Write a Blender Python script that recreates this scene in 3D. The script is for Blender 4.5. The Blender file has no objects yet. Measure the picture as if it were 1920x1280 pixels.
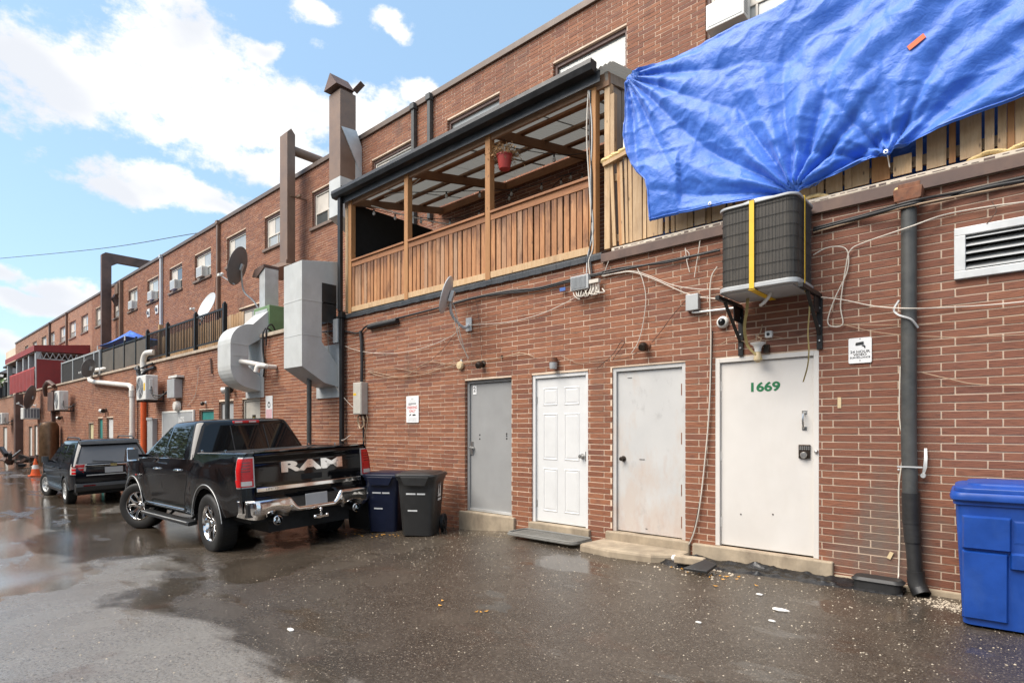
import bpy, math, random
from mathutils import Vector, Matrix
random.seed(7)
R = math.radians
SC = bpy.context.scene
COL = SC.collection

# ------------------------------------------------------------------ camera, sky, sun, exposure
CAM_Y, CAM_H, FOC = -6.06, 1.40, 1090.0          # metres, metres, focal length in 1920-px units
YAW = math.pi/2 - math.atan(1203.0/FOC)           # wall runs away at 47.8 deg from the view axis
cam_d = bpy.data.cameras.new('camera'); cam = bpy.data.objects.new('camera', cam_d); COL.objects.link(cam)
cam.location = (0, CAM_Y, CAM_H); cam.rotation_euler = (math.pi/2, 0, YAW)
cam_d.sensor_width = 36; cam_d.lens = 36*FOC/1920; cam_d.shift_y = (805-640)/1920
cam_d.clip_start = .05; cam_d.clip_end = 3000
SC.camera = cam
SUN_EL, SUN_AZ = R(52), R(205)                    # azimuth measured clockwise from +y
sd = bpy.data.lights.new('sun', 'SUN'); sun = bpy.data.objects.new('sun', sd); COL.objects.link(sun)
sd.energy = 2.6; sd.angle = R(50); sd.color = (1, .92, .82)
sdir = Vector((math.sin(SUN_AZ)*math.cos(SUN_EL), math.cos(SUN_AZ)*math.cos(SUN_EL), math.sin(SUN_EL)))
sun.rotation_euler = sdir.to_track_quat('Z', 'Y').to_euler()
SC.view_settings.view_transform = 'Standard'; SC.view_settings.look = 'None'
SC.view_settings.exposure = 1.2; SC.view_settings.gamma = 1; SC.view_settings.use_curve_mapping = False
SC.cycles.use_denoising = True
SC.cycles.max_bounces = 6; SC.cycles.diffuse_bounces = 3; SC.cycles.glossy_bounces = 3; SC.cycles.transmission_bounces = 4; SC.cycles.transparent_max_bounces = 6

cS, cC = math.sin(YAW), math.cos(YAW)
def ray(px, py):
    u = (px-960)/FOC; v = (805-py)/FOC
    return Vector((-cS+u*cC, cC+u*cS, v))
def at(px, py, y=0.0):
    """point of the vertical plane y = const that the photograph shows at px, py"""
    r = ray(px, py); t = (y-CAM_Y)/r.y
    return Vector((t*r.x, y, CAM_H+t*r.z))
def X_(px, y=0.0): return at(px, 800, y).x

# ---- world: Nishita sky with cumulus clouds
W = bpy.data.worlds.new('World'); SC.world = W; W.use_nodes = True
nt = W.node_tree; nt.nodes.clear()
def N(nt, typ, **kw):
    n = nt.nodes.new(typ)
    for k, v in kw.items(): setattr(n, k, v)
    return n
def math_(nt, op, a, b=None, c=None, clamp=False):
    n = N(nt, 'ShaderNodeMath', operation=op, use_clamp=clamp)
    for i, s in enumerate((a, b, c)):
        if s is None: continue
        if isinstance(s, (int, float)): n.inputs[i].default_value = s
        else: nt.links.new(s, n.inputs[i])
    return n.outputs[0]
def mixc(nt, fac, a, b, blend='MIX'):
    n = N(nt, 'ShaderNodeMix', data_type='RGBA', blend_type=blend, clamp_factor=True)
    for i, s in ((0, fac), (6, a), (7, b)):
        if isinstance(s, (int, float)): n.inputs[i].default_value = s
        elif isinstance(s, (tuple, list)): n.inputs[i].default_value = (s[0], s[1], s[2], 1)
        else: nt.links.new(s, n.inputs[i])
    return n.outputs[2]
def maprange(nt, v, a, b, c=0., d=1., smooth=False):
    n = N(nt, 'ShaderNodeMapRange', interpolation_type='SMOOTHSTEP' if smooth else 'LINEAR')
    nt.links.new(v, n.inputs[0])
    for i, x in zip((1, 2, 3, 4), (a, b, c, d)): n.inputs[i].default_value = x
    return n.outputs[0]
def noise(nt, vec, scale, detail=4, rough=.55, dist=0., out=0):
    n = N(nt, 'ShaderNodeTexNoise'); n.inputs['Scale'].default_value = scale; n.inputs['Detail'].default_value = detail
    n.inputs['Roughness'].default_value = rough; n.inputs['Distortion'].default_value = dist
    if vec is not None: nt.links.new(vec, n.inputs['Vector'])
    return n.outputs[out]
def mapping(nt, vec, loc=(0,0,0), rot=(0,0,0), scale=(1,1,1), typ='POINT'):
    n = N(nt, 'ShaderNodeMapping', vector_type=typ)
    n.inputs['Location'].default_value = loc; n.inputs['Rotation'].default_value = rot; n.inputs['Scale'].default_value = scale
    nt.links.new(vec, n.inputs['Vector']); return n.outputs[0]
sky = N(nt, 'ShaderNodeTexSky', sky_type='NISHITA', sun_disc=False)
sky.sun_elevation = SUN_EL; sky.sun_rotation = SUN_AZ; sky.air_density = 1.0; sky.dust_density = 1.2; sky.ozone_density = 1.4
tc = N(nt, 'ShaderNodeTexCoord'); gen = tc.outputs['Generated']
# clouds: ellipsoid puffs around the sky, broken up by fractal noise
puffs = [(90,150,150,70),(250,140,170,80),(345,70,120,85),(400,195,190,70),(560,225,190,70),(690,225,90,55),(480,292,140,36),(330,350,160,30),(215,352,90,22),(410,375,90,20),
         (585,28,60,18),(715,38,48,20),(500,78,52,16),(612,100,30,16),(20,515,55,20),(135,545,65,22),(85,566,90,16),(20,660,60,18),(800,190,40,26)]
C3 = []
for (px, py, rx, ry) in puffs:
    d = ray(px, py).normalized()
    a = (ray(px+rx, py).normalized()-ray(px-rx, py).normalized()).length/2; b = (ray(px, py+ry).normalized()-ray(px, py-ry).normalized()).length/2
    C3.append((d, a, b))
field = None
warp = N(nt, 'ShaderNodeTexNoise'); warp.inputs['Scale'].default_value = 7; warp.inputs['Detail'].default_value = 3
nt.links.new(gen, warp.inputs['Vector'])
wv = N(nt, 'ShaderNodeVectorMath', operation='MULTIPLY_ADD'); nt.links.new(warp.outputs['Color'], wv.inputs[0])
wv.inputs[1].default_value = (.09,.09,.09)
sub = N(nt, 'ShaderNodeVectorMath', operation='SUBTRACT'); nt.links.new(gen, sub.inputs[0]); sub.inputs[1].default_value = (.045,.045,.045)
nt.links.new(sub.outputs[0], wv.inputs[2]); wvec = wv.outputs[0]
for (d, a, b) in C3:
    az = math.atan2(d.y, d.x)
    m = mapping(nt, wvec, tuple(d), (0, 0, az), (a, a, b*1.15), 'TEXTURE')
    ln = N(nt, 'ShaderNodeVectorMath', operation='LENGTH'); nt.links.new(m, ln.inputs[0])
    v = math_(nt, 'SUBTRACT', 1.35, ln.outputs['Value'])
    field = v if field is None else math_(nt, 'SMOOTH_MAX', field, v, .25)
# the same broken cumulus goes on round the rest of the sky
vd = N(nt, 'ShaderNodeVectorMath', operation='DOT_PRODUCT'); nt.links.new(gen, vd.inputs[0]); vd.inputs[1].default_value = tuple(ray(760, 420).normalized())
gnc = noise(nt, mapping(nt, gen, (1.3,4.1,.4), scale=(1,1,1.9)), 2.6, 3, .5)
gen2 = math_(nt, 'SUBTRACT', math_(nt, 'MULTIPLY', math_(nt, 'SUBTRACT', gnc, .44), 6.0), maprange(nt, vd.outputs['Value'], .50, .66, 0, 6, True))
field = math_(nt, 'SMOOTH_MAX', field, gen2, .25)
fb = noise(nt, mapping(nt, gen, scale=(1,1,1.6)), 10, 8, .66)
fb2 = noise(nt, mapping(nt, gen, (3,1,2), scale=(1,1,1.5)), 4.2, 5, .5)
dens = math_(nt, 'ADD', math_(nt, 'MULTIPLY_ADD', math_(nt, 'SUBTRACT', fb, .5), 3.1, field), math_(nt, 'MULTIPLY', math_(nt, 'SUBTRACT', fb2, .5), .9))
mask = maprange(nt, dens, .16, .80, 0, 1, True)
shade = maprange(nt, math_(nt, 'ADD', math_(nt, 'MULTIPLY', fb2, 1.0), math_(nt, 'MULTIPLY', field, .12)), .47, .74, 0, 1, True)
cloudc = mixc(nt, shade, (5.7, 5.6, 5.5), (4.0, 4.15, 4.45))
skyc = mixc(nt, 1.0, sky.outputs[0], (1.0, 1.0, 1.0), 'MULTIPLY')
pale = mixc(nt, .42, skyc, (2.9, 4.6, 6.2))
fin = mixc(nt, mask, pale, cloudc)
bg = N(nt, 'ShaderNodeBackground'); bg.inputs['Strength'].default_value = .095
W.cycles.sampling_method = 'MANUAL'; W.cycles.sample_map_resolution = 512
nt.links.new(fin, bg.inputs['Color'])
wo = N(nt, 'ShaderNodeOutputWorld'); nt.links.new(bg.outputs[0], wo.inputs['Surface'])
# ------------------------------------------------------------------ helpers
class M:
    """collects faces for ONE mesh object"""
    def __init__(s): s.v = []; s.f = []; s.sm = []
    def add(s, vs, fs, smooth=False):
        o = len(s.v); s.v += [tuple(p) for p in vs]
        for f in fs: s.f.append(tuple(i+o for i in f)); s.sm.append(smooth)
        return s
    def box(s, x0, x1, y0, y1, z0, z1):
        x0, x1 = sorted((x0, x1)); y0, y1 = sorted((y0, y1)); z0, z1 = sorted((z0, z1))
        v = [(x,y,z) for z in (z0,z1) for y in (y0,y1) for x in (x0,x1)]
        return s.add(v, [(0,2,3,1),(4,5,7,6),(0,1,5,4),(2,6,7,3),(0,4,6,2),(1,3,7,5)])
    def beam(s, p, q, w, h, up=(0,0,1)):
        p, q = Vector(p), Vector(q); d = (q-p).normalized(); u = Vector(up)
        if abs(d.dot(u)) > .98: u = Vector((0,1,0))
        a = d.cross(u).normalized()*w/2; b = a.cross(d).normalized()*h/2
        v = [c+sa*a+sb*b for c in (p,q) for sb in (-1,1) for sa in (-1,1)]
        return s.add(v, [(0,2,3,1),(4,5,7,6),(0,1,5,4),(2,6,7,3),(0,4,6,2),(1,3,7,5)])
    def tube(s, pts, r, n=8, caps=True):
        pts = [Vector(p) for p in pts]; k = len(pts); rs = r if isinstance(r, (list,tuple)) else [r]*k
        t0 = (pts[1]-pts[0]).normalized(); ref = Vector((0,0,1)) if abs(t0.z) < .9 else Vector((0,1,0))
        nrm = t0.cross(ref).normalized(); vs = []; fs = []
        for i in range(k):
            t = (pts[min(i+1,k-1)]-pts[max(i-1,0)])
            t = t.normalized() if t.length > 1e-9 else t0
            nrm = (nrm - t*nrm.dot(t)); nrm = nrm.normalized() if nrm.length > 1e-6 else t.orthogonal().normalized()
            b = t.cross(nrm)
            for j in range(n):
                a = 2*math.pi*j/n; vs.append(pts[i]+(nrm*math.cos(a)+b*math.sin(a))*rs[i])
        for i in range(k-1):
            for j in range(n):
                fs.append((i*n+j, i*n+(j+1)%n, (i+1)*n+(j+1)%n, (i+1)*n+j))
        s.add(vs, fs, True)
        if caps:
            o = len(s.v)-len(vs); s.f.append(tuple(o+j for j in range(n-1,-1,-1))); s.sm.append(False)
            s.f.append(tuple(o+(k-1)*n+j for j in range(n))); s.sm.append(False)
        return s
    def cyl(s, p, q, r, n=16, r2=None): return s.tube([p, q], [r, r if r2 is None else r2], n)
    def prism(s, poly, d0, d1, axis='x'):
        """extrude a 2-D polygon along axis; polygon is (y,z) for x, (x,z) for y, (x,y) for z"""
        def P(a, b, d): return (d,a,b) if axis == 'x' else ((a,d,b) if axis == 'y' else (a,b,d))
        n = len(poly); v = [P(a,b,d0) for a,b in poly]+[P(a,b,d1) for a,b in poly]
        return s.add(v, [tuple(range(n-1,-1,-1)), tuple(range(n,2*n))]+[(i,(i+1)%n,n+(i+1)%n,n+i) for i in range(n)])
    def grid(s, fn, nu, nv, smooth=True, close=False):
        v = [fn(i/(nu if close else nu-1), j/(nv-1)) for j in range(nv) for i in range(nu)]
        f = [(j*nu+i, j*nu+(i+1)%nu, (j+1)*nu+(i+1)%nu, (j+1)*nu+i) for j in range(nv-1) for i in range(nu if close else nu-1)]
        return s.add(v, f, smooth)
    def loft(s, rings, caps=True, smooth=True):
        n = len(rings[0]); v = [p for r in rings for p in r]
        f = [(k*n+i, k*n+(i+1)%n, (k+1)*n+(i+1)%n, (k+1)*n+i) for k in range(len(rings)-1) for i in range(n)]
        o = len(s.v); s.add(v, f, smooth)
        if caps:
            s.f.append(tuple(o+i for i in range(n-1,-1,-1))); s.sm.append(False)
            s.f.append(tuple(o+(len(rings)-1)*n+i for i in range(n))); s.sm.append(False)
        return s
    def lathe(s, prof, c=(0,0,0), axis=(0,0,1), n=24):
        """prof: list of (radius, height along axis)"""
        ax = Vector(axis).normalized(); a = ax.orthogonal().normalized(); b = ax.cross(a); c = Vector(c)
        v = []; k = len(prof)
        for r, h in prof:
            for j in range(n):
                t = 2*math.pi*j/n; v.append(c+ax*h+(a*math.cos(t)+b*math.sin(t))*max(r,1e-4))
        f = [(i*n+j, i*n+(j+1)%n, (i+1)*n+(j+1)%n, (i+1)*n+j) for i in range(k-1) for j in range(n)]
        return s.add(v, f, True)
    def ball(s, c, r, n=12, sq=(1,1,1)):
        v = []; f = []; c = Vector(c); m = n//2
        for j in range(m+1):
            ph = math.pi*j/m
            for i in range(n):
                t = 2*math.pi*i/n
                v.append((c.x+r*sq[0]*math.sin(ph)*math.cos(t), c.y+r*sq[1]*math.sin(ph)*math.sin(t), c.z+r*sq[2]*math.cos(ph)))
        for j in range(m):
            for i in range(n): f.append((j*n+i, (j+1)*n+i, (j+1)*n+(i+1)%n, j*n+(i+1)%n))
        return s.add(v, f, True)
    def xf(s, mat):
        s.v = [tuple(mat @ Vector(p)) for p in s.v]; return s
    def mesh(s, name, off=(0,0,0), sharp=38):
        me = bpy.data.meshes.new(name)
        ox, oy, oz = off
        me.from_pydata([(x-ox,y-oy,z-oz) for x,y,z in s.v], [], s.f)
        me.polygons.foreach_set('use_smooth', s.sm); me.update()
        if any(s.sm): me.set_sharp_from_angle(angle=R(sharp))
        return me

ORG = {}
LABELS = {}
def tag(o, label, cat, group=None, kind=None):
    if label: o['label'] = label
    if cat: o['category'] = cat
    if group: o['group'] = group
    if kind: o['kind'] = kind
    return o
def obj(name, m, mat, parent=None, bevel=0, sharp=38, seg=2, label=None):
    off = ORG.get(parent.name, Vector((0,0,0))) if parent else Vector((0,0,0))
    me = m.mesh(name, off, sharp) if isinstance(m, M) else m
    o = bpy.data.objects.new(name, me); COL.objects.link(o)
    if mat is not None and not me.materials: me.materials.append(mat)
    if parent: o.parent = parent; ORG[o.name] = off
    if bevel:
        b = o.modifiers.new('bevel', 'BEVEL'); b.width = bevel; b.segments = seg; b.limit_method = 'ANGLE'; b.angle_limit = R(40)
    if label: o['label'] = label
    return o
def thing(name, label, cat, loc=(0,0,0), group=None, rot=None):
    """an Empty at the thing's base that parents its parts; parts are given in world metres unless the root turns"""
    e = bpy.data.objects.new(name, None); COL.objects.link(e); e.empty_display_size = .2
    e.location = loc; ORG[e.name] = Vector(loc)
    if rot is not None: e.rotation_euler = rot; ORG[e.name] = Vector((0,0,0))
    return tag(e, label, cat, group)
def solo(name, m, mat, label, cat, group=None, bevel=0, sharp=38):
    return tag(obj(name, m, mat, None, bevel, sharp), label, cat, group)
def twin(src, name, parent=None, loc=None, scale=None):
    o = src.copy(); o.name = name; COL.objects.link(o)
    for k in ('label','category','group'):
        if k in o: del o[k]
    if parent: o.parent = parent
    if loc is not None: o.location = loc
    if scale is not None: o.scale = scale
    return o
def clone(root, label=None, loc=None, parent=None, group=None):
    r = root.copy(); COL.objects.link(r)
    if parent: r.parent = parent
    if loc is not None: r.location = loc
    if label: r['label'] = label
    if group: r['group'] = group
    for ch in root.children: clone(ch, parent=r)
    return r
def text(name, body, size, mat, parent, loc, xaxis=(1,0,0), normal=(0,-1,0), extrude=.002, bold=0., sx=1., align='CENTER'):
    cu = bpy.data.curves.new(name, 'FONT'); cu.body = body; cu.size = size; cu.extrude = extrude; cu.offset = bold; cu.align_x = align; cu.align_y = 'CENTER'
    t = bpy.data.objects.new(name, cu); me = t.to_mesh().copy(); t.to_mesh_clear(); bpy.data.objects.remove(t); bpy.data.curves.remove(cu)
    x = Vector(xaxis).normalized(); n = Vector(normal).normalized(); y = n.cross(x)
    off = ORG.get(parent.name, Vector((0,0,0))) if parent else Vector((0,0,0))
    L = Vector(loc)-off
    m4 = Matrix(((x.x,y.x,n.x,L.x),(x.y,y.y,n.y,L.y),(x.z,y.z,n.z,L.z),(0,0,0,1))) @ Matrix.Diagonal((sx,1,1,1))
    me.transform(m4); me.materials.clear(); me.materials.append(mat)
    o = bpy.data.objects.new(name, me); COL.objects.link(o)
    if parent: o.parent = parent; ORG[o.name] = off
    return o
def spline(pts, n=8):
    """Catmull-Rom through points"""
    p = [Vector(q) for q in pts]; p = [p[0]*2-p[1]]+p+[p[-1]*2-p[-2]]; out = []
    for i in range(1, len(p)-2):
        for k in range(n):
            t = k/n; a,b,c,d = p[i-1],p[i],p[i+1],p[i+2]
            out.append(.5*((2*b)+(c-a)*t+(2*a-5*b+4*c-d)*t*t+(3*b-a-3*c+d)*t**3))
    out.append(p[-2]); return out
def rrect(x0, x1, y0, y1, z, r, n=5):
    out = []
    for cx, cy, a0 in ((x1-r,y0+r,-90),(x1-r,y1-r,0),(x0+r,y1-r,90),(x0+r,y0+r,180)):
        for k in range(n+1):
            a = R(a0+90*k/n); out.append((cx+r*math.cos(a), cy+r*math.sin(a), z))
    return out

# ------------------------------------------------------------------ materials
def newmat(name):
    m = bpy.data.materials.new(name); m.use_nodes = True; nt = m.node_tree
    b = nt.nodes['Principled BSDF']; return m, nt, b
def setin(nt, sock, v):
    if isinstance(v, (int,float)): sock.default_value = v
    elif isinstance(v, (tuple,list)): sock.default_value = (v[0],v[1],v[2],1)
    else: nt.links.new(v, sock)
def pos(nt): return N(nt, 'ShaderNodeNewGeometry').outputs['Position']
def bump(nt, b, h, strength, dist=.01):
    n = N(nt, 'ShaderNodeBump'); n.inputs['Strength'].default_value = strength; n.inputs['Distance'].default_value = dist
    nt.links.new(h, n.inputs['Height']); nt.links.new(n.outputs[0], b.inputs['Normal'])
def simple(name, col, rough=.5, metal=0., var=.12, vscale=6., dirt=.0, dirtcol=(.10,.08,.06), bmp=0., bscale=60., coat=0., stretch=(1,1,1), spec=None):
    """plain surface with slight tone variation, dirt and relief"""
    m, nt, b = newmat(name); p = mapping(nt, pos(nt), scale=stretch)
    n1 = noise(nt, p, vscale, 5, .6)
    c = mixc(nt, maprange(nt, n1, .3, .7), tuple(x*(1-var) for x in col), tuple(min(1, x*(1+var)) for x in col))
    if dirt:
        n2 = noise(nt, mapping(nt, p, (5,3,1), scale=(1,1,.45)), vscale*.7, 6, .65)
        c = mixc(nt, maprange(nt, n2, .48, .75, 0, dirt), c, dirtcol)
    setin(nt, b.inputs['Base Color'], c)
    setin(nt, b.inputs['Roughness'], maprange(nt, n1, .3, .7, max(.02, rough*.85), min(1, rough*1.15)))
    b.inputs['Metallic'].default_value = metal
    if coat: b.inputs['Coat Weight'].default_value = coat; b.inputs['Coat Roughness'].default_value = .04
    if spec is not None: b.inputs['Specular IOR Level'].default_value = spec
    if bmp: bump(nt, b, noise(nt, p, bscale, 4, .6), bmp, .004)
    return m
def brick_colour(nt, p, rnd, dull=0.0):
    c = mixc(nt, rnd, (.215,.075,.036), (.315,.124,.060))
    r2 = math_(nt, 'FRACT', math_(nt, 'MULTIPLY', rnd, 7.31))
    c = mixc(nt, maprange(nt, r2, .80, .88, 0, .5), c, (.15,.058,.042))
    gx = N(nt, 'ShaderNodeSeparateXYZ'); nt.links.new(p, gx.inputs[0])
    big = noise(nt, p, .55, 4, .6)
    x_tone = math_(nt, 'ADD', maprange(nt, gx.outputs[0], -3.6, -1.2, 0, .62), math_(nt, 'MULTIPLY', math_(nt, 'SUBTRACT', big, .5), 1.1), clamp=True)  # browner and darker towards high x, broken by noise
    c = mixc(nt, x_tone, c, (.175,.068,.044))
    st = noise(nt, mapping(nt, p, scale=(9,9,130)), 1.0, 3, .6)
    c = mixc(nt, maprange(nt, st, .50, .68, 0, .75), c, (.075,.034,.026))
    fl = noise(nt, p, 42, 3, .6)
    c = mixc(nt, maprange(nt, fl, .66, .76, 0, .30), c, (.42,.30,.23))
    grime = noise(nt, mapping(nt, p, (2,0,4), scale=(1.2,1.2,.35)), 1.3, 5, .62)
    c = mixc(nt, maprange(nt, grime, .56, .80, 0, .62), c, (.075,.058,.045))
    # grey scale left by the leaking downpipe, low on the wall
    dv = N(nt, 'ShaderNodeVectorMath', operation='LENGTH'); nt.links.new(mapping(nt, p, (-1.0,0,.42), scale=(.55,1,.75), typ='TEXTURE'), dv.inputs[0])
    soak = math_(nt, 'ADD', maprange(nt, dv.outputs['Value'], .2, 1.3, .55, -.35), math_(nt, 'MULTIPLY', math_(nt, 'SUBTRACT', noise(nt, mapping(nt, p, (1,0,7), scale=(2,2,1)), 2.4, 6, .65), .5), 1.6))
    c = mixc(nt, maprange(nt, soak, .05, .6, 0, .8), c, (.135,.110,.090))
    eff = noise(nt, mapping(nt, p, (9,0,1), scale=(1.5,1.5,.8)), 1.9, 6, .68)
    c = mixc(nt, maprange(nt, eff, .64, .80, 0, .40), c, (.36,.27,.21))
    return c, st, fl
def mat_brick():
    m, nt, b = newmat('rug_face_brick'); p = pos(nt)
    g = N(nt, 'ShaderNodeNewGeometry'); oi = N(nt, 'ShaderNodeObjectInfo')
    rnd = math_(nt, 'FRACT', math_(nt, 'ADD', g.outputs['Random Per Island'], math_(nt, 'MULTIPLY', oi.outputs['Random'], 3.7)))
    c, st, fl = brick_colour(nt, p, rnd)
    setin(nt, b.inputs['Base Color'], c); b.inputs['Roughness'].default_value = .78
    bump(nt, b, math_(nt, 'MULTIPLY_ADD', st, 1.0, math_(nt, 'MULTIPLY', fl, .4)), .55, .008)
    return m
def mat_mortar():
    m, nt, b = newmat('mortar'); p = pos(nt)
    n1 = noise(nt, p, 3, 5, .6); n2 = noise(nt, p, 90, 3, .6)
    c = mixc(nt, maprange(nt, n1, .3, .7), (.62,.46,.34), (.76,.60,.46))
    c = mixc(nt, maprange(nt, noise(nt, mapping(nt, p, (2,0,4), scale=(1.2,1.2,.35)), 1.3, 5, .62), .54, .78, 0, .7), c, (.16,.125,.095))
    c = mixc(nt, maprange(nt, noise(nt, p, 9, 4, .6), .56, .74, 0, .4), c, (.42,.30,.21))
    gx = N(nt, 'ShaderNodeSeparateXYZ'); nt.links.new(p, gx.inputs[0])
    c = mixc(nt, maprange(nt, gx.outputs[0], -3.8, -1.2, 0, .6), c, (.40,.31,.235))           # greyer, darker pointing towards this end
    setin(nt, b.inputs['Base Color'], c); b.inputs['Roughness'].default_value = .9
    bump(nt, b, n2, .4, .004); return m
def mat_brick_far():
    """where single bricks are too small to tell apart"""
    m, nt, b = newmat('far_brickwork'); p = pos(nt)
    s = N(nt, 'ShaderNodeSeparateXYZ'); nt.links.new(p, s.inputs[0]); cb = N(nt, 'ShaderNodeCombineXYZ')
    nt.links.new(s.outputs[0], cb.inputs[0]); nt.links.new(s.outputs[2], cb.inputs[1])
    t = N(nt, 'ShaderNodeTexBrick', offset=.33, squash=1)
    t.inputs['Scale'].default_value = 1; t.inputs['Brick Width'].default_value = .305; t.inputs['Row Height'].default_value = .0677; t.inputs['Mortar Size'].default_value = .005
    t.inputs['Mortar Smooth'].default_value = .1
    nt.links.new(cb.outputs[0], t.inputs['Vector'])
    t.inputs['Color1'].default_value = (0,0,0,1); t.inputs['Color2'].default_value = (1,1,1,1); t.inputs['Mortar'].default_value = (0,0,0,1)
    c, st, fl = brick_colour(nt, p, t.outputs['Color'])
    c = mixc(nt, t.outputs['Fac'], c, (.66,.49,.36))
    setin(nt, b.inputs['Base Color'], c); b.inputs['Roughness'].default_value = .8
    inv = math_(nt, 'SUBTRACT', 1, t.outputs['Fac']); bump(nt, b, inv, .6, .008); return m
def mat_wood(name, c1, c2, topstain=None, *, grain=(14,14,1.2), stain=.5, staincol=(.10,.045,.022), rough=.7, ring=1.):
    m, nt, b = newmat(name); p = pos(nt); oi = N(nt, 'ShaderNodeObjectInfo')
    off = N(nt, 'ShaderNodeVectorMath', operation='ADD'); nt.links.new(p, off.inputs[0])
    cb = N(nt, 'ShaderNodeCombineXYZ'); r7 = math_(nt, 'MULTIPLY', oi.outputs['Random'], 37.)
    for i in range(3): nt.links.new(r7, cb.inputs[i])
    nt.links.new(cb.outputs[0], off.inputs[1]); q = off.outputs[0]
    g = noise(nt, mapping(nt, q, scale=grain), 3.0, 5, .6, .6)
    g2 = noise(nt, mapping(nt, q, scale=tuple(4*x for x in grain)), 4.0, 3, .5)
    c = mixc(nt, maprange(nt, g, .3, .7), c1, c2)
    c = mixc(nt, maprange(nt, oi.outputs['Random'], 0, 1, 0, .45), c, tuple(x*.62 for x in c1))
    c = mixc(nt, maprange(nt, math_(nt, 'FRACT', math_(nt, 'MULTIPLY', oi.outputs['Random'], 9.7)), .6, 1, 0, .4), c, (.42,.33,.24))
    c = mixc(nt, maprange(nt, g2, .55, .75, 0, .4), c, tuple(x*.45 for x in c1))
    st = noise(nt, mapping(nt, q, scale=(2.2,2.2,1.1)), 1.3, 5, .65)
    c = mixc(nt, maprange(nt, st, .52, .72, 0, stain), c, staincol)
    v = N(nt, 'ShaderNodeTexVoronoi'); v.inputs['Scale'].default_value = 3.2; nt.links.new(mapping(nt, q, scale=(3.2,3.2,1.2)), v.inputs['Vector'])
    c = mixc(nt, maprange(nt, v.outputs['Distance'], .05, .11, .75, 0), c, (.07,.035,.02))
    if topstain:                                  # resin and rain stain running down from the rail, a different length on every board
        sz = N(nt, 'ShaderNodeSeparateXYZ'); nt.links.new(p, sz.inputs[0])
        zz = math_(nt, 'ADD', sz.outputs[2], math_(nt, 'MULTIPLY', math_(nt, 'SUBTRACT', noise(nt, mapping(nt, q, scale=(9,9,1)), 2., 4, .6), .5), .9))
        c = mixc(nt, maprange(nt, zz, topstain[0], topstain[1], 0, .8, True), c, (.075,.028,.014))
    setin(nt, b.inputs['Base Color'], c); b.inputs['Roughness'].default_value = rough
    bump(nt, b, g2, .35, .004); return m
def mat_rustdoor():
    m, nt, b = newmat('weathered_steel_door'); p = pos(nt)
    c = mixc(nt, noise(nt, p, 2.2, 5, .6), (.44,.44,.43), (.58,.57,.55))
    s = N(nt, 'ShaderNodeSeparateXYZ'); nt.links.new(p, s.inputs[0])
    n1 = noise(nt, mapping(nt, p, (1,2,3), scale=(1.6,1,.7)), 2.4, 7, .66)
    low = maprange(nt, s.outputs[2], 1.75, .15, -.10, .15)
    k = math_(nt, 'ADD', n1, low)
    c = mixc(nt, maprange(nt, k, .48, .66, 0, .70), c, (.50,.42,.36))
    n2 = noise(nt, mapping(nt, p, (7,2,3), scale=(2,1,.8)), 3.2, 8, .7)
    c = mixc(nt, maprange(nt, math_(nt, 'ADD', n2, low), .60, .76, 0, .30), c, (.40,.25,.18))
    c = mixc(nt, maprange(nt, noise(nt, mapping(nt, p, scale=(1,1,.6)), 7, 7, .72), .58, .72, 0, .55), c, (.34,.33,.32))
    setin(nt, b.inputs['Base Color'], c); b.inputs['Roughness'].default_value = .62
    bump(nt, b, n2, .15, .004); return m
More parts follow.
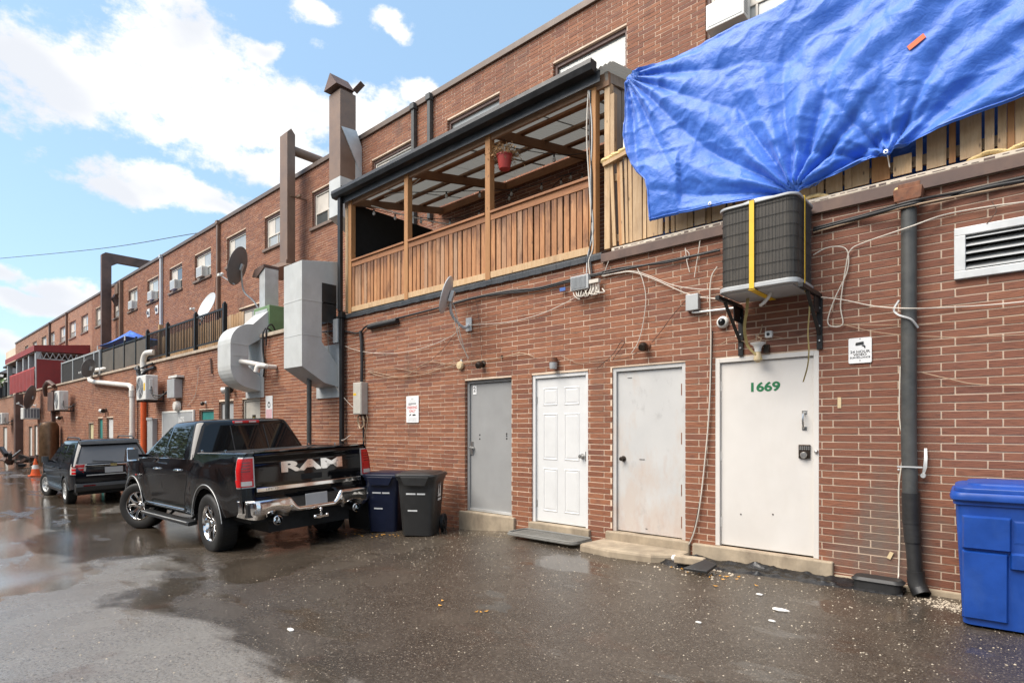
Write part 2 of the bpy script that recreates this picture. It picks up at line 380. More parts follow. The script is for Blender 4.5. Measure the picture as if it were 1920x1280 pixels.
def mat_ground():
    m, nt, b = newmat('wet_asphalt'); p = pos(nt)
    s = N(nt, 'ShaderNodeSeparateXYZ'); nt.links.new(p, s.inputs[0])
    big = noise(nt, mapping(nt, p, (4,9,0), scale=(.35,.8,1)), .9, 6, .6, .4)
    mid = noise(nt, mapping(nt, p, (1,5,0)), 1.7, 7, .64)
    ag = N(nt, 'ShaderNodeTexVoronoi'); ag.inputs['Scale'].default_value = 95; nt.links.new(p, ag.inputs['Vector'])
    fine = noise(nt, p, 160, 3, .7)
    c = mixc(nt, maprange(nt, mid, .32, .68), (.036,.027,.020), (.070,.055,.041))
    lane = math_(nt, 'ADD', maprange(nt, s.outputs[1], -3.7, -4.7, -.5, .5), math_(nt, 'MULTIPLY', math_(nt, 'SUBTRACT', big, .5), 3.2))      # travelled lane: paler asphalt, sky glare painted into its colour
    lane = math_(nt, 'ADD', lane, maprange(nt, s.outputs[0], -3.0, -7.5, -.25, .20))
    lane_glare = maprange(nt, lane, -.10, .18, 0, 1, True)
    c = mixc(nt, math_(nt, 'MULTIPLY', lane_glare, .85), c, mixc(nt, mid, (.19,.175,.155), (.29,.27,.245)))
    seam = math_(nt, 'MULTIPLY', maprange(nt, lane, -.42, -.22, 0, 1, True), maprange(nt, lane, -.10, .02, 1, 0, True))
    c = mixc(nt, math_(nt, 'MULTIPLY', seam, .55), c, (.035,.028,.020))
    grit = noise(nt, p, 48, 6, .82)
    c = mixc(nt, maprange(nt, grit, .52, .68, 0, .6), c, mixc(nt, lane_glare, (.15,.122,.092), (.31,.285,.25)))
    c = mixc(nt, maprange(nt, grit, .49, .38, 0, .8), c, (.020,.016,.012))
    c = mixc(nt, maprange(nt, fine, .54, .70, 0, .5), c, (.22,.185,.145))
    rb = noise(nt, mapping(nt, p, (8,2,0)), 1.1, 4, .6)
    c = mixc(nt, maprange(nt, rb, .62, .74, 0, .45), c, (.085,.040,.022))                # rusty stains
    sp = N(nt, 'ShaderNodeTexVoronoi'); sp.inputs['Scale'].default_value = 34; sp.inputs['Randomness'].default_value = 1; nt.links.new(p, sp.inputs['Vector'])
    sc = N(nt, 'ShaderNodeSeparateColor'); nt.links.new(sp.outputs['Color'], sc.inputs[0])
    spk = math_(nt, 'MULTIPLY', maprange(nt, sp.outputs['Distance'], .14, .24, 1, 0), math_(nt, 'GREATER_THAN', sc.outputs[0], .72))
    c = mixc(nt, math_(nt, 'MULTIPLY', spk, .65), c, (.36,.30,.235))
    sp2 = N(nt, 'ShaderNodeTexVoronoi'); sp2.inputs['Scale'].default_value = 60; nt.links.new(p, sp2.inputs['Vector'])
    sc2 = N(nt, 'ShaderNodeSeparateColor'); nt.links.new(sp2.outputs['Color'], sc2.inputs[0])
    spk2 = math_(nt, 'MULTIPLY', maprange(nt, sp2.outputs['Distance'], .22, .36, 1, 0), math_(nt, 'GREATER_THAN', sc2.outputs[0], .60))
    c = mixc(nt, math_(nt, 'MULTIPLY', spk2, .55), c, (.25,.21,.165))
    setin(nt, b.inputs['Base Color'], c)
    pud = noise(nt, mapping(nt, p, (2.3,.7,0), scale=(.55,1.3,1)), .8, 6, .58, .3)
    left = maprange(nt, s.outputs[0], -5.5, -11, -.02, .13)
    wet = maprange(nt, math_(nt, 'ADD', pud, left), .53, .58, 0, 1, True)                # standing film of water
    rough = math_(nt, 'ADD', maprange(nt, wet, 0, 1, .27, .07), math_(nt, 'MULTIPLY', math_(nt, 'SUBTRACT', mid, .5), .18), clamp=True)
    setin(nt, b.inputs['Roughness'], rough)
    b.inputs['IOR'].default_value = 1.5
    hgt = math_(nt, 'ADD', math_(nt, 'MULTIPLY', ag.outputs['Distance'], -.8), math_(nt, 'ADD', fine, math_(nt, 'MULTIPLY', grit, 1.5)))
    bn = N(nt, 'ShaderNodeBump'); bn.inputs['Distance'].default_value = .006
    nt.links.new(hgt, bn.inputs['Height']); nt.links.new(maprange(nt, wet, 0, 1, .34, .05), bn.inputs['Strength']); nt.links.new(bn.outputs[0], b.inputs['Normal'])
    return m
def mat_tarp():
    m, nt, b = newmat('blue_poly_tarp'); p = pos(nt)
    n1 = noise(nt, mapping(nt, p, scale=(1,1,1)), 7, 6, .62, 1.2); n2 = noise(nt, p, 26, 5, .6, 1.5)
    v = N(nt, 'ShaderNodeTexVoronoi', feature='DISTANCE_TO_EDGE'); v.inputs['Scale'].default_value = 9; nt.links.new(mapping(nt, p, scale=(1,1,1.4)), v.inputs['Vector'])
    c = mixc(nt, n1, (.024,.120,.53), (.046,.18,.67))
    setin(nt, b.inputs['Base Color'], c); b.inputs['Roughness'].default_value = .47
    b.inputs['Specular IOR Level'].default_value = .55; b.inputs['Sheen Weight'].default_value = .25
    h = math_(nt, 'ADD', math_(nt, 'MULTIPLY', n1, 1.2), math_(nt, 'ADD', math_(nt, 'MULTIPLY', n2, .35), math_(nt, 'MULTIPLY', maprange(nt, v.outputs['Distance'], 0, .12), .08)))
    bump(nt, b, h, .30, .03); return m
def mat_glass(name, col, rough=.03, spec=.8):
    m, nt, b = newmat(name); p = pos(nt); n1 = noise(nt, p, 1.7, 3, .5)
    setin(nt, b.inputs['Base Color'], mixc(nt, n1, tuple(x*.7 for x in col), col)); b.inputs['Roughness'].default_value = rough
    b.inputs['Specular IOR Level'].default_value = spec; b.inputs['IOR'].default_value = 1.55
    bump(nt, b, noise(nt, p, .9, 2, .5), .08, .02); return m
MT = dict(
 brick=mat_brick(), mortar=mat_mortar(), farbrick=mat_brick_far(), ground=mat_ground(), tarp=mat_tarp(), rustdoor=mat_rustdoor(),
 cedar=mat_wood('stained_cedar', (.36,.145,.055), (.56,.28,.12), topstain=(4.12,4.50), stain=.75, staincol=(.085,.032,.016)),
 beamw=mat_wood('brown_timber_along', (.26,.105,.042), (.40,.18,.075), grain=(1.2,14,14), stain=.45, staincol=(.14,.055,.025)),
 deepw=mat_wood('brown_timber_across', (.26,.115,.05), (.36,.17,.075), grain=(14,1.2,14), stain=.4, staincol=(.12,.05,.025)),
 postw=mat_wood('amber_post', (.38,.17,.058), (.52,.27,.11), stain=.3, staincol=(.24,.10,.04)),
 oldw=mat_wood('weathered_pine', (.50,.31,.15), (.66,.47,.28), stain=.45, staincol=(.17,.10,.06)),
 greyw=mat_wood('grey_old_boards', (.30,.26,.21), (.42,.37,.31), stain=.35, staincol=(.12,.10,.08)),
 door_white=simple('white_gloss_door', (.66,.66,.65), .38, var=.03, dirt=.06),
 door_cream=simple('cream_painted_steel', (.64,.61,.57), .48, var=.04, dirt=.22, dirtcol=(.45,.38,.30), vscale=2, bmp=.05, bscale=30),
 door_grey=simple('grey_painted_steel', (.30,.30,.295), .45, var=.05, dirt=.12, vscale=3),
 teal=simple('teal_door', (.03,.20,.18), .5), yellowdoor=simple('pale_yellow_door', (.55,.50,.30), .6, dirt=.2),
 concrete=simple('old_concrete', (.36,.29,.205), .85, var=.25, vscale=5, dirt=.85, dirtcol=(.16,.12,.085), bmp=.5, bscale=40),
 coping=simple('beige_coping', (.42,.34,.26), .8, var=.2, dirt=.35, dirtcol=(.16,.13,.10), bmp=.3, bscale=30),
 flash_brown=simple('brown_metal_flashing', (.10,.062,.050), .5, .2, var=.25, dirt=.55, dirtcol=(.20,.12,.08), vscale=4),
 flash_black=simple('dark_flashing', (.045,.05,.056), .45, .2, var=.25, dirt=.3, dirtcol=(.14,.13,.12)),
 parapet=simple('brown_parapet_cap', (.13,.095,.075), .5, .2, var=.15, dirt=.2),
 pipe_dark=simple('dark_painted_pipe', (.052,.054,.052), .5, .0, var=.3, dirt=.45, dirtcol=(.11,.10,.085), vscale=7),
 black=simple('black_metal', (.018,.018,.019), .42, .3, var=.3), blackpl=simple('black_plastic', (.022,.022,.022), .45, var=.25, bmp=.1),
 galv=simple('galvanised_sheet', (.56,.57,.565), .45, .35, var=.12, vscale=4, dirt=.28, dirtcol=(.34,.31,.26)),
 ductgrey=simple('grey_painted_duct', (.52,.53,.515), .5, .05, var=.08, vscale=3, dirt=.25, dirtcol=(.27,.25,.20)),
 ductbrown=simple('brown_painted_duct', (.20,.130,.092), .5, .15, var=.14, vscale=3, dirt=.25, dirtcol=(.12,.075,.055)),
 rustbrown=simple('rusty_dark_duct', (.12,.075,.062), .6, .2, var=.35, vscale=2, dirt=.6, dirtcol=(.20,.11,.075)),
 green=simple('green_machine_paint', (.16,.26,.12), .5, .1, var=.1, dirt=.2), white=simple('white_plastic', (.72,.71,.67), .4, var=.05, dirt=.15, dirtcol=(.45,.40,.33)),
 pvc=simple('white_pvc_pipe', (.70,.66,.60), .4, var=.06, dirt=.25, dirtcol=(.40,.33,.26)), beige=simple('beige_enclosure', (.50,.47,.41), .5, var=.06, dirt=.2),
 boxgrey=simple('grey_enclosure', (.42,.43,.43), .45, .2, var=.06), dishgrey=simple('light_grey_dish', (.50,.52,.53), .45, var=.06, dirt=.12), dishdark=simple('dark_grey_dish', (.15,.145,.145), .5, var=.12, dirt=.1),
 steel=simple('bare_steel', (.55,.54,.52), .3, .9, var=.1), bracket=simple('black_bracket', (.02,.02,.02), .45, .4), bronze=simple('dark_bronze', (.06,.045,.035), .35, .7),
 cable_w=simple('white_cable', (.62,.56,.48), .5, var=.12, vscale=2, dirt=.3), cable_b=simple('black_cable', (.016,.015,.016), .5), cable_t=simple('tan_cable', (.40,.28,.18), .6, var=.2, vscale=2), cable_r=simple('brown_cable', (.09,.045,.03), .6),
 winframe=simple('brown_window_frame', (.13,.070,.055), .5, var=.15), winwhite=simple('cream_window_sash', (.62,.57,.50), .5, var=.06, dirt=.15), sill=simple('brown_sill', (.17,.12,.095), .7, var=.18, dirt=.3),
 pane=mat_glass('window_glass_blind_and_sky', (.44,.45,.43), .06, .5), paned=mat_glass('dark_window_glass', (.10,.11,.11), .05, .6),  # pale pane colour: blind plus sky reflection painted in
 ac_fin=None, yellow=simple('yellow_strap', (.75,.47,.02), .5, var=.1), strapold=simple('faded_strap', (.34,.26,.10), .7, var=.3, vscale=20),
 red=simple('red_plastic', (.52,.07,.06), .5, var=.1), redfab=simple('red_awning_fabric', (.25,.035,.035), .7, var=.15, vscale=3), orange=simple('orange_plastic', (.70,.12,.03), .5, var=.12),
 straw=simple('dry_plant', (.34,.20,.09), .8, var=.4, vscale=30), leafg=simple('green_leaves', (.10,.20,.03), .6, var=.5, vscale=14),
 bulb=simple('clear_bulb_glass', (.62,.60,.56), .12, var=.03), cream=simple('yellowed_plastic', (.60,.47,.28), .5),
 foam=simple('yellow_spray_foam', (.72,.52,.24), .8, var=.2, vscale=12, bmp=.6, bscale=40), vinyl=simple('cream_perforated_strip', (.62,.53,.42), .6, var=.1, dirt=.2),
 screen=simple('black_privacy_screen', (.012,.011,.010), .9, var=.3, vscale=9), mesh=simple('grey_brown_screen', (.085,.075,.062), .9, var=.25, vscale=2),
 sign_white=simple('white_sign_face', (.78,.78,.77), .4, var=.02), ink=simple('black_ink', (.02,.02,.02), .5), inkred=simple('red_ink', (.55,.06,.05), .5), inkgreen=simple('green_paint', (.012,.15,.055), .45), inkgrey=simple('grey_ink', (.22,.22,.23), .5),
 inkwhite=simple('white_ink', (.72,.72,.70), .5), inkpink=simple('pink_print', (.66,.42,.44), .5), inkblue=simple('blue_ink', (.05,.12,.35), .5), inkyel=simple('gold_numbers', (.50,.38,.10), .5),
 tar=simple('black_tar', (.013,.013,.014), .28, var=.4, vscale=8, bmp=.6, bscale=18), rubber=simple('tyre_rubber', (.016,.0155,.015), .62, var=.25, bmp=.2, bscale=90), mat_rub=simple('ribbed_rubber_mat', (.17,.165,.15), .7, var=.2, dirt=.3),
 paint=simple('black_car_paint', (.0045,.0045,.0055), .06, 0, var=.2), paint2=simple('dark_blue_black_paint', (.006,.008,.012), .08, 0, var=.2), paintw=simple('white_car_paint', (.70,.70,.69), .2, coat=.8, var=.02),
 chrome=simple('chrome', (.74,.73,.72), .09, 1., var=.05), trim=simple('grey_trim', (.05,.05,.05), .35, .4), lampred=simple('red_lens', (.55,.008,.010), .28, var=.12, coat=.3), lampdark=simple('dark_red_lens', (.16,.004,.006), .12, coat=1.), lampclear=simple('clear_lens', (.60,.56,.52), .10, coat=1.),
 cglass=mat_glass('tinted_car_glass', (.010,.010,.011), .02, .4), cglass2=mat_glass('hazy_rear_glass', (.15,.15,.155), .22, .5), plate=simple('blank_plate', (.42,.42,.42), .5, var=.03), under=simple('underbody', (.008,.008,.008), .8),
 binblue=simple('blue_recycling_plastic', (.008,.058,.30), .42, var=.18, vscale=6, dirt=.35, dirtcol=(.05,.11,.30), bmp=.12, bscale=70), binnavy=simple('navy_bin_plastic', (.0045,.009,.030), .38, var=.15), binblack=simple('charcoal_bin_plastic', (.024,.024,.0235), .42, var=.15, dirt=.15, dirtcol=(.06,.055,.05), bmp=.12, bscale=70),
 rust=simple('rusty_iron', (.16,.062,.032), .8, var=.4, vscale=18, dirt=.5, dirtcol=(.34,.17,.09), bmp=.4), roofsheet=None, gravelw=simple('pale_stone_chips', (.46,.39,.30), .85, var=.35, vscale=30), litter=simple('white_litter', (.78,.76,.72), .7), leafy=simple('yellow_fallen_leaf', (.50,.24,.04), .7, var=.3),
 tarred=simple('flat_roof_membrane', (.09,.085,.08), .85, var=.2, vscale=2), canopy=simple('blue_canopy_fabric', (.03,.12,.50), .5, var=.5, vscale=2.2), darkroof=simple('dark_fabric_roof', (.05,.05,.055), .8), woodtan=mat_wood('tan_fence_wood', (.42,.24,.11), (.55,.36,.19), stain=.2), tankm=simple('dull_bronze_tank', (.13,.075,.04), .35, .5, var=.3))
def _fin():
    m, nt, b = newmat('condenser_fins'); p = pos(nt)
    w = noise(nt, mapping(nt, p, scale=(260,260,3)), 1, 2, .5); n1 = noise(nt, p, 5, 5, .6)
    c = mixc(nt, maprange(nt, w, .35, .65), (.030,.027,.023), (.075,.066,.055)); c = mixc(nt, maprange(nt, n1, .5, .75, 0, .6), c, (.085,.073,.058))
    setin(nt, b.inputs['Base Color'], c); b.inputs['Roughness'].default_value = .6; b.inputs['Metallic'].default_value = .3
    bump(nt, b, w, .2, .003); return m
MT['ac_fin'] = _fin()
def _sheet():
    m, nt, b = newmat('clear_corrugated_plastic'); p = pos(nt); n1 = noise(nt, p, 3, 4, .6)
    setin(nt, b.inputs['Base Color'], mixc(nt, n1, (.19,.185,.17), (.30,.295,.27))); b.inputs['Roughness'].default_value = .35
    tr = N(nt, 'ShaderNodeBsdfTranslucent'); tr.inputs['Color'].default_value = (.30,.30,.28,1)
    mx = N(nt, 'ShaderNodeMixShader'); mx.inputs[0].default_value = .28
    o = nt.nodes['Material Output']; nt.links.new(b.outputs[0], mx.inputs[1]); nt.links.new(tr.outputs[0], mx.inputs[2]); nt.links.new(mx.outputs[0], o.inputs['Surface']); return m
MT['roofsheet'] = _sheet()
# ------------------------------------------------------------------ ground
def lerp_tab(t, x):
    if x <= t[0][0]: return t[0][1]
    for (a, u), (b, v) in zip(t, t[1:]):
        if x <= b:
            k = (x-a)/(b-a); k = k*k*(3-2*k); return u+(v-u)*k
    return t[-1][1]
FALL = [(-30,-.46),(-18,-.47),(-12.4,-.34),(-8.9,-.25),(-6.7,-.11),(-5.0,-.005),(4,0)]
def gz(x, y):
    c = min(max(-y-.25, 0), 3.6)
    return lerp_tab(FALL, x) - .040*c*(1 if x < -5 else max(.35, 1-(x+5)/6))
def axis(lo, hi, a, b, step, far):
    o = [a+step*i for i in range(int((b-a)/step)+1)]; s = step; x = o[0]; L = []
    while x > lo: s *= far; x -= s; L.append(max(x, lo))
    s = step; x = o[-1]; H = []
    while x < hi: s *= far; x += s; H.append(min(x, hi))
    return L[::-1]+o+H
gx, gy = axis(-900, 900, -22, 3, .25, 1.35), axis(-900, 900, -9, .5, .25, 1.4)
g = M(); nx = len(gx)
g.add([(x, y, gz(x, y)) for y in gy for x in gx], [(j*nx+i, j*nx+i+1, (j+1)*nx+i+1, (j+1)*nx+i) for j in range(len(gy)-1) for i in range(nx-1)], True)
o = obj('ground', g, MT['ground']); o['kind'] = 'structure'

# ------------------------------------------------------------------ the brick row: lower storey at y = 0, two set-back storeys at y = 2.42
UP, COPE, TOPZ = 2.42, 3.50, 8.90
BL, BH, JT = .305, .0677, .0112
bld = thing('brick_building', 'long red brick row building with flat lower storey and set-back upper floors', 'building', (0,0,0))
WIN_Z0, WIN_Z1 = 7.14, 8.16
WINX = [(-3.74,-2.18),(-6.66,-5.10),(-9.60,-8.02),(-12.45,-10.84),(-15.40,-13.85),(-18.38,-16.82),(-21.33,-19.76),(-24.36,-22.75),(-27.2,-25.72),(-30.14,-28.6),(-33.0,-31.6),(-35.6,-34.2),(-39.2,-37.75),(-42.5,-40.9),(-45.6,-43.9),(-48.4,-46.8),(-51.6,-50.05),(-54.5,-52.8),(-58.0,-56.4),(-61.4,-59.9)]
DOORS = [(-2.56,-1.55,.17,2.155),(-3.85,-2.90,.17,2.15),(-5.13,-4.20,.15,2.14),(-6.46,-5.50,.17,2.14),(-14.33,-13.36,-.3,2.13),(-15.74,-14.83,-.3,2.12),(-17.08,-16.07,-.3,1.94),
         (-26.40,-25.50,-.4,1.85),(-27.65,-26.95,-.4,1.85),(-29.15,-28.34,-.4,1.67),(-38.15,-37.25,-.4,1.76),(-41.05,-40.10,-.4,1.64),(-42.65,-41.65,-.4,1.57),(-52.2,-50.5,-.4,1.58)]
VENT = (-.50,.62,2.66,3.04)
LOW2 = [(-20.3,-18.7,4.6,5.5)]                  # second-floor window behind the green fan box
OPEN_LO = DOORS+[VENT]
OPEN_UP = [(a,b,WIN_Z0,WIN_Z1) for a,b in WINX]+LOW2
def wall_mesh(m, x0, x1, z0, z1, y, holes):
    xs = sorted({x0, x1}|{v for h in holes for v in h[:2] if x0 < v < x1})
    for a, b in zip(xs, xs[1:]):
        c = (a+b)/2; z = z0
        for h in sorted([h for h in holes if h[0] < c < h[1]], key=lambda h: h[2]):
            if h[2] > z: m.add([(a,y,z),(b,y,z),(b,y,h[2]),(a,y,h[2])], [(0,1,2,3)])
            z = max(z, h[3])
        if z < z1: m.add([(a,y,z),(b,y,z),(b,y,z1),(a,y,z1)], [(0,1,2,3)])
rb = random.Random(11)
def brick_faces(m, x0, x1, z0, z1, y, back):
    j = lambda s: rb.uniform(-s, s)
    f = y+j(.0018); e = .0012
    v = [(x0+j(e),f+j(.001),z0+j(e)),(x1+j(e),f+j(.001),z0+j(e)),(x1+j(e),f+j(.001),z1+j(e)),(x0+j(e),f+j(.001),z1+j(e))]
    v += [(p[0],back,p[2]) for p in v]
    m.add(v, [(0,1,2,3),(1,5,6,2),(3,2,6,7),(4,0,3,7),(4,5,1,0)])
def courses(x0, x1, z0, z1, y, holes, sink, near=None):
    i0, i1 = math.floor(z0/BH), math.ceil(z1/BH)
    for i in range(i0, i1):
        za, zb = max(i*BH+JT/2, z0), min((i+1)*BH-JT/2, z1)
        if zb-za < .02: continue
        off = (.0, .31)[i%2]*BL
        k0 = math.floor((x0-off)/BL)
        hs = [h for h in holes if h[2] < zb-.004 and h[3] > za+.004]
        for k in range(k0, math.ceil((x1-off)/BL)+1):
            a, b = max(off+k*BL+JT/2, x0), min(off+(k+1)*BL-JT/2, x1)
            segs = [(a, b)]
            for h in hs:
                n = []
                for (p, q) in segs:
                    if h[1] <= p or h[0] >= q: n.append((p, q)); continue
                    if p < h[0]: n.append((p, h[0]))
                    if q > h[1]: n.append((h[1], q))
                segs = n
            for (p, q) in segs:
                if q-p < .015: continue
                full = abs((q-p)-(BL-JT)) < 1e-6 and abs((zb-za)-(BH-JT)) < 1e-6
                if near is not None and full and near(p, za): near.hit.append((p, za)); continue
                brick_faces(sink, p, q, za, zb, y, y+.012)
# lower wall
low = M(); wall_mesh(low, -40, 2.4, -1, COPE, .0048, OPEN_LO)
low.box(-75, 2.4, .42, .46, -1, COPE)            # inner leaf, so that nothing shows through
lw = obj('wall', low, MT['mortar'], bld)
# the 300 bricks that show largest: nearest to the camera and inside the picture
def shows(p, z):
    q = Vector((p+.15, 0, z+.03)); d = -q.x*cS+(q.y-CAM_Y)*cC; r = q.x*cC+(q.y-CAM_Y)*cS
    px, py = 960+FOC*r/d, 805-FOC*(q.z-CAM_H)/d
    if not (0 < px < 1915 and 0 < py < 1275): return 0
    if px > 1775 and py > 905: return 0          # behind the blue bin
    if 1340 < px < 1535 and 350 < py < 560: return 0
    return 1/d
tmp = M()
class Collect:
    hit = []
    def __call__(s, p, z): return shows(p, z) > 0
cl = Collect(); courses(-3.2, 2.4, 0, COPE, 0, OPEN_LO, tmp, cl)
best = set((round(p,4), round(z,4)) for p, z in sorted(cl.hit, key=lambda t: -shows(*t))[:300])
class Pick:
    hit = []
    def __call__(s, p, z): return (round(p,4), round(z,4)) in best
pk = Pick(); bw = M(); rb.seed(11)
courses(-40, 2.4, -.6, COPE, 0, OPEN_LO, bw, pk)
for (a, b, z0, z1) in DOORS[:9]:                 # brick returns of the door jambs
    for i in range(math.floor(z0/BH), math.ceil(z1/BH)):
        za, zb = max(i*BH+JT/2, z0), min((i+1)*BH-JT/2, z1)
        if zb-za < .02: continue
        bw.box(a-.02, a+.003, .013, .125, za, zb); bw.box(b-.003, b+.02, .013, .125, za, zb)
o = obj('brickwork', bw, MT['brick'], bld); o['kind'] = 'stuff'
bm_var = []
for k in range(5):
    q = M(); brick_faces(q, 0, BL-JT, 0, BH-JT, 0, .012); bm_var.append(q.mesh('brick')); bm_var[-1].materials.append(MT['brick'])
for p, z in pk.hit:
    o = bpy.data.objects.new('brick', bm_var[rb.randrange(5)]); COL.objects.link(o); o.parent = lw; o.location = (p, 0, z)
# far stretch of the lower wall: bricks under two pixels
fl = M(); wall_mesh(fl, -75, -40, -1.2, COPE, .0, [d for d in DOORS if d[1] < -40]); obj('wall', fl, MT['farbrick'], bld)
rv = M()
for (a, b, z0, z1) in OPEN_LO:                   # reveals
    d = .125; y = .009
    rv.add([(a,y,z0),(a,y+d,z0),(a,y+d,z1),(a,y,z1)], [(0,1,2,3)]); rv.add([(b,y,z0),(b,y+d,z0),(b,y+d,z1),(b,y,z1)], [(3,2,1,0)])
    rv.add([(a,y,z1),(b,y,z1),(b,y+d,z1),(a,y+d,z1)], [(0,1,2,3)])
    rv.add([(a,y+d+.09,z0-.3),(b,y+d+.09,z0-.3),(b,y+d+.09,z1),(a,y+d+.09,z1)], [(0,1,2,3)])
obj('door_reveal', rv, MT['mortar'], bld)
# upper walls
up = M(); wall_mesh(up, -40, 2.4, COPE-.1, TOPZ, UP+.0048, OPEN_UP); up.box(-75, 2.4, UP+.42, UP+.46, COPE, TOPZ)
obj('wall', up, MT['mortar'], bld)
ub = M(); courses(-40, 2.4, COPE, TOPZ, UP, OPEN_UP, ub); 
for (a, b, z0, z1) in OPEN_UP[:12]+LOW2:
    for i in range(math.floor(z0/BH), math.ceil(z1/BH)):
        za, zb = max(i*BH+JT/2, z0), min((i+1)*BH-JT/2, z1)
        if zb-za > .02: ub.box(a-.02, a+.003, UP+.013, UP+.12, za, zb)
o = obj('brickwork', ub, MT['brick'], bld); o['kind'] = 'stuff'
uf = M(); wall_mesh(uf, -66, -40, COPE-.1, TOPZ, UP, OPEN_UP); uf.add([(-66,UP,COPE),(-66,UP+9,COPE),(-66,UP+9,TOPZ),(-66,UP,TOPZ)], [(0,1,2,3)])
obj('wall', uf, MT['farbrick'], bld)
uv = M()
for (a, b, z0, z1) in OPEN_UP:
    d = .13; y = UP+.009
    uv.add([(a,y,z0),(a,y+d,z0),(a,y+d,z1),(a,y,z1)], [(0,1,2,3)]); uv.add([(b,y,z0),(b,y+d,z0),(b,y+d,z1),(b,y,z1)], [(3,2,1,0)]); uv.add([(a,y,z1),(b,y,z1),(b,y+d,z1),(a,y+d,z1)], [(0,1,2,3)])
obj('window_reveal', uv, MT['mortar'], bld)
rf = M(); rf.box(-75, 2.4, .3, UP+.3, COPE-.12, COPE-.02); obj('roof', rf, MT['tarred'], bld)
rf = M(); rf.box(-66, 2.4, UP+.03, UP+9, TOPZ-.3, TOPZ-.05); obj('roof', rf, MT['tarred'], bld)
cp = M()
for a, b in ((-66,-46.2),(-46.2,-28.0),(-28.0,-13.0),(-13,2.4)):
    cp.box(a+.004, b-.004, UP-.045, UP+.30, TOPZ-.005, TOPZ+.055); cp.box(a+.004, b-.004, UP-.05, UP-.012, TOPZ-.075, TOPZ+.05)
obj('parapet_cap', cp, MT['parapet'], bld, .006)
cp = M()
xs = [-75,-60,-48,-38,-30,-22.4,-15.2,-11.0]
for a, b in zip(xs, xs[1:]): cp.box(a+.005, b-.005, -.05, .34, COPE+.002, COPE+.085+rb.uniform(-.004,.004))
obj('coping', cp, MT['coping'], bld, .01)
cp = M(); cp.box(-11.0, -3.98, -.032, .34, COPE+.0, COPE+.075)
for k in range(60):
    a = -11.0+k*.117; cp.box(a, a+.117, -.034-.004*rb.random(), -.026, COPE-.005-.012*rb.random(), COPE+.06)
obj('flashing', cp, MT['flash_black'], bld, .004)
cp = M(); cp.box(-3.98, 2.4, -.036, .34, COPE-.045, COPE+.055); cp.box(-3.98, 2.4, -.048, -.03, COPE-.055, COPE+.05)
obj('flashing', cp, MT['flash_brown'], bld, .004)
# concrete footing under the doors
ft = M()
for a, b, z in ((-6.55,-5.42,.17),(-5.16,-4.16,.15),(-3.92,-2.84,.17)): ft.box(a, b, -.045, .13, -.3, z)
ft.box(-2.80, -1.42, -.05, .13, -.3, .165); ft.box(-1.42, -.2, -.02, .02, -.3, .05); ft.box(-.2, 2.4, -.02, .02, -.3, .06)
obj('footing', ft, MT['concrete'], bld, .015, seg=3)

# ---- doors
def door(op, mat, fmat, fw=.045, rec=.055, gapz=0.012, knob=None):
    a, b, z0, z1 = op; mm = M(); mm.box(a+fw+.004, b-fw-.004, rec, rec+.045, z0+gapz, z1-fw-.004)
    d = obj('door', mm, mat, bld, .003)
    fr = M(); fr.box(a, a+fw, rec-.03, rec+.06, z0, z1); fr.box(b-fw, b, rec-.03, rec+.06, z0, z1); fr.box(a+fw, b-fw, rec-.03, rec+.06, z1-fw, z1)
    obj('frame', fr, fmat, d, .004); return d
def knob(d, x, y, z, mat, r=.027, plate=.034):
    k = M(); k.lathe([(0,0),(plate,0),(plate,.008),(.012,.012),(.011,.035),(r*.8,.04),(r,.052),(r*.9,.066),(0,.07)], (x,y,z), (0,-1,0), 16); return obj('knob', k, mat, d)
def hinges(d, x, y, zs, mat, h=.10):
    for z in zs:
        k = M(); k.cyl((x,y,z-h/2),(x,y,z+h/2),.008,8); k.box(x-.018,x+.018,y,y+.004,z-h/2,z+h/2); obj('hinge', k, mat, d)
# 1669
d = door(DOORS[0], MT['door_cream'], MT['door_cream'], .048, .03)
obj_lab = d; d['label'] = 'cream steel door numbered 1669 in green'
text('number', '1669', .125, MT['inkgreen'], d, (-2.065, .0285, 1.83), bold=.004, sx=1.25, extrude=.0012)
hinges(d, -2.512, .028, (1.86,1.12,.42), MT['door_cream'])
hd = M(); x = -1.685
hd.tube(spline([(x,.03,1.56),(x,-.005,1.555),(x,-.022,1.51),(x,-.022,1.46),(x,-.005,1.425),(x,.03,1.42)]), .010, 8); hd.box(x-.022,x+.022,.024,.0285,1.55,1.585); hd.box(x-.022,x+.022,.024,.0285,1.395,1.43); obj('pull_handle', hd, MT['steel'], d)
k = M(); k.box(-1.735,-1.63,.008,.029,1.12,1.255); kp = obj('keypad_lock', k, MT['bronze'], d, .005)
k = M(); k.lathe([(0,0),(.030,0),(.032,.02),(.026,.03),(0,.032)], (-1.683,.008,1.155), (0,-1,0), 16)
for i in range(5): k.box(-1.723+.019*i,-1.710+.019*i,.003,.008,1.205,1.222); k.box(-1.723+.019*i,-1.710+.019*i,.003,.008,1.226,1.240)
obj('dial', k, MT['steel'], kp)
k = M(); 
for (px_, pz) in ((-2.30,.52),(-1.98,.55)): k.ball((px_,.029,pz),.008,8)
obj('bolt', k, MT['bronze'], d); k = M(); k.lathe([(0,0),(.02,0),(.014,.02),(0,.024)], (-1.572,-.001,1.19), (0,-1,0), 10); obj('bolt', k, MT['steel'], d)
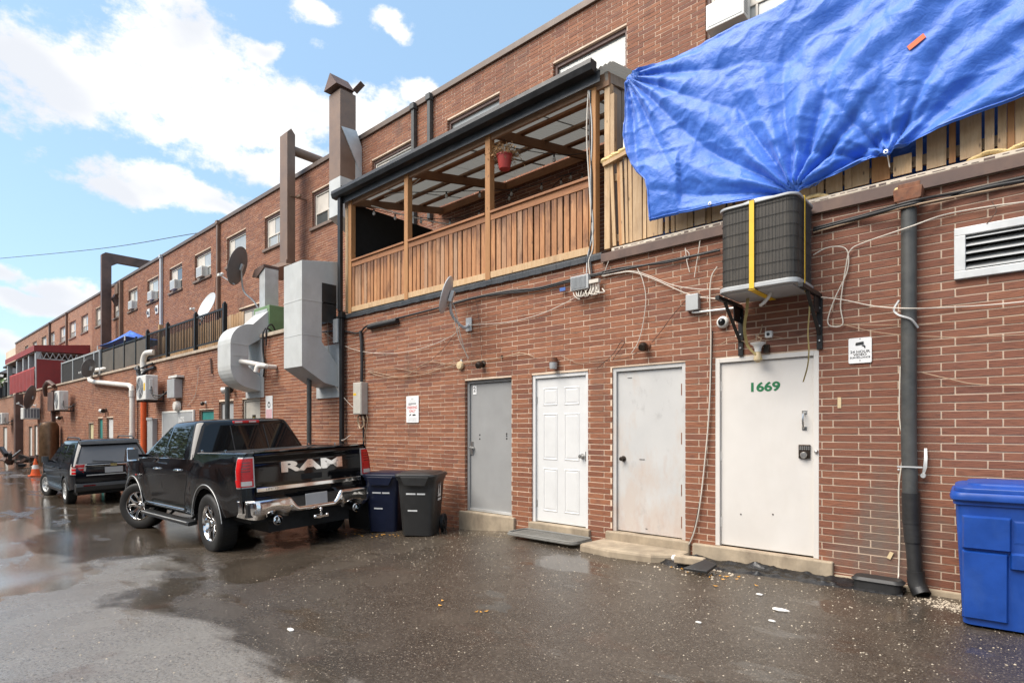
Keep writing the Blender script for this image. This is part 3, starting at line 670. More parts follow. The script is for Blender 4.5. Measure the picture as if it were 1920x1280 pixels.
# weathered door
d = door(DOORS[1], MT['rustdoor'], MT['rustdoor'], .05, .05); d['label'] = 'scuffed grey steel door with rust-pink patches'
knob(d, -3.715, .048, 1.05, MT['bronze'], .026); hinges(d, -2.955, .046, (1.85,1.30,.72,.36), MT['rust'], .13)
k = M(); k.box(-3.50+.0,-3.43,.046,.049,1.045,1.052); k.box(-3.66,-3.60,.046,.049,2.015,2.02); k.box(-3.42,-3.395,.046,.049,.235,.242); obj('scratch', k, MT['ink'], d)
# white six panel door
d = door(DOORS[2], MT['door_white'], MT['door_white'], .05, .05); d['label'] = 'white six-panel door'
a, b, z0, z1 = DOORS[2]; xm = (a+b)/2
for (u0, u1) in ((a+.165,xm-.055),(xm+.055,b-.165)):
    for (w0, w1) in ((1.72,1.96),(.995,1.615),(.305,.885)):
        k = M()                                   # sunk moulding with a raised field
        fr = [(u0,w0),(u1,w0),(u1,w1),(u0,w1)]
        def ring(d_, y): return [(u0+d_,y,w0+d_),(u1-d_,y,w0+d_),(u1-d_,y,w1-d_),(u0+d_,y,w1-d_)]
        k.loft([ring(0,.0495), ring(.012,.043), ring(.024,.0495), ring(.045,.0455)], caps=False, smooth=False); k.add(ring(.045,.0455), [(0,1,2,3)])
        obj('door_panel', k, MT['door_white'], d)
knob(d, b-.115, .048, 1.06, MT['steel']); k = M(); k.box(b-.053,b-.046,.016,.02,1.0,1.12); obj('strike', k, MT['bronze'], d); hinges(d, a+.05, .046, (1.8,.4), MT['steel'], .09)
# grey door
d = door(DOORS[3], MT['door_grey'], MT['door_grey'], .045, .085); d['label'] = 'plain grey steel door marked 2'
a, b, z0, z1 = DOORS[3]
k = M(); k.box(a+.10,a+.175,.079,.084,1.93,2.06); nb = obj('number_plate', k, MT['sign_white'], d); text('number', '2', .10, MT['ink'], nb, (a+.135,.0785,2.0), extrude=.0008, bold=.001)
k = M(); k.box(a+.028,a+.105,.07,.086,1.02,1.22); k.lathe([(0,0),(.03,0),(.03,.01),(.012,.012),(.012,.04),(.026,.045),(.026,.065),(0,.07)], (a+.10,.075,1.12), (0,-1,0), 14); obj('knob', k, MT['steel'], d)
k = M()
for (u, w) in ((a+.24,1.32),(a+.24,1.26),(a+.79,1.34),(a+.79,1.31),(a+.79,1.27)): k.lathe([(0,0),(.013,0),(.011,.004),(0,.005)], (u,.085,w), (0,-1,0), 10)
obj('plug_hole', k, MT['ink'], d)
k = M(); k.box(a+.05,b-.05,.066,.084,.178,.215); obj('kick_strip', k, MT['galv'], d)
# doors further along
for i, (mt, fm) in zip(range(4,14), (('beige','beige'),('boxgrey','sill'),('teal','sill'),('door_white','sill'),('teal','sill'),('yellowdoor','sill'),('white','sill'),('white','flash_brown'),('white','flash_brown'),('white','sill'))):
    d = door(DOORS[i], MT[mt], MT[fm], .05, .07)
    if i == 4: k = M(); a, b, z0, z1 = DOORS[4]; k.box(a+.42,a+.58,.062,.069,1.62,1.75); nb = obj('number_plate', k, MT['bronze'], d); text('number', '1671', .055, MT['inkyel'], nb, (a+.5,.0615,1.685), extrude=.0005)
# louvred vent
a, b, z0, z1 = VENT; k = M()
k.box(a-.02,b+.02,-.035,.012,z1-.045,z1+.02); k.box(a-.02,b+.02,-.035,.012,z0-.02,z0+.045); k.box(a-.02,a+.055,-.0345,.0125,z0+.045,z1-.045); k.box(b-.055,b+.02,-.0345,.0125,z0+.045,z1-.045); k.box(a,b,.11,.12,z0,z1)
vt = thing('wall_vent', 'galvanised louvred wall vent high beside the dark downpipe', 'vent', (a, 0, z0)); obj('frame', k, MT['galv'], vt, .004)
for i in range(5):
    zz = z0+.055+i*.062
    k = M(); k.add([(a+.055,-.026,zz),(b-.055,-.026,zz),(b-.055,.06,zz+.052),(a+.055,.06,zz+.052),(a+.055,-.026,zz+.006),(b-.055,-.026,zz+.006),(b-.055,.06,zz+.058),(a+.055,.06,zz+.058)], [(0,1,2,3),(7,6,5,4),(0,4,5,1)]); obj('slat', k, MT['galv'], vt)
k = M(); k.box(a+.01,b-.01,.085,.09,z0+.01,z1-.01); obj('backing', k, MT['under'], vt)
# ---- windows
wr = random.Random(5)
def window(a, b, z0, z1, style):
    w = b-a; cx = (a+b)/2
    f = M(); d0, d1 = UP+.055, UP+.13
    for (u0,u1,v0,v1) in ((a,a+.06,z0,z1),(b-.06,b,z0,z1),(a+.06,b-.06,z1-.075,z1),(a+.06,b-.06,z0,z0+.05)): f.box(u0,u1,d0,d1,v0,v1)
    if style == 'fixed': f.box(a+.06,b-.06,d0+.012,d1-.01,z0+.36,z0+.40)
    win = obj('window', f, MT['winframe'], bld, .004)
    if style == 'slider':                        # pale sash with a meeting rail and one stile
        s = M(); y0, y1 = UP+.08, UP+.118; a2, b2 = a+.062, b-.062; t0, t1 = z0+.052, z1-.077; zm = z0+.40
        for (u0,u1,v0,v1) in ((a2,a2+.045,t0,t1),(b2-.045,b2,t0,t1),(a2+.045,b2-.045,t1-.04,t1),(a2+.045,b2-.045,t0,t0+.035),(a2+.045,b2-.045,zm-.02,zm+.02)): s.box(u0,u1,y0,y1,v0,v1)
        s.box(a2+w*.42,a2+w*.42+.035,y0+.003,y1-.003,t0+.035,zm-.02)
        obj('sash', s, MT['winwhite'], win, .003)
    p = M(); p.box(a+.05,b-.05,UP+.105,UP+.11,z0+.04,z1-.06); obj('pane', p, MT['pane'] if (wr.random() < .75 or a > -13) else MT['paned'], win)
    if style == 'slider':
        c = M(); x0 = a+.10; n = 9; bx = a+.1+w*wr.uniform(.25,.5); ztop = z1-.12
        p2 = M(); p2.box(a+.11,a+.11+w*wr.uniform(.22,.42),UP+.098,UP+.102,z0+.43,z1-.14); obj('blind', p2, MT['winwhite'], win)
    s = M(); s.box(a-.07,b+.07,UP-.055,UP+.12,z0-.085,z0-.002); obj('sill', s, MT['sill'], win, .006)
    return win
for i, (a, b) in enumerate(WINX): window(a, b, WIN_Z0, WIN_Z1, 'fixed' if i in (1,2) else 'slider')
window(*LOW2[0], 'slider')
# soldier course and patched board under the nearest upper window
k = M()
for i in range(21):
    x = -3.72+i*.073; k.box(x, x+.062, UP-.012, UP+.02, WIN_Z0-.29, WIN_Z0-.09)
obj('brickwork', k, MT['brick'], bld)['kind'] = 'stuff'

# ------------------------------------------------------------------ other side of the alley (behind the camera, seen in paint, glass and puddles)
def garage(x0, x1, y, h, ridge, mat, lab):
    g_ = thing('garage', lab, 'garage', ((x0+x1)/2,y,-.6))
    k = M(); k.box(x0,x1,y-7,y,-.8,h); obj('wall', k, MT[mat], g_)
    k = M(); xm = (x0+x1)/2; k.prism([(x0-.3,h-.05),(x1+.3,h-.05),(xm,ridge)], y-7.3, y+.35, 'y'); obj('roof', k, MT['darkroof'], g_)
    k = M(); k.box(xm-1.5,xm+1.5,y+.002,y+.04,-.5,2.0); dd = obj('door', k, MT['door_grey'], g_)
    for i in range(4): k = M(); k.box(xm-1.45,xm+1.45,y+.04,y+.055,-.42+i*.6,.10+i*.6); obj('door_panel', k, MT['door_grey'], dd)
    k = M(); k.box(xm-.5,xm+.5,y+.002,y+.03,h-1.1,h-.2) if h > 3.6 else k.box(xm-.3,xm+.3,y+.002,y+.03,h-.5,h-.1); obj('window', k, MT['paned'], g_)
for (a_, b_, h_, r_, m_, l_) in ((-8.5,-1.0,3.2,5.4,'flash_brown','brown garage with gable roof across the alley behind the viewer'),(.5,8.0,3.0,4.8,'farbrick','brick garage across the alley right behind the viewer'),(-18.5,-10.0,4.8,7.4,'farbrick','tall brick house back across the alley opposite the truck'),(-28.5,-20.0,3.2,5.2,'flash_brown','dark brown garage across the alley opposite the far heat pump'),(-40.0,-30.0,4.6,7.0,'farbrick','brick house back across the alley near the far end'),(-54.0,-42.0,3.4,5.6,'flash_brown','brown garage across the alley at the far end'),(-75.0,-56.0,4.8,7.6,'farbrick','long brick house back across the alley beyond the far end'),(-110.0,-77.0,5.0,8.0,'flash_brown','dark building across the alley beyond the end of the row')): garage(a_, b_, -12.2, h_, r_, m_, l_)

fb_ = thing('far_building', 'plain brick building closing the far end of the alley', 'building', (-128,-12,-.5))
k = M(); k.box(-140,-128,-45,6,-1,8.5); obj('wall', k, MT['flash_brown'], fb_); k = M(); k.box(-140.3,-127.7,-45.3,6.3,8.5,8.9); obj('roof', k, MT['darkroof'], fb_)
for i in range(9):
    for z_ in (1.0,4.8): k = M(); k.box(-128.0,-127.94,-43+i*5.4,-40.6+i*5.4,z_,z_+1.8); obj('window', k, MT['paned'], fb_)

def tree(x, y, h, seed, lab):
    r_ = random.Random(seed); t_ = thing('tree', lab, 'tree', (x,y,-.6)); k = M(); base = Vector((x,y,-.7)); tips = []
    top = base+Vector((r_.uniform(-.4,.4),r_.uniform(-.4,.4),h*.75)); k.tube(spline([base,base.lerp(top,.5)+Vector((.2,0,0)),top],5), [.28-.022*i for i in range(11)], 8)
    for i in range(9):
        p = base.lerp(top, r_.uniform(.35,.95)); a = r_.uniform(0,6.28); q = p+Vector((math.cos(a)*h*.22,math.sin(a)*h*.22,h*r_.uniform(.08,.25))); k.tube([p,p.lerp(q,.5)+Vector((0,0,.2)),q], [.10,.06,.02], 6); tips += [q, p.lerp(q,.6)]
    obj('trunk', k, MT['greyw'], t_); lf = M()
    for q in tips:
        for j in range(170):
            c_ = q+Vector((r_.gauss(0,h*.085),r_.gauss(0,h*.085),r_.gauss(0,h*.07))); u_ = Vector((r_.uniform(-1,1),r_.uniform(-1,1),r_.uniform(-1,1))).normalized()*.17; v_ = u_.orthogonal().normalized()*.11
            lf.add([c_-u_,c_+v_,c_+u_,c_-v_], [(0,1,2,3)])
    obj('crown', lf, MT['leafg'], t_)
for i, (x, y, h, l_) in enumerate(((-12,-21,14,'tall leafy tree behind the brick house back opposite the truck'),(-20,-20.5,15,'tall leafy tree between the garages across the alley'),(-28,-21,13,'leafy tree behind the dark brown garage across the alley'),(-36,-20.5,15,'tall leafy tree behind the far brick house back'),(-48,-21,14,'leafy tree behind the far brown garage across the alley'),(-41,-14.2,15,'tall tree beside the far brick house back across the alley'),(-55,-14.2,15,'tall tree between the last two garages across the alley'),(-65,-20.5,16,'big tree behind the long brick house back'),(-76,-14.2,15,'big tree beyond the long brick house back'))): tree(x, y, h, 30+i, l_)
# ------------------------------------------------------------------ covered timber balcony on the lower roof
bal = thing('covered_balcony', 'timber balcony with board railing, corrugated clear roof and black gutter', 'balcony', (-6.9,0,COPE+.08))
PX = [-9.60,-7.89,-5.965,-4.13]
ZB, ZR = 3.60, 4.57
for i, x in enumerate(PX):
    k = M(); w = .10
    k.box(x-w/2, x+w/2, -.012, .088, ZB-.02, 5.70 if i < 3 else 5.66); obj('post', k, MT['postw'], bal, .006)
k = M(); k.box(-9.80,-9.71,.02,.12,3.62,5.74); obj('post', k, MT['oldw'], bal, .006)
k = M(); k.box(-3.98,-3.90,.03,.12,3.62,5.66); obj('post', k, MT['oldw'], bal, .006)
for (a, b) in zip(PX, PX[1:]):
    a2, b2 = a+.052, b-.052
    k = M(); k.box(a2,b2,.0,.045,ZR-.13,ZR-.035); obj('top_rail', k, MT['beamw'], bal, .005)
    k = M(); k.box(a2,b2,-.025,.115,ZR-.033,ZR+.003); obj('handrail', k, MT['beamw'], bal, .005)
    k = M(); k.box(a2,b2,-.004,.045,ZB+.0,ZB+.095); obj('bottom_rail', k, MT['oldw'], bal, .005)
    k = M(); k.box(a2,b2,.052,.060,ZB+.1,ZR-.13); obj('gap_dark_sheet', k, MT['screen'], bal)  # black sheet added behind the boards so their gaps read dark
    n = round((b2-a2)/.102); st = (b2-a2)/n
    for i in range(n):
        x = a2+st*i+rb.uniform(.001,.008); w = st-.014-rb.uniform(0,.010)
        dy = rb.uniform(-.006,.006)
        k = M(); k.box(x, x+w, .008+dy, .028+dy, ZB+.096, ZR-.131); k.xf(Matrix.Rotation(0,4,'X')); obj('board', k, MT['cedar'], bal, .002, seg=1)
# roof frame: front beam, ledger on the wall, joists across, purlins along
ZF, ZW = 5.72, 6.22
k = M(); k.beam((-9.80,.03,ZF-.02),(-3.9,.03,ZF-.02),.045,.17); obj('front_beam', k, MT['beamw'], bal, .004)
k = M(); k.beam((-9.80,UP-.06,ZW-.03),(-3.9,UP-.06,ZW-.03),.045,.15); obj('ledger', k, MT['beamw'], bal, .004)
rz = lambda y: ZF+.03+(ZW-ZF)*(y/UP)
for x in (-9.66,-7.78,-5.86,-4.02):
    k = M(); k.beam((x,.055,rz(.055)-.06),(x,UP-.085,rz(UP-.085)-.06),.045,.14); obj('rafter', k, MT['deepw'], bal, .004)
for y in (.62,1.22,1.82):
    k = M(); k.beam((-9.78,y,rz(y)+.035),(-3.92,y,rz(y)+.035),.085,.04); obj('purlin', k, MT['beamw'], bal, .003)
n = 8
for i in range(n):                                # corrugated sheets
    a = -9.86+i*.755; b = a+.80
    def sh(u, v, a=a, b=b, i=i):
        x = a+(b-a)*u; y = -.10+(UP+.06)*v
        return (x, y, rz(y)+.075+.003*(i%2)+.009*math.sin(x*2*math.pi/.065))
    k = M(); k.grid(sh, 75, 4); obj('roof_sheet', k, MT['roofsheet'], bal)
# gutter: trough profile run along the front edge
prof = [(-.205,5.90),(-.215,5.84),(-.19,5.77),(-.10,5.755),(-.085,5.78),(-.085,5.90),(-.092,5.90),(-.094,5.785),(-.11,5.765),(-.185,5.78),(-.205,5.84),(-.195,5.90)]
k = M(); k.prism(prof, -9.92, -4.02, 'x')
k.prism([(-.205,5.90),(-.215,5.84),(-.19,5.77),(-.10,5.755),(-.085,5.78),(-.085,5.90)], -9.925, -9.915, 'x'); k.prism([(-.205,5.90),(-.215,5.84),(-.19,5.77),(-.10,5.755),(-.085,5.78),(-.085,5.90)], -4.025, -4.015, 'x')
obj('gutter', k, MT['black'], bal, .002)
k = M(); k.box(-9.92,-3.98,-.07,-.06,5.66,5.80); obj('fascia', k, MT['flash_black'], bal)
# dark privacy screen at the far end, old boards at the near end
k = M(); k.box(-9.70,-9.685,.10,UP-.05,ZB+.02,5.70); obj('privacy_screen', k, MT['screen'], bal)
for i in range(9):
    y = .13+i*.255; k = M(); k.box(-3.96,-3.94,y,y+.235,ZB+.05,5.68+.45*y/UP); obj('end_board', k, MT['greyw'], bal, .002, seg=1)
k = M(); k.beam((-3.93,.0,5.72),(-3.93,UP-.02,6.18),.04,.12); obj('rafter', k, MT['greyw'], bal)
k = M(); k.box(-3.89,-3.83,.02,.09,4.75,5.50); obj('post', k, MT['oldw'], bal, .006)
# downpipe of the gutter
dp = thing('downpipe', 'black square downpipe from the balcony gutter to the ground', 'pipe', (-9.755,-.06,gz(-9.755,-.06)))
k = M(); k.box(-9.80,-9.71,-.15,-.08,3.62,5.77); obj('upper_pipe', k, MT['black'], dp, .01)
k = M(); k.box(-9.815,-9.695,-.13,-.035,3.50,3.62); obj('connector', k, MT['black'], dp, .008)
k = M(); k.box(-9.80,-9.71,-.115,-.045,gz(-9.755,-.06)-.02,3.50); obj('lower_pipe', k, MT['black'], dp, .01)
k = M(); k.tube(spline([(-9.70,-.08,1.18),(-9.64,-.16,1.2),(-9.56,-.14,1.22),(-9.55,-.02,1.3)]), .006, 6); obj('wire', k, MT['cable_w'], dp)
# coiled wire on the gutter end
k = M(); pts = [(-9.83+.05*math.cos(t)+.01*t/6, .02+.09*math.sin(t), 5.92+.004*t) for t in [i*.4 for i in range(60)]]; k.tube(pts, .008, 6)
solo('wire_coil', k, MT['cable_b'], 'small coil of black wire on the far end of the balcony roof', 'wire')
# ---- string lights under the balcony roof
sl = thing('string_lights', 'string of clear bulbs sagging under the balcony roof', 'string lights', (-6.9,1.2,5.6))
runs = [[(-9.5,.15,5.62),(-8.9,.7,5.45),(-8.2,1.5,5.45),(-7.3,2.2,5.95)], [(-7.8,2.3,5.95),(-7.0,2.3,5.62),(-6.2,2.25,5.92),(-5.2,2.25,5.62),(-4.2,2.25,5.95)], [(-6.0,.12,5.62),(-5.3,1.0,5.55),(-4.6,1.7,5.75),(-4.1,2.2,6.0)], [(-8.6,.15,5.62),(-7.6,.9,5.6),(-6.8,1.7,5.68),(-5.95,2.3,5.95)]]
cab = M()
for r in runs:
    p = spline(r, 12); cab.tube(p, .006, 5)
    for q in p[4::6]:
        k = M(); k.cyl((q.x,q.y,q.z),(q.x,q.y,q.z-.045),.014,8); sk = obj('socket', k, MT['blackpl'], sl)
        k = M(); k.lathe([(.012,0),(.022,-.02),(.028,-.045),(.020,-.068),(0,-.078)], (q.x,q.y,q.z-.043), (0,0,1), 10); obj('bulb', k, MT['bulb'], sk)
obj('cord', cab, MT['blackpl'], sl)
k = M(); k.tube(spline([(-9.2,.2,5.56),(-8.7,.5,5.36),(-8.25,.9,5.22),(-7.7,1.5,5.1),(-7.4,2.1,4.9)],10), .012, 6); k.tube(spline([(-9.0,.35,5.72),(-8.5,.5,5.78),(-8.0,.6,6.0)],8),.010,6)
solo('conduit_wire', k, MT['cable_w'], 'thin pale hose hanging across the balcony interior by the dark screen', 'hose')
# ---- hanging flower pot
c = at(946,305,.16); pot = thing('hanging_pot', 'red plastic pot of dried plant hanging from the balcony beam', 'plant pot', (c.x,c.y,c.z-.1))
k = M(); k.lathe([(0,-.10),(.078,-.10),(.082,-.095),(.112,.085),(.122,.088),(.122,.108),(.108,.108),(.104,.07),(0,.07)], c, (0,0,1), 24); obj('pot', k, MT['red'], pot)
k = M()
for i in range(3):
    a = i*2.1; k.cyl((c.x+.115*math.cos(a),c.y+.115*math.sin(a),c.z+.1),(c.x,c.y,5.64),.003,5)
obj('hanger', k, MT['bronze'], pot)
k = M(); r9 = random.Random(3)
for i in range(170):
    a = r9.uniform(0,6.28); r0 = r9.uniform(0,.09); L = r9.uniform(.10,.30); el = r9.uniform(.1,1.3)
    p0 = Vector((c.x+r0*math.cos(a),c.y+r0*math.sin(a),c.z+.08)); d = Vector((math.cos(a)*math.cos(el),math.sin(a)*math.cos(el),math.sin(el)))
    p1 = p0+d*L*.6; p2 = p0+d*L+Vector((0,0,-L*r9.uniform(.2,.8)))
    k.tube([p0,p1,p2], [.004,.003,.001], 4, caps=False)
    s = Vector((r9.uniform(-1,1),r9.uniform(-1,1),r9.uniform(-1,1))).normalized()*r9.uniform(.012,.03); t = Vector((r9.uniform(-1,1),r9.uniform(-1,1),r9.uniform(-1,1))).normalized()*.014
    for q in (p1, p2): k.add([q-s,q+t,q+s,q-t], [(0,1,2,3)])
obj('foliage', k, MT['straw'], pot)

# ------------------------------------------------------------------ board fence behind the tarp
fen = thing('board_fence', 'weathered board-on-board wooden fence on the lower roof edge below the tarp', 'fence', (-1.5,.08,COPE+.06))
x = -3.86; i = 0; fr = random.Random(9)
while x < 2.3:
    w = fr.choice([.045,.055,.12,.135,.14,.06]) if x > -3.6 else fr.choice([.035,.045,.04])
    gap = fr.choice([.004,.012,.03,.02])
    lean = fr.uniform(-.006,.006)+(.05*(1-(x+3.86)/.3) if x < -3.56 else 0)
    if not -.99 < x < -.87:
        k = M(); y = .03+fr.uniform(0,.03); zt = 4.66+fr.uniform(-.03,.03); zb = 3.64
        k.add([(x+0*lean,y,zb),(x+w,y,zb),(x+w-lean,y,zt),(x-lean,y,zt),(x,y+.02,zb),(x+w,y+.02,zb),(x+w-lean,y+.02,zt),(x-lean,y+.02,zt)], [(0,1,2,3),(7,6,5,4),(1,5,6,2),(3,2,6,7),(4,0,3,7),(4,5,1,0)])
        obj('board', k, MT['oldw'] if fr.random() < .72 else MT['postw'], fen)
    else:
        k = M(); k.box(x,x+w,.03,.05,3.64,3.80+fr.uniform(0,.02)); obj('board', k, MT['oldw'], fen)
    x += w+gap
k = M(); k.box(-3.95,2.3,.085,.12,4.45,4.54); obj('rail', k, MT['oldw'], fen); k = M(); k.box(-3.95,2.3,.085,.12,3.70,3.79); obj('rail', k, MT['oldw'], fen)
k = M(); k.beam((-3.98,.04,4.66),(-3.52,.04,4.73),.09,.045); obj('cap_rail', k, MT['oldw'], fen)
k = M()
for i in range(14):
    t = i/13; k.ball((-3.97+.42*t,.03,4.715+.07*t+.01*math.sin(i*2)),.03+.016*fr.random(),8,(1.4,.9,.8))
obj('spray_foam', k, MT['foam'], fen)
k = M(); k.box(-3.84,2.35,-.028,.028,COPE+.058,COPE+.098); st_ = obj('edge_strip', k, MT['vinyl'], fen, .006)
k = M(); x = -3.8
while x < 2.3:
    L = fr.uniform(.03,.09); k.box(x,x+L,-.0295,-.0275,COPE+.066+fr.choice([0,.012]),COPE+.072+fr.choice([0,.012])); x += L+fr.uniform(.012,.05)
obj('slot', k, MT['flash_brown'], st_)['kind'] = 'stuff'
for (xa, xb) in ((-1.70,-1.50),(-.40,-.20),(-.17,.03)):
    k = M()
    for i in range(10):
        t = i/9; k.ball((xa+(xb-xa)*t,.0,COPE+.105+.02*math.sin(3.1*t)*1.4),.022+.008*fr.random(),8,(1.6,1,.7))
    obj('spray_foam', k, MT['foam'], fen)
k = M()
for xx in (-3.6,-1.8,.2,2.1): k.box(xx,xx+.09,.13,.22,COPE+.0,5.56)
k.box(-3.65,2.3,.13,.20,5.45,5.54)
obj('frame_post', k, MT['oldw'], fen)
k = M(); k.box(-3.70,-3.69,.06,.075,4.66,5.45); k.box(-3.69,-3.30,.068,.072,4.66,5.42); obj('side_curtain', k, MT['canopy'], fen)
k = M(); k.box(-3.72,-3.70,.045,.06,4.66,5.10); k.box(-3.695,-3.68,.045,.06,5.10,5.46); obj('white_batten', k, MT['white'], fen)

# ------------------------------------------------------------------ the blue tarp
from mathutils import noise as MN
def tab(t, x):
    if x <= t[0][0]: return t[0][1]
    for (a, u), (b, v) in zip(t, t[1:]):
        if x <= b: return u+(v-u)*(x-a)/(b-a)
    return t[-1][1]
TOPT = [(-3.60,5.49),(-3.45,5.53),(-3.0,5.50),(-1.0,5.53),(2.4,5.56)]
LEFT = [(3.70,-3.27),(4.10,-3.27),(4.22,-3.30),(4.33,-3.40),(4.45,-3.47),(4.60,-3.53),(4.80,-3.575),(5.2,-3.57),(5.6,-3.56)]
BOT = [(-3.6,4.45),(-3.35,3.76),(-3.27,3.755),(-2.9,3.75),(-2.5,3.725),(-2.0,3.69),(-1.743,3.665),(-1.45,3.73),(-1.24,3.76),(-1.02,3.80),(-.978,3.78),(-.93,3.825),(-.477,3.885),(-.084,3.945),(.6,4.05),(2.4,4.2)]
PIN1, PIN2, COR = Vector((-1.743,3.665)), Vector((-.978,3.78)), Vector((-3.55,5.50))
def fold(p, c, n, ph, R0, seedk):
    d = p-c; r = d.length; th = math.atan2(d.y, d.x)
    w = n*th+ph+.35*math.sin(3*th+seedk)+.25*math.sin(r*5+seedk)
    s = abs(math.sin(w/2))*2-1                    # sharp valleys, round ridges
    g = min(r/.10, 1)*math.exp(-r/R0)
    return s*g
def tarp_pt(u, v):
    # bottom / top in z for this column, left edge follows the torn-back outline
    xr = 2.3
    z0 = tab(BOT, -3.27+(xr+3.27)*u); z1 = tab(TOPT, -3.56+(xr+3.56)*u)
    z = z0+(z1-z0)*v
    xl = tab(LEFT, z); x = xl+(xr-xl)*u
    p = Vector((x, z))
    pull = .055*math.exp(-(p-PIN1).length/.5)+.035*math.exp(-(p-PIN2).length/.3)
    y = -.125+pull
    y -= .055*math.sin(math.pi*min(1,max(0,v)))*(.6+.4*math.sin(x*1.3+1))
    y -= .075*fold(p, PIN1, 15, .6, 1.15, .4)+.022*fold(p, PIN1, 31, 2.0, .6, 1.7)
    y -= .045*fold(p, PIN2, 11, 1.1, .8, 2.2)+.016*fold(p, PIN2, 29, .4, .5, .9)
    y -= .050*fold(p, COR, 22, .2, 1.1, 3.1)
    y -= .016*MN.fractal(Vector((x*2.2+z*1.2,z*3.0-x*.8,1.7)), .9, 2.1, 4)+.010*abs(MN.noise(Vector((x*6,z*6,4.))))
    # long diagonal drapes running up to the right
    q = (x*.62-z*.78); y -= .060*math.sin(q*5.5+.8*math.sin(x*1.7)+.6)*max(0,min(1,(x+2.6)/1.2))*(.35+.65*v)
    y -= .018*math.sin(q*17+2*math.sin(z*2.1+x))*max(0,min(1,(x+2.2)/1))
    if x < -2.9 and z < 4.45: y -= .05*math.sin((4.45-z)*5)*(1 if x > -3.3 else .6)
    y -= .013*(1-abs(MN.noise(Vector((x*2.6+z*1.7, z*3.4-x*1.3, 2.)))))**9+.0035*(1-abs(MN.noise(Vector((x*6.1-z*2.2, z*7.0+x*1.1, 5.)))))**9
    if v < .02: y += .012
    return (x, min(y, .02), z)
tp = thing('tarp', 'large wrinkled blue plastic tarp hung over the roof fence', 'tarp', (-1.5,-.1,3.8))
k = M(); k.grid(tarp_pt, 330, 110); o = obj('sheet', k, MT['tarp'], tp, sharp=180)
md = o.modifiers.new('thick', 'SOLIDIFY'); md.thickness = .0015
k = M(); k.tube([Vector(tarp_pt(i/300, .012))+Vector((0,-.004,0)) for i in range(301)], .007, 5); k.tube([Vector(tarp_pt(.003, .02+.97*i/80))+Vector((0,-.004,0)) for i in range(81)], .006, 5); obj('hem', k, MT['tarp'], tp)
c = Vector(tarp_pt((-.765+3.56)/5.86,(4.62-3.83)/1.7)); k = M(); k.beam((c.x-.06,c.y-.012,4.605),(c.x+.055,c.y-.022,4.66),.006,.045); obj('patch', k, MT['orange'], tp)
k = M()
for (gx_, gz_) in ((-.33,3.96),(.3,4.04),(-.98,3.80),(-2.55,3.76)): k.lathe([(.009,0),(.018,0),(.019,.004),(.009,.005)], (gx_,-.165,gz_), (0,-1,0), 12)
obj('grommet', k, MT['steel'], tp)
k = M(); k.grid(lambda u, v: (-3.6+5.9*u, .27+.02*math.sin(u*60), 3.62+.95*v), 90, 6); obj('back_sheet', k, MT['tarp'], tp)
k = M(); k.tube(spline([(-.978,-.1,3.79),(-.975,-.06,3.74),(-.97,-.05,3.70)]), .005, 5); obj('tie', k, MT['cable_w'], tp)
# ------------------------------------------------------------------ condenser on wall brackets
AX0, AX1, AY0, AY1, AZ0, AZ1 = -2.28,-1.57,-.615,-.05,2.70,3.50
ac = thing('condenser', 'dark finned air conditioner strapped on brackets above the 1669 door', 'air conditioner', ((AX0+AX1)/2,-.3,AZ0))
k = M(); k.loft([rrect(AX0+.015,AX1-.015,AY0+.015,AY1-.015,z,.09,6) for z in (AZ0+.05,AZ1-.03)]); obj('coil', k, MT['ac_fin'], ac)
k = M()
for i in range(7): k.tube([Vector(p) for p in rrect(AX0+.010,AX1-.010,AY0+.010,AY1-.010,AZ0+.10+i*.107,.095,6)]+[Vector(rrect(AX0+.010,AX1-.010,AY0+.010,AY1-.010,AZ0+.10+i*.107,.095,6)[0])], .0022, 4, False)
for i in range(22):
    x = AX0+.05+i*.03; k.cyl((x,AY0+.008,AZ0+.05),(x,AY0+.008,AZ1-.03),.0012,4)
for i in range(12):
    y = AY0+.1+i*.035; k.cyl((AX1-.008,y,AZ0+.05),(AX1-.008,y,AZ1-.03),.0012,4)
obj('wire_guard', k, MT['trim'], ac)
k = M(); k.loft([rrect(AX0-.006,AX1+.006,AY0-.006,AY1+.006,z,.10,7) for z in (AZ0,AZ0+.045)]); k.box(AX0+.05,AX1-.05,AY0+.06,AY1-.05,AZ0-.012,AZ0+.01); obj('base_pan', k, MT['boxgrey'], ac, .006)
k = M(); k.loft([rrect(AX0-.004,AX1+.004,AY0-.004,AY1+.004,z,.10,7) for z in (AZ1-.025,AZ1)]); k.lathe([(.26,0),(.25,.03),(.05,.045),(0,.045)], ((AX0+AX1)/2,(AY0+AY1)/2,AZ1), (0,0,1), 28); obj('top_cover', k, MT['boxgrey'], ac, .006)
k = M(); x = -1.955
k.box(x-.022,x+.022,AY0-.012,AY0-.008,AZ0-.005,AZ1+.006); k.box(x-.022,x+.022,AY0-.012,AY1,AZ1+.002,AZ1+.006); k.box(x-.03,x+.03,AY0-.012,AY1,AZ0-.018,AZ0-.014)
obj('strap', k, MT['yellow'], ac)
k = M(); k.box(AX1+.008,AX1+.012,-.42,-.402,AZ0-.06,AZ1+.004); k.box(AX0,AX1+.012,-.42,-.402,AZ1+.002,AZ1+.006); obj('strap', k, MT['yellow'], ac)
sp = [(-2.1,-.32,AZ0-.02),(-2.12,-.30,2.55),(-2.17,-.22,2.42),(-2.18,-.15,2.30),(-2.16,-.12,2.22),(-2.05,-.10,2.10)]
def ribbon(m, pts, w, d=(1,0,0)):
    p = spline(pts, 8); d = Vector(d)*w/2
    m.add([q+s*d for q in p for s in (-1,1)], [(2*i,2*i+1,2*i+3,2*i+2) for i in range(len(p)-1)], True)
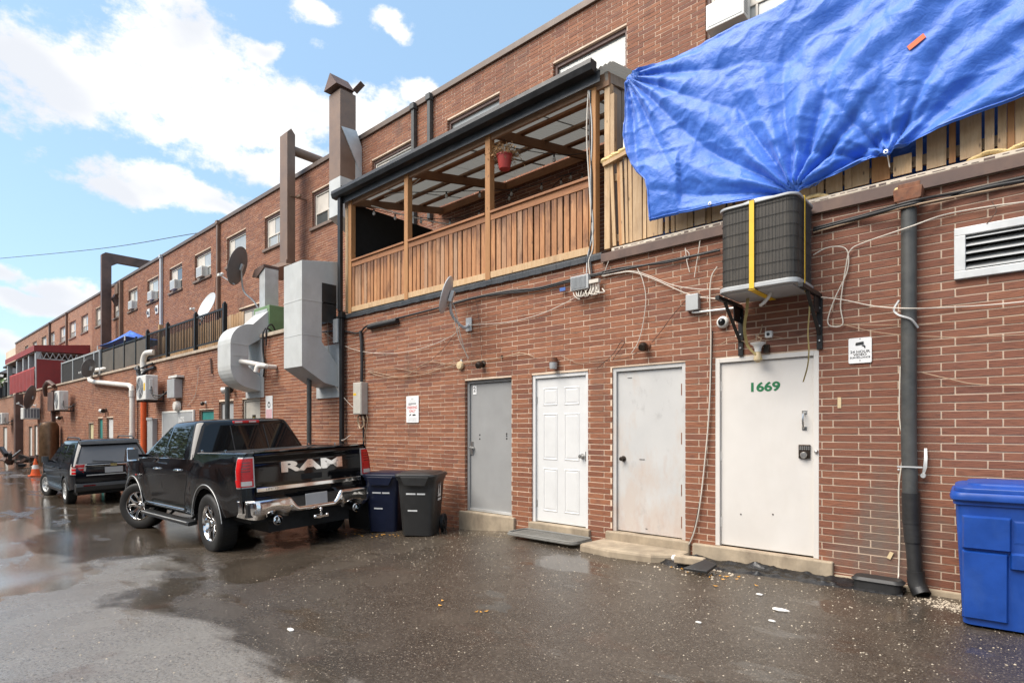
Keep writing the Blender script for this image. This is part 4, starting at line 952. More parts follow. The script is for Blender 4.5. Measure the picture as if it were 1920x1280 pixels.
k = M(); ribbon(k, sp, .035, (.8,.3,0)); obj('loose_strap', k, MT['strapold'], ac)
k = M(); ribbon(k, [(-1.56,-.30,AZ0),(-1.555,-.29,2.5),(-1.57,-.28,2.3),(-1.565,-.27,2.12),(-1.58,-.26,1.98),(-1.62,-.25,1.84)], .018, (.5,.8,0)); obj('loose_strap', k, MT['strapold'], ac)
k = M(); k.tube(spline([(-1.86,-.38,AZ0),(-1.88,-.40,AZ0-.06),(-1.93,-.40,AZ0-.11),(-1.96,-.38,AZ0-.12)]), .016, 8); obj('drain_pipe', k, MT['pvc'], ac)
for i, x in enumerate((-2.285,-1.54)):
    br = thing('wall_bracket', ['black steel wall bracket carrying the condenser, camera side', 'black steel wall bracket carrying the condenser, sign side'][i], 'bracket', (x,0,2.2), 'condenser brackets')
    k = M(); k.box(x-.02,x+.02,-.61,-.01,2.645,2.685); obj('arm', k, MT['bracket'], br, .003)
    k = M(); k.box(x-.025,x+.025,-.022,-.003,2.16,2.645); obj('plate', k, MT['bracket'], br, .003)
    k = M(); k.beam((x,-.42,2.645),(x,-.02,2.30),.012,.03,(1,0,0)); k.box(x-.004,x+.004,-.2,-.02,2.5,2.645); obj('brace', k, MT['bracket'], br)
    k = M()
    for z in (2.24,2.38,2.55): k.lathe([(0,0),(.011,0),(.009,.008),(0,.009)], (x,-.022,z), (0,-1,0), 8)
    obj('bolt', k, MT['steel'], br)
# ------------------------------------------------------------------ big downpipe at the right
dq = thing('downpipe', 'dark round cast downpipe with rusty hopper beside the louvred vent', 'pipe', (-.80,-.1,0))
k = M(); k.tube([(-.825,-.085,3.31),(-.825,-.085,1.30),(-.812,-.085,.70)], .058, 18); obj('pipe', k, MT['pipe_dark'], dq)
k = M(); k.tube([(-.812,-.085,.86),(-.806,-.085,.60)], .067, 18); k.tube([(-.806,-.085,.60),(-.795,-.085,.44)], .064, 18); obj('coupling', k, MT['blackpl'], dq)
k = M(); k.tube([(-.797,-.085,.45),(-.775,-.09,.16)], .057, 18); k.tube([(-.777,-.09,.2),(-.77,-.09,.10),(-.74,-.11,.035)], .066, 18); obj('lower_pipe', k, MT['blackpl'], dq)
k = M(); k.tube([(-.755,-.10,.06),(-.725,-.13,.01)], [.066,.070], 18, False); k.lathe([(.070,0),(.058,0),(.056,-.12),(0,-.13)], (-.722,-.133,.006), (.55,-.5,-.75), 18); obj('shoe', k, MT['black'], dq)
k = M(); k.loft([[(-.825+sx*w,-.085+sy*dd,z) for sx,sy in ((-1,-1),(1,-1),(1,1),(-1,1))] for z,w,dd in ((3.29,.058,.06),(3.34,.078,.07),(3.35,.095,.075),(3.45,.105,.075))], smooth=False); k.box(-.90,-.74,-.125,-.115,3.44,3.50); obj('hopper', k, MT['rust'], dq, .006)
k = M()
for i in range(7): k.ball((-.905+.02*i,-.10,3.47),.022,8,(1.2,.9,.9))
obj('spray_foam', k, MT['foam'], dq)
for z in (1.62,):
    k = M(); k.tube(spline([(-.90,-.06,2.52),(-.93,-.10,2.44),(-.89,-.15,2.38),(-.80,-.16,2.33),(-.755,-.12,2.26)]), .009, 6); obj('strap', k, MT['galv'], dq)
k = M(); k.box(-.90,-.72,-.150,-.145,1.078,1.090); k.ball((-.905,-.03,1.05),.012,8); obj('strap', k, MT['galv'], dq)
k = M(); k.add([(-.725,-.02,1.24),(-.705,-.02,1.24),(-.698,-.05,1.16),(-.700,-.06,1.08),(-.715,-.05,1.03),(-.735,-.05,1.03),(-.727,-.06,1.08),(-.722,-.05,1.16)], [(0,1,2,7),(7,2,3,6),(6,3,4,5)]); k.lathe([(0,0),(.020,0),(.022,.02),(.018,.03),(0,.03)], (-.726,-.05,1.01), (0,-1,0), 14); obj('loose_clamp', k, MT['galv'], dq)
# rodent bait box at the foot of the pipe
bb = thing('bait_box', 'black plastic rodent bait box at the foot of the dark downpipe', 'bait box', (-1.05,-.13,0))
k = M(); k.loft([rrect(-1.22,-.86,-.24,-.06,z,r,5) for z,r in ((.0,.05),(.085,.055))]); obj('tray', k, MT['blackpl'], bb, .006)
k = M(); k.loft([rrect(-1.24+i*.012,-.84-i*.012,-.255+i*.012,-.045-i*.012,.085+.014*i,.06,5) for i in range(3)]); obj('lid', k, MT['blackpl'], bb, .006)
k = M(); k.tube(spline([(-.90,-.10,.12),(-.905,-.04,.16),(-.90,-.025,.5),(-.905,-.03,.9),(-.87,-.03,1.25),(-.90,-.03,1.5),(-.895,-.03,1.95)],6), .006, 6)
solo('ground_wire', k, MT['cable_w'], 'white wire running down the wall beside the dark downpipe', 'wire')
k = M(); k.beam((-.985,-.012,.26),(-.96,-.012,.32),.004,.03); solo('cable_tag', k, MT['cream'], 'small cream tag low on the wall beside the dark downpipe', 'tag')
# ------------------------------------------------------------------ small things on the near wall
s = thing('surveillance_sign', 'white plastic 24 hour video surveillance sign beside the 1669 door', 'sign', (-1.205,0,2.0))
k = M(); k.prism([(p[0],p[1]) for p in rrect(-1.297,-1.113,2.005,2.235,0,.012,3)], -.016, -.004, 'y'); obj('panel', k, MT['sign_white'], s)
text('lettering', '24 HOUR', .033, MT['ink'], s, (-1.205,-.0165,2.107), extrude=.0006, sx=1.15, bold=.0006); text('lettering', 'VIDEO', .030, MT['ink'], s, (-1.205,-.0165,2.080), extrude=.0006, sx=1.2, bold=.0006); text('lettering', 'SURVEILLANCE', .0215, MT['ink'], s, (-1.205,-.0165,2.055), extrude=.0006, sx=1.12, bold=.0005)
k = M(); k.beam((-1.235,-.018,2.178),(-1.175,-.018,2.186),.003,.026); k.beam((-1.175,-.018,2.165),(-1.165,-.018,2.14),.003,.010); k.beam((-1.19,-.018,2.165),(-1.162,-.018,2.152),.003,.008); k.box(-1.24,-1.232,-.0195,-.0165,2.166,2.186); obj('camera_symbol', k, MT['ink'], s)
k = M()
for zz in (2.225,2.028): k.lathe([(0,0),(.005,0),(.004,.003),(0,.003)], (-1.205,-.016,zz), (0,-1,0), 8)
obj('screw', k, MT['ink'], s)
def dome(x, z):
    s = thing('dome_camera', 'white dome security camera beside the condenser bracket', 'camera', (x,0,z))
    k = M(); k.lathe([(0,0),(.062,0),(.064,.03),(.052,.05),(.040,.055)], (x,0,z), (0,-1,0), 24); obj('housing', k, MT['white'], s)
    k = M(); k.lathe([(.041,0),(.034,.02),(.018,.032),(0,.036)], (x,-.05,z), (0,-1,0), 20); obj('dome', k, MT['cglass'], s)
dome(-2.47,2.53)
s = thing('bare_bulb_lamp', 'yellowed bare bulb in a white holder above the 1669 door', 'lamp', (-2.09,-.03,2.2))
k = M(); k.box(-2.05,-2.0,-.03,0,2.17,2.25); obj('box', k, MT['bronze'], s)
k = M(); k.lathe([(0,.03),(.075,.03),(.072,.02),(.045,.0),(.032,-.03),(.030,-.06)], (-2.09,-.075,2.24), (0,0,1), 20); obj('holder', k, MT['white'], s)
k = M(); k.lathe([(.026,0),(.030,-.03),(.042,-.065),(.040,-.09),(.020,-.11),(0,-.115)], (-2.09,-.075,2.185), (0,0,1), 16); obj('bulb', k, MT['cream'], s)
k = M(); k.tube(spline([(-2.09,-.06,2.27),(-2.06,-.07,2.31),(-2.1,-.05,2.34),(-2.08,-.03,2.38),(-2.07,-.01,2.46)]), .006, 6); obj('wire', k, MT['cable_t'], s)
s = thing('small_camera', 'small square white camera above the bare bulb lamp', 'camera', (-2.0,0,2.34))
k = M(); k.box(-2.035,-1.965,-.05,0,2.315,2.385); obj('body', k, MT['white'], s, .01); k = M(); k.lathe([(0,0),(.016,0),(.014,.008),(0,.008)], (-2.0,-.05,2.35), (0,-1,0), 14); obj('lens', k, MT['ink'], s)
s = thing('junction_box', 'plain grey junction box on the wall left of the condenser', 'electrical box', (-2.79,0,2.7))
k = M(); k.box(-2.866,-2.722,-.07,.0,2.695,2.872); obj('box', k, MT['boxgrey'], s, .006); k = M(); k.tube([(-2.80,-.03,2.70),(-2.80,-.03,2.675),(-2.77,-.03,2.672),(-2.30,-.03,2.66)],.014,10); obj('conduit', k, MT['galv'], s)
# cable amplifier box with connectors
s = thing('cable_splitter', 'grey ribbed cable splitter box with a tangle of connectors under the balcony corner', 'electrical box', (-4.25,-.05,3.15))
k = M(); k.box(-4.40,-4.13,-.10,-.03,3.15,3.33)
for i in range(12): k.box(-4.385+i*.019,-4.375+i*.019,-.112,-.10,3.165,3.315)
obj('housing', k, MT['boxgrey'], s, .004)
k = M(); r5 = random.Random(2)
for i in range(9):
    x0 = -4.38+i*.045; k.tube(spline([(x0,-.07,3.15),(x0+r5.uniform(-.03,.05),-.1,3.08),(x0+r5.uniform(-.02,.12),-.09,3.05+r5.uniform(-.02,.03)),(x0+r5.uniform(.05,.16),-.06,3.12)],6), .007, 6)
k.box(-4.12,-3.98,-.10,-.05,3.20,3.245)
for i in range(6): k.cyl((-4.11+i*.024,-.075,3.2),(-4.11+i*.024+r5.uniform(-.02,.02),-.08,3.05),.006,6)
obj('connector', k, MT['cable_w'], s)
k = M(); k.box(-4.61,-4.52,-.05,-.042,3.19,3.235); solo('blue_tag', k, MT['inkblue'], 'small blue cable tag beside the ribbed splitter box', 'tag')
# wall lamps over the doors
def lampw(x, z, mat, m2, lab, nm='wall_lamp'):
    s = thing(nm, lab, 'lamp', (x,0,z))
    k = M(); k.lathe([(0,0),(.05,0),(.05,.012),(.025,.02),(.022,.06)], (x,0,z), (0,-1,0), 16); obj('base', k, mat, s)
    k = M(); k.lathe([(.03,0),(.05,.02),(.055,.05),(.04,.085),(0,.09)], (x,-.05,z-.005), (0,-1,-.45), 16); obj('shade', k, m2, s); return s
lampw(-3.375,2.375,MT['rust'],MT['bronze'],'dark rusty wall lamp above the scuffed steel door')
lampw(-6.06,2.365,MT['bronze'],MT['bronze'],'dark wall lamp above the grey door marked 2')
s = thing('wall_lamp', 'corroded cylindrical wall lamp above the white six-panel door', 'lamp', (-4.71,0,2.25)); k = M(); k.lathe([(0,.10),(.05,.10),(.055,.06),(.055,.04)], (-4.71,-.055,2.24), (0,0,1), 18); obj('cap', k, MT['rust'], s); k = M(); k.lathe([(.052,.04),(.050,-.03),(.046,-.045),(0,-.045)], (-4.71,-.055,2.24), (0,0,1), 18); obj('body', k, MT['boxgrey'], s)
s = thing('alarm_bell', 'round cream bell housing above the grey door marked 2', 'bell', (-6.53,0,2.37)); k = M(); k.lathe([(0,0),(.06,0),(.068,.03),(.055,.055),(0,.062)], (-6.53,0,2.375), (0,-1,0), 20); obj('dome', k, MT['cream'], s); k = M(); k.box(-6.55,-6.51,-.01,-.002,2.42,2.47); obj('plate', k, MT['galv'], s)
k = M(); k.lathe([(0,0),(.022,0),(.02,.012),(0,.014)], (-5.68,0,2.44), (0,-1,0), 10); solo('wall_plug', k, MT['bronze'], 'small dark round plug in the wall above the grey door', 'plug')
k = M(); k.box(-1.47+.08,-1.44+.08,-.006,-.001,1.60,1.70); solo('cream_plate', k, MT['cream'], 'small yellowed door chime plate right of the 1669 door', 'plate')
# meter cabinet
s = thing('telecom_cabinet', 'tall narrow beige cabinet on the wall beside the black square downpipe', 'electrical box', (-9.1,0,1.67))
k = M(); k.box(-9.285,-9.02,-.14,0,1.675,2.255); obj('cabinet', k, MT['beige'], s, .008); k = M(); k.box(-9.27,-9.035,-.147,-.14,1.69,2.24); dr = obj('door', k, MT['beige'], s, .004); k = M(); k.box(-9.26,-9.17,-.149,-.147,2.02,2.06); obj('sticker', k, MT['yellow'], dr)
k = M(); k.tube([(-9.14,-.05,2.25),(-9.14,-.045,2.6),(-9.16,-.04,3.0),(-9.2,-.04,3.2)], .03, 8); obj('conduit', k, MT['cable_b'], s); k = M(); k.cyl((-9.11,-.035,1.67),(-9.11,-.03,.9),.016,8); obj('conduit', k, MT['cable_b'], s)
k = M(); k.tube(spline([(-9.15+.12*math.cos(t)*(1-.02*t),-.06-.01*math.sin(3*t),1.55+.13*math.sin(t)) for t in [i*.5 for i in range(50)]],3), .007, 5); k.tube(spline([(-9.0,-.04,1.66),(-8.97,-.04,1.55),(-9.05,-.04,1.3),(-9.1,-.04,1.2)]),.007,5)
obj('cable_coil', k, MT['cable_t'], s)
# parking sign
s = thing('parking_sign', 'tall white parking only sign on the brick wall above the bins', 'sign', (-7.71,0,1.52)); cx = -7.713
k = M(); k.prism([(p[0],p[1]) for p in rrect(-7.876,-7.55,1.517,1.958,0,.012,3)], -.014, -.004, 'y'); obj('panel', k, MT['sign_white'], s)
text('lettering', '1671', .036, MT['inkgrey'], s, (cx,-.0145,1.905), extrude=.0005); k = M(); r2 = random.Random(8); [k.box(cx-.10+i*.026,cx-.10+i*.026+.017,-.0155,-.0143,1.805+(.012 if i>2 else 0),1.845) for i in range(8)]; obj('lettering', k, MT['inkgrey'], s); text('lettering', 'PARKING', .062, MT['inkred'], s, (cx,-.0145,1.765), extrude=.0005, bold=.001); text('lettering', 'ONLY', .062, MT['inkred'], s, (cx,-.0145,1.705), extrude=.0005, bold=.001)
k = M(); k.beam((cx-.08,-.016,1.635),(cx-.03,-.016,1.655),.003,.014); k.prism([(cx+.0,1.632),(cx+.01,1.648),(cx+.03,1.656),(cx+.07,1.656),(cx+.085,1.646),(cx+.085,1.632)], -.0165, -.0145, 'y'); obj('tow_symbol', k, MT['ink'], s)
k = M()
for i in range(3): k.box(cx-.11,cx+.11,-.0155,-.0143,1.545+.02*i,1.5475+.02*i); 
k.box(cx-.09,cx+.09,-.0155,-.0143,1.872,1.874); obj('rule', k, MT['inkgrey'], s)
# ------------------------------------------------------------------ ducts
def sidebox(m, poly, x0, x1): m.prism(poly, x0, x1, 'x')
# big grey hood duct on the lower wall
d = thing('exhaust_duct', 'tall light grey sheet metal duct hung on the wall beside the balcony', 'duct', (-10.3,-.4,2.3))
x0, x1 = -10.68,-9.99
k = M(); k.prism([(-.76,4.50),(-.02,4.62),(-.02,3.72),(-.36,3.72),(-.36,3.05),(-.02,2.62),(-.02,2.22),(-.30,2.28),(-.76,2.56)][::-1], x0, x1, 'x'); obj('casing', k, MT['ductgrey'], d, .004)
k = M(); k.box(x0-.004,x1+.006,-.764,-.02,3.78,3.80); k.box(x0-.004,x1+.006,-.764,-.36,3.14,3.152); obj('seam', k, MT['ductgrey'], d, .002)
k = M(); k.box(x1+.001,x1+.006,-.36,-.06,3.42,4.16); obj('dark_opening', k, MT['blackpl'], d)  # black sheet laid on the side to paint in a dark opening
k = M(); k.box(x0-.12,x1+.12,-.022,-.004,2.02,3.05); obj('wall_plate', k, MT['galv'], d, .003)
k = M(); k.box(x1+.0,x1+.16,-.13,-.03,3.05,3.50); obj('side_box', k, MT['boxgrey'], d, .004)
k = M(); k.cyl((-10.35,-.42,2.45),(-10.35,-.42,gz(-10.35,-.42)),.045,14); obj('support_pipe', k, MT['pipe_dark'], d)
# grey elbow duct from the green fan box
d = thing('exhaust_duct', 'grey curved elbow duct bending from the green fan box down into the wall', 'duct', (-13.6,-.35,2.2))
x0, x1 = -13.99,-13.28
out = []
def arc(cy, cz, r, a0, a1, n=8): return [(cy+r*math.cos(R(a0+(a1-a0)*i/n)), cz+r*math.sin(R(a0+(a1-a0)*i/n))) for i in range(n+1)]
out = [(.16,4.16),(.0,4.0),(-.20,3.80)]+arc(-.22,3.32,.48,92,180)+arc(-.22,2.82,.48,180,262)+[(-.02,2.28),(-.02,2.62),(-.30,2.82),(-.30,3.30),(.16,3.60)]
k = M(); k.prism(out[::-1], x0, x1, 'x'); obj('casing', k, MT['ductgrey'], d, .003)
k = M()
for (ya, za, yb, zb) in ((-.705,3.32,-.30,3.30),(-.705,2.82,-.30,2.82)): k.beam((x1+.002,ya,za),(x1+.002,yb,zb),.012,.014,(1,0,0))
k.box(x1-.002,x1+.010,-.66,-.31,3.05,3.07); obj('seam', k, MT['ductgrey'], d)
k = M(); k.box(x0-.10,x1+.14,-.02,-.003,2.14,3.5); obj('wall_plate', k, MT['galv'], d, .003)
k = M(); k.cyl((-14.35,-.34,2.42),(-14.35,-.34,gz(-14.35,-.34)),.055,14); obj('support_pipe', k, MT['pipe_dark'], d)
f = thing('fan_box', 'green painted fan housing on the roof edge between the two grey ducts', 'fan box', (-13.6,.6,3.6))
k = M(); k.box(-14.05,-13.24,.16,1.05,3.62,4.30); obj('housing', k, MT['green'], f, .01)
k = M(); k.box(-13.95,-13.33,.148,.158,3.66,4.22); obj('flange', k, MT['galv'], f); k = M(); k.box(-13.238,-13.235,.80,1.0,4.14,4.22); obj('label_plate', k, MT['white'], f)
k = M(); k.tube(spline([(-13.2,.2,3.66),(-13.12,.05,3.72),(-13.08,-.06,3.6),(-13.1,-.05,3.2),(-13.05,-.04,2.9),(-13.1,-.04,2.6)],8), .02, 8); k.tube(spline([(-13.2,.3,3.68),(-13.0,.1,3.80),(-12.9,-.06,3.66),(-12.95,-.05,3.3)],8), .018, 8); obj('hose', k, MT['cable_b'], f)
# brown riser
d = thing('exhaust_riser', 'brown square exhaust riser with a round branch crossing above the parapet', 'duct', (-15.98,2.0,5.9))
xa, xb = -16.2,-15.76
k = M(); k.loft([[(xa,1.86,z),(xb,1.86,z),(xb,2.10,z),(xa,2.10,z)] for z in (5.95,9.82)], smooth=False); k.add([(xa,1.86,9.82),(xb,1.86,9.82),(xb,2.10,9.82),(xa,2.10,9.82),(xa,1.98,9.96),(xb,1.98,9.96)], [(0,1,5,4),(2,3,4,5),(1,2,5),(3,0,4)]); obj('stack', k, MT['ductbrown'], d, .004)
k = M(); k.cyl((xb-.15,2.08,9.42),(xb-.15,4.6,9.42),.13,18); obj('branch_pipe', k, MT['ductbrown'], d)
k = M(); k.box(-15.74,-15.5,2.1,2.16,8.0,8.06); k.box(-15.75,-15.70,1.95,2.41,8.02,8.05); obj('stay', k, MT['ductbrown'], d)
k = M(); k.prism([(-16.6,5.80),(-16.6,6.05),(-16.3,6.2),(-15.74,6.2),(-15.74,5.90)], 1.82, 2.14, 'y'); obj('elbow', k, MT['ductbrown'], d, .003)
k = M(); k.prism([(-14.75,5.25),(-14.6,5.42),(-14.1,5.46),(-14.1,5.38),(-14.5,5.2)], .42, .82, 'y'); obj('hood', k, MT['rustbrown'], d)
k = M(); k.box(-14.40,-14.10,.45,.80,4.30,5.40); obj('lower_leg', k, MT['galv'], d, .006)
k = M(); k.beam((-14.25,.62,5.28),(-15.95,1.98,6.02),.30,.30); obj('crossover', k, MT['ductbrown'], d, .006)
# tall stack next to the balcony
d = thing('chimney_stack', 'tall brown over grey sheet metal stack with tilted cap, rising beside the balcony', 'duct', (-13.16,2.0,6.6))
xa, xb, ya, yb = -13.42,-12.90,1.80,2.25
k = M(); k.box(xa,xb,ya,yb,7.72,9.90); obj('upper_stack', k, MT['ductbrown'], d, .004)
k = M(); k.prism([(ya,6.78),(UP-.01,6.45),(UP-.01,8.3),(yb,8.9),(yb-.02,7.72),(ya,7.72)][::-1], xa+.002, xb+.004, 'x'); obj('lower_stack', k, MT['ductgrey'], d, .003)
k = M(); k.prism([(ya+.02,8.95),(yb,9.0),(UP-.01,8.62),(UP-.01,7.9)][::-1], xb+.004, xb+.03, 'x'); obj('wall_flashing', k, MT['galv'], d)
k = M(); k.box(xa+.06,xb-.06,ya+.05,yb-.05,9.9,10.0); obj('neck', k, MT['rustbrown'], d)
k = M(); k.prism([(xa-.05,9.98),(xb+.02,9.98),((xa+xb)/2-.02,10.34)], ya-.12, yb-.05, 'y'); k.beam((xb-.05,yb,10.02),(xb+.16,yb+.1,10.2),.2,.012); obj('cap', k, MT['rustbrown'], d)
fx = solo('roof_vent', M().cyl((-15.9,4.65,8.85),(-15.9,4.65,10.15),.17,16), MT['galv'], 'galvanised round roof vent pipe behind the tall brown stack', 'vent')
k = M(); k.prism([(-16.2,10.12),(-15.6,10.12),(-15.9,10.5)], 4.35, 4.95, 'y'); h = obj('cowl', k, MT['rustbrown'], fx)
# far rusty gantry duct
d = thing('exhaust_riser', 'rusty square duct rising past the parapet and bending over the roof', 'duct', (-34.9,1.8,3.6))
xa, xb = -35.30,-35.05
k = M(); k.box(xa,xb,1.78,2.20,3.5,9.75); obj('stack', k, MT['rustbrown'], d, .006)
k = M(); k.prism([(1.78,9.75),(2.20,9.75),(2.5,9.95),(7.4,9.95),(7.4,10.38),(1.95,10.38),(1.78,10.25)][::-1], xa, xb, 'x'); obj('top_run', k, MT['rustbrown'], d, .006)
k = M(); k.prism([(2.22,8.1),(UP,8.5),(UP,7.7)], xa+.05, xb+.3, 'x'); obj('stay', k, MT['rustbrown'], d)
k = M(); k.box(-34.1,-33.9,UP-.14,UP-.01,3.5,8.85); k.box(-34.6,-34.1,UP-.2,UP-.01,8.2,8.7); solo('downpipe', k, MT['ductbrown'], 'brown square downpipe beside the rusty roof duct', 'pipe')
# upper wall downpipes
for (x, r_, z0, z1, mt, lab) in ((-10.68,.05,6.1,8.88,'pipe_dark','dark downpipe on the upper wall above the balcony, left of the pair'),(-10.11,.05,6.1,8.88,'pipe_dark','dark downpipe on the upper wall above the balcony, right of the pair'),(-21.94,.06,3.5,8.9,'ductbrown','brown downpipe on the upper wall behind the large dark dish'),(-28.05,.075,3.5,8.9,'dishgrey','pale grey downpipe on the upper wall between two windows'),(-46.1,.06,3.5,8.85,'ductbrown','brown downpipe on the far upper wall above the red awning'),(-51.3,.09,3.5,8.85,'rustbrown','dark downpipe on the far upper wall at the end of the row')):
    d = thing('downpipe', lab, 'pipe', (x,UP,z0))
    k = M(); k.box(x-r_,x+r_,UP-.11,UP-.012,z0,z1-.1); obj('pipe', k, MT[mt], d, .012)
    k = M(); k.box(x-r_*1.5,x+r_*1.5,UP-.14,UP-.012,z1-.12,z1+.02); obj('head', k, MT[mt], d, .01)
# ------------------------------------------------------------------ window air conditioners
def winac(x, z, w, h, lab, y=UP):
    a = thing('window_air_conditioner', lab, 'air conditioner', (x,y,z), 'window air conditioners')
    k = M(); k.box(x-w/2,x+w/2,y-.16,y+.10,z,z+h); obj('case', k, MT['white'], a, .012)
    k = M()
    for i in range(7): k.box(x+w/2-.001,x+w/2+.003,y-.14,y-.02,z+.05+i*(h-.1)/7,z+.062+i*(h-.1)/7)
    obj('side_louvre', k, MT['inkgrey'], a)
    k = M(); k.box(x-w/2+.03,x+w/2-.03,y-.166,y-.16,z+.04,z+h-.04); obj('grille', k, MT['boxgrey'], a)
winac(-3.38,7.30,.56,.38,'white air conditioner in the upper window above the tarp')
for x, lab in ((-23.5,'white air conditioner in the upper window right of the pale grey downpipe'),(-26.4,'white air conditioner in the upper window next to the pale grey downpipe'),(-29.3,'white air conditioner in the upper window above two small wall vents'),(-32.2,'white air conditioner in the upper window nearest the rusty roof duct')): winac(x,WIN_Z0+.02,.55,.38,lab)
k = M(); k.box(-3.66,-3.10,UP+.09,UP+.104,7.70,8.10); obj('patched_board', k, MT['winwhite'], bld)
for x, lab in ((-29.9,'small square white dryer vent below the upper windows, far one'),(-28.75,'small square white dryer vent below the upper windows, near one')):
    v = thing('dryer_vent', lab, 'vent', (x,UP,6.55)); k = M(); k.box(x-.17,x+.17,UP-.03,UP-.004,6.50,6.86); obj('plate', k, MT['white'], v, .004); k = M(); k.lathe([(0,0),(.09,0),(.08,.06),(0,.06)], (x,UP-.03,6.68), (0,-1,0), 14); obj('hood', k, MT['inkgrey'], v)
# ------------------------------------------------------------------ satellite dishes
def dish(px, py, y, r, mat, normal, lab, mast, arm=True):
    """offset dish: shallow bowl facing normal, mast from the dish back to a foot point"""
    c = at(px, py, y); n = Vector(normal).normalized()
    a = thing('satellite_dish', lab, 'satellite dish', tuple(mast[-1]))
    k = M(); prof = [(r*t, .16*r*t*t) for t in (0,.2,.4,.6,.8,.92,1.0)]
    prof2 = [(r*1.0,.16*r-.012),(r*.8,.16*r*.64-.012),(r*.4,.16*r*.16-.012),(0,-.012)]
    ax = n; u = Vector((0,0,1)).cross(ax).normalized(); w = ax.cross(u)
    def sq(m):  # a dish is a little taller than wide
        m.v = [tuple(c+((Vector(p)-c).dot(u)*.92)*u+((Vector(p)-c).dot(w)*1.06)*w+((Vector(p)-c).dot(ax))*ax) for p in m.v]; return m
    k.lathe(prof+prof2, c, n, 32); obj('reflector', sq(k), mat, a)
    k = M(); k.tube(spline([c-n*.03]+[Vector(p) for p in mast], 6), .022, 10); f = Vector(mast[-1]); k.box(f.x-.06,f.x+.06,f.y-.012,f.y+.002,f.z-.10,f.z+.10); obj('mast', k, MT['dishgrey'], a)
    k = M(); k.beam(c-n*.05-w*.08,c-n*.05+w*.08,.09,.05); obj('back_bracket', k, MT['galv'], a)
    if arm:
        e = c+n*(r*.95)-w*(r*.75)
        k = M(); k.tube([c-w*r*1.0-n*.01,e], .014, 8); obj('feed_arm', k, MT['dishgrey'], a)
        k = M(); k.cyl(e-n*.02,e+(c-e).normalized()*.10,.035,10); k.box(e.x-.06,e.x+.06,e.y-.03,e.y+.03,e.z-.03,e.z+.03); obj('receiver', k, MT['white'], a)
    return c
dish(841,554,-.42,.26,MT['dishgrey'],(-.78,-.55,.30),'light grey satellite dish on the wall under the balcony',[(-6.42,-.30,3.10),(-6.36,-.12,2.92),(-6.35,-.012,2.98)],arm=False)
k = M(); k.tube(spline([(-6.45,-.34,3.25),(-6.36,-.3,3.2),(-6.34,-.2,2.8),(-6.36,-.05,2.5)],8),.007,5); k.tube(spline([(-6.47,-.34,3.22),(-6.39,-.3,3.1),(-6.37,-.2,2.75),(-6.32,-.05,2.46)],8),.007,5); solo('dish_cable', k, MT['cable_w'], 'white cables dangling below the light grey dish', 'cable')
dish(450,500,.25,.47,MT['dishdark'],(-.72,-.62,.30),'large dark grey satellite dish facing away above the black railing',[(-15.3,.45,5.0),(-14.9,.6,4.6),(-14.6,1.0,3.6)])
dish(391,575,1.2,.46,MT['dishgrey'],(.1,-.85,.35),'grey satellite dish behind the black railing beside the brown downpipe',[(-21.3,1.4,4.6),(-21.3,1.6,3.6)],arm=True)
dish(168,690,-.35,.36,MT['dishdark'],(-.75,-.6,.25),'dark satellite dish at the roof edge by the white pipe elbow',[(-28.6,-.2,3.6),(-28.5,0,3.5)])
dish(60,745,-.4,.60,MT['dishdark'],(-.5,-.8,.2),'dark satellite dish on the far wall below the red balcony',[(-40.6,-.2,2.8),(-40.5,0,2.7)])
# ------------------------------------------------------------------ outdoor heat pump units on the wall
def heatpump(x0, x1, z0, z1, y0, lab, gp='outdoor units on the lower wall', sticker=False):
    a = thing('outdoor_unit', lab, 'air conditioner', ((x0+x1)/2,y0,z0), gp)
    k = M(); k.box(x0,x1,y0,y0+.34,z0,z1); obj('case', k, MT['white'], a, .025, seg=3)
    cx, cz, r_ = x0+(x1-x0)*.40, (z0+z1)/2, (z1-z0)*.42
    k = M()
    for i in range(7): k.tube([(cx+r_*(i+1)/7*math.cos(t*math.pi/12),y0-.012,cz+r_*(i+1)/7*math.sin(t*math.pi/12)) for t in range(25)], .005, 5, False)
    for i in range(8): k.cyl((cx,y0-.012,cz),(cx+r_*math.cos(i*math.pi/4),y0-.012,cz+r_*math.sin(i*math.pi/4)),.005,5)
    obj('fan_guard', k, MT['boxgrey'], a)
    k = M(); k.lathe([(0,0),(r_,0),(r_,.004),(0,.004)], (cx,y0-.001,cz), (0,-1,0), 28); obj('fan_opening', k, MT['inkgrey'], a)
    k = M(); k.box(x1-.002,x1+.03,y0+.10,y0+.20,z0+.30,z1-.12); obj('valve_cover', k, MT['white'], a, .01)
    if sticker: k = M(); k.box(x0+(x1-x0)*.80,x0+(x1-x0)*.94,y0-.004,y0-.001,z0+.28,z0+.50); obj('sticker', k, MT['yellow'], a)
    for xx in (x0+.12, x1-.12):
        k = M(); k.box(xx-.02,xx+.02,y0-.02,0,z0-.05,z0-.005); k.box(xx-.02,xx+.02,-.02,-.002,z0-.05,z0+.3); obj('bracket', k, MT['bracket'], a)
    k = M(); k.tube(spline([(x1+.02,y0+.15,z0+.3),(x1+.12,y0+.14,z0+.18),(x1+.3,y0+.25,z0+.12),(x1+.5,-.03,z0+.2)],8), .02, 8); k.tube(spline([(x1+.02,y0+.15,z0+.4),(x1+.2,y0+.14,z0+.10),(x1+.35,y0+.25,z0+.05),(x1+.5,-.03,z0+.3)],8), .015, 8); obj('hose', k, MT['cable_b'], a)
heatpump(-20.75,-19.85,2.30,3.05,-.52,'white outdoor heat pump unit with yellow sticker beside the orange pipe',sticker=True)
heatpump(-32.5,-31.6,2.26,3.10,-.55,'white outdoor heat pump unit on the wall above the parked dark car')
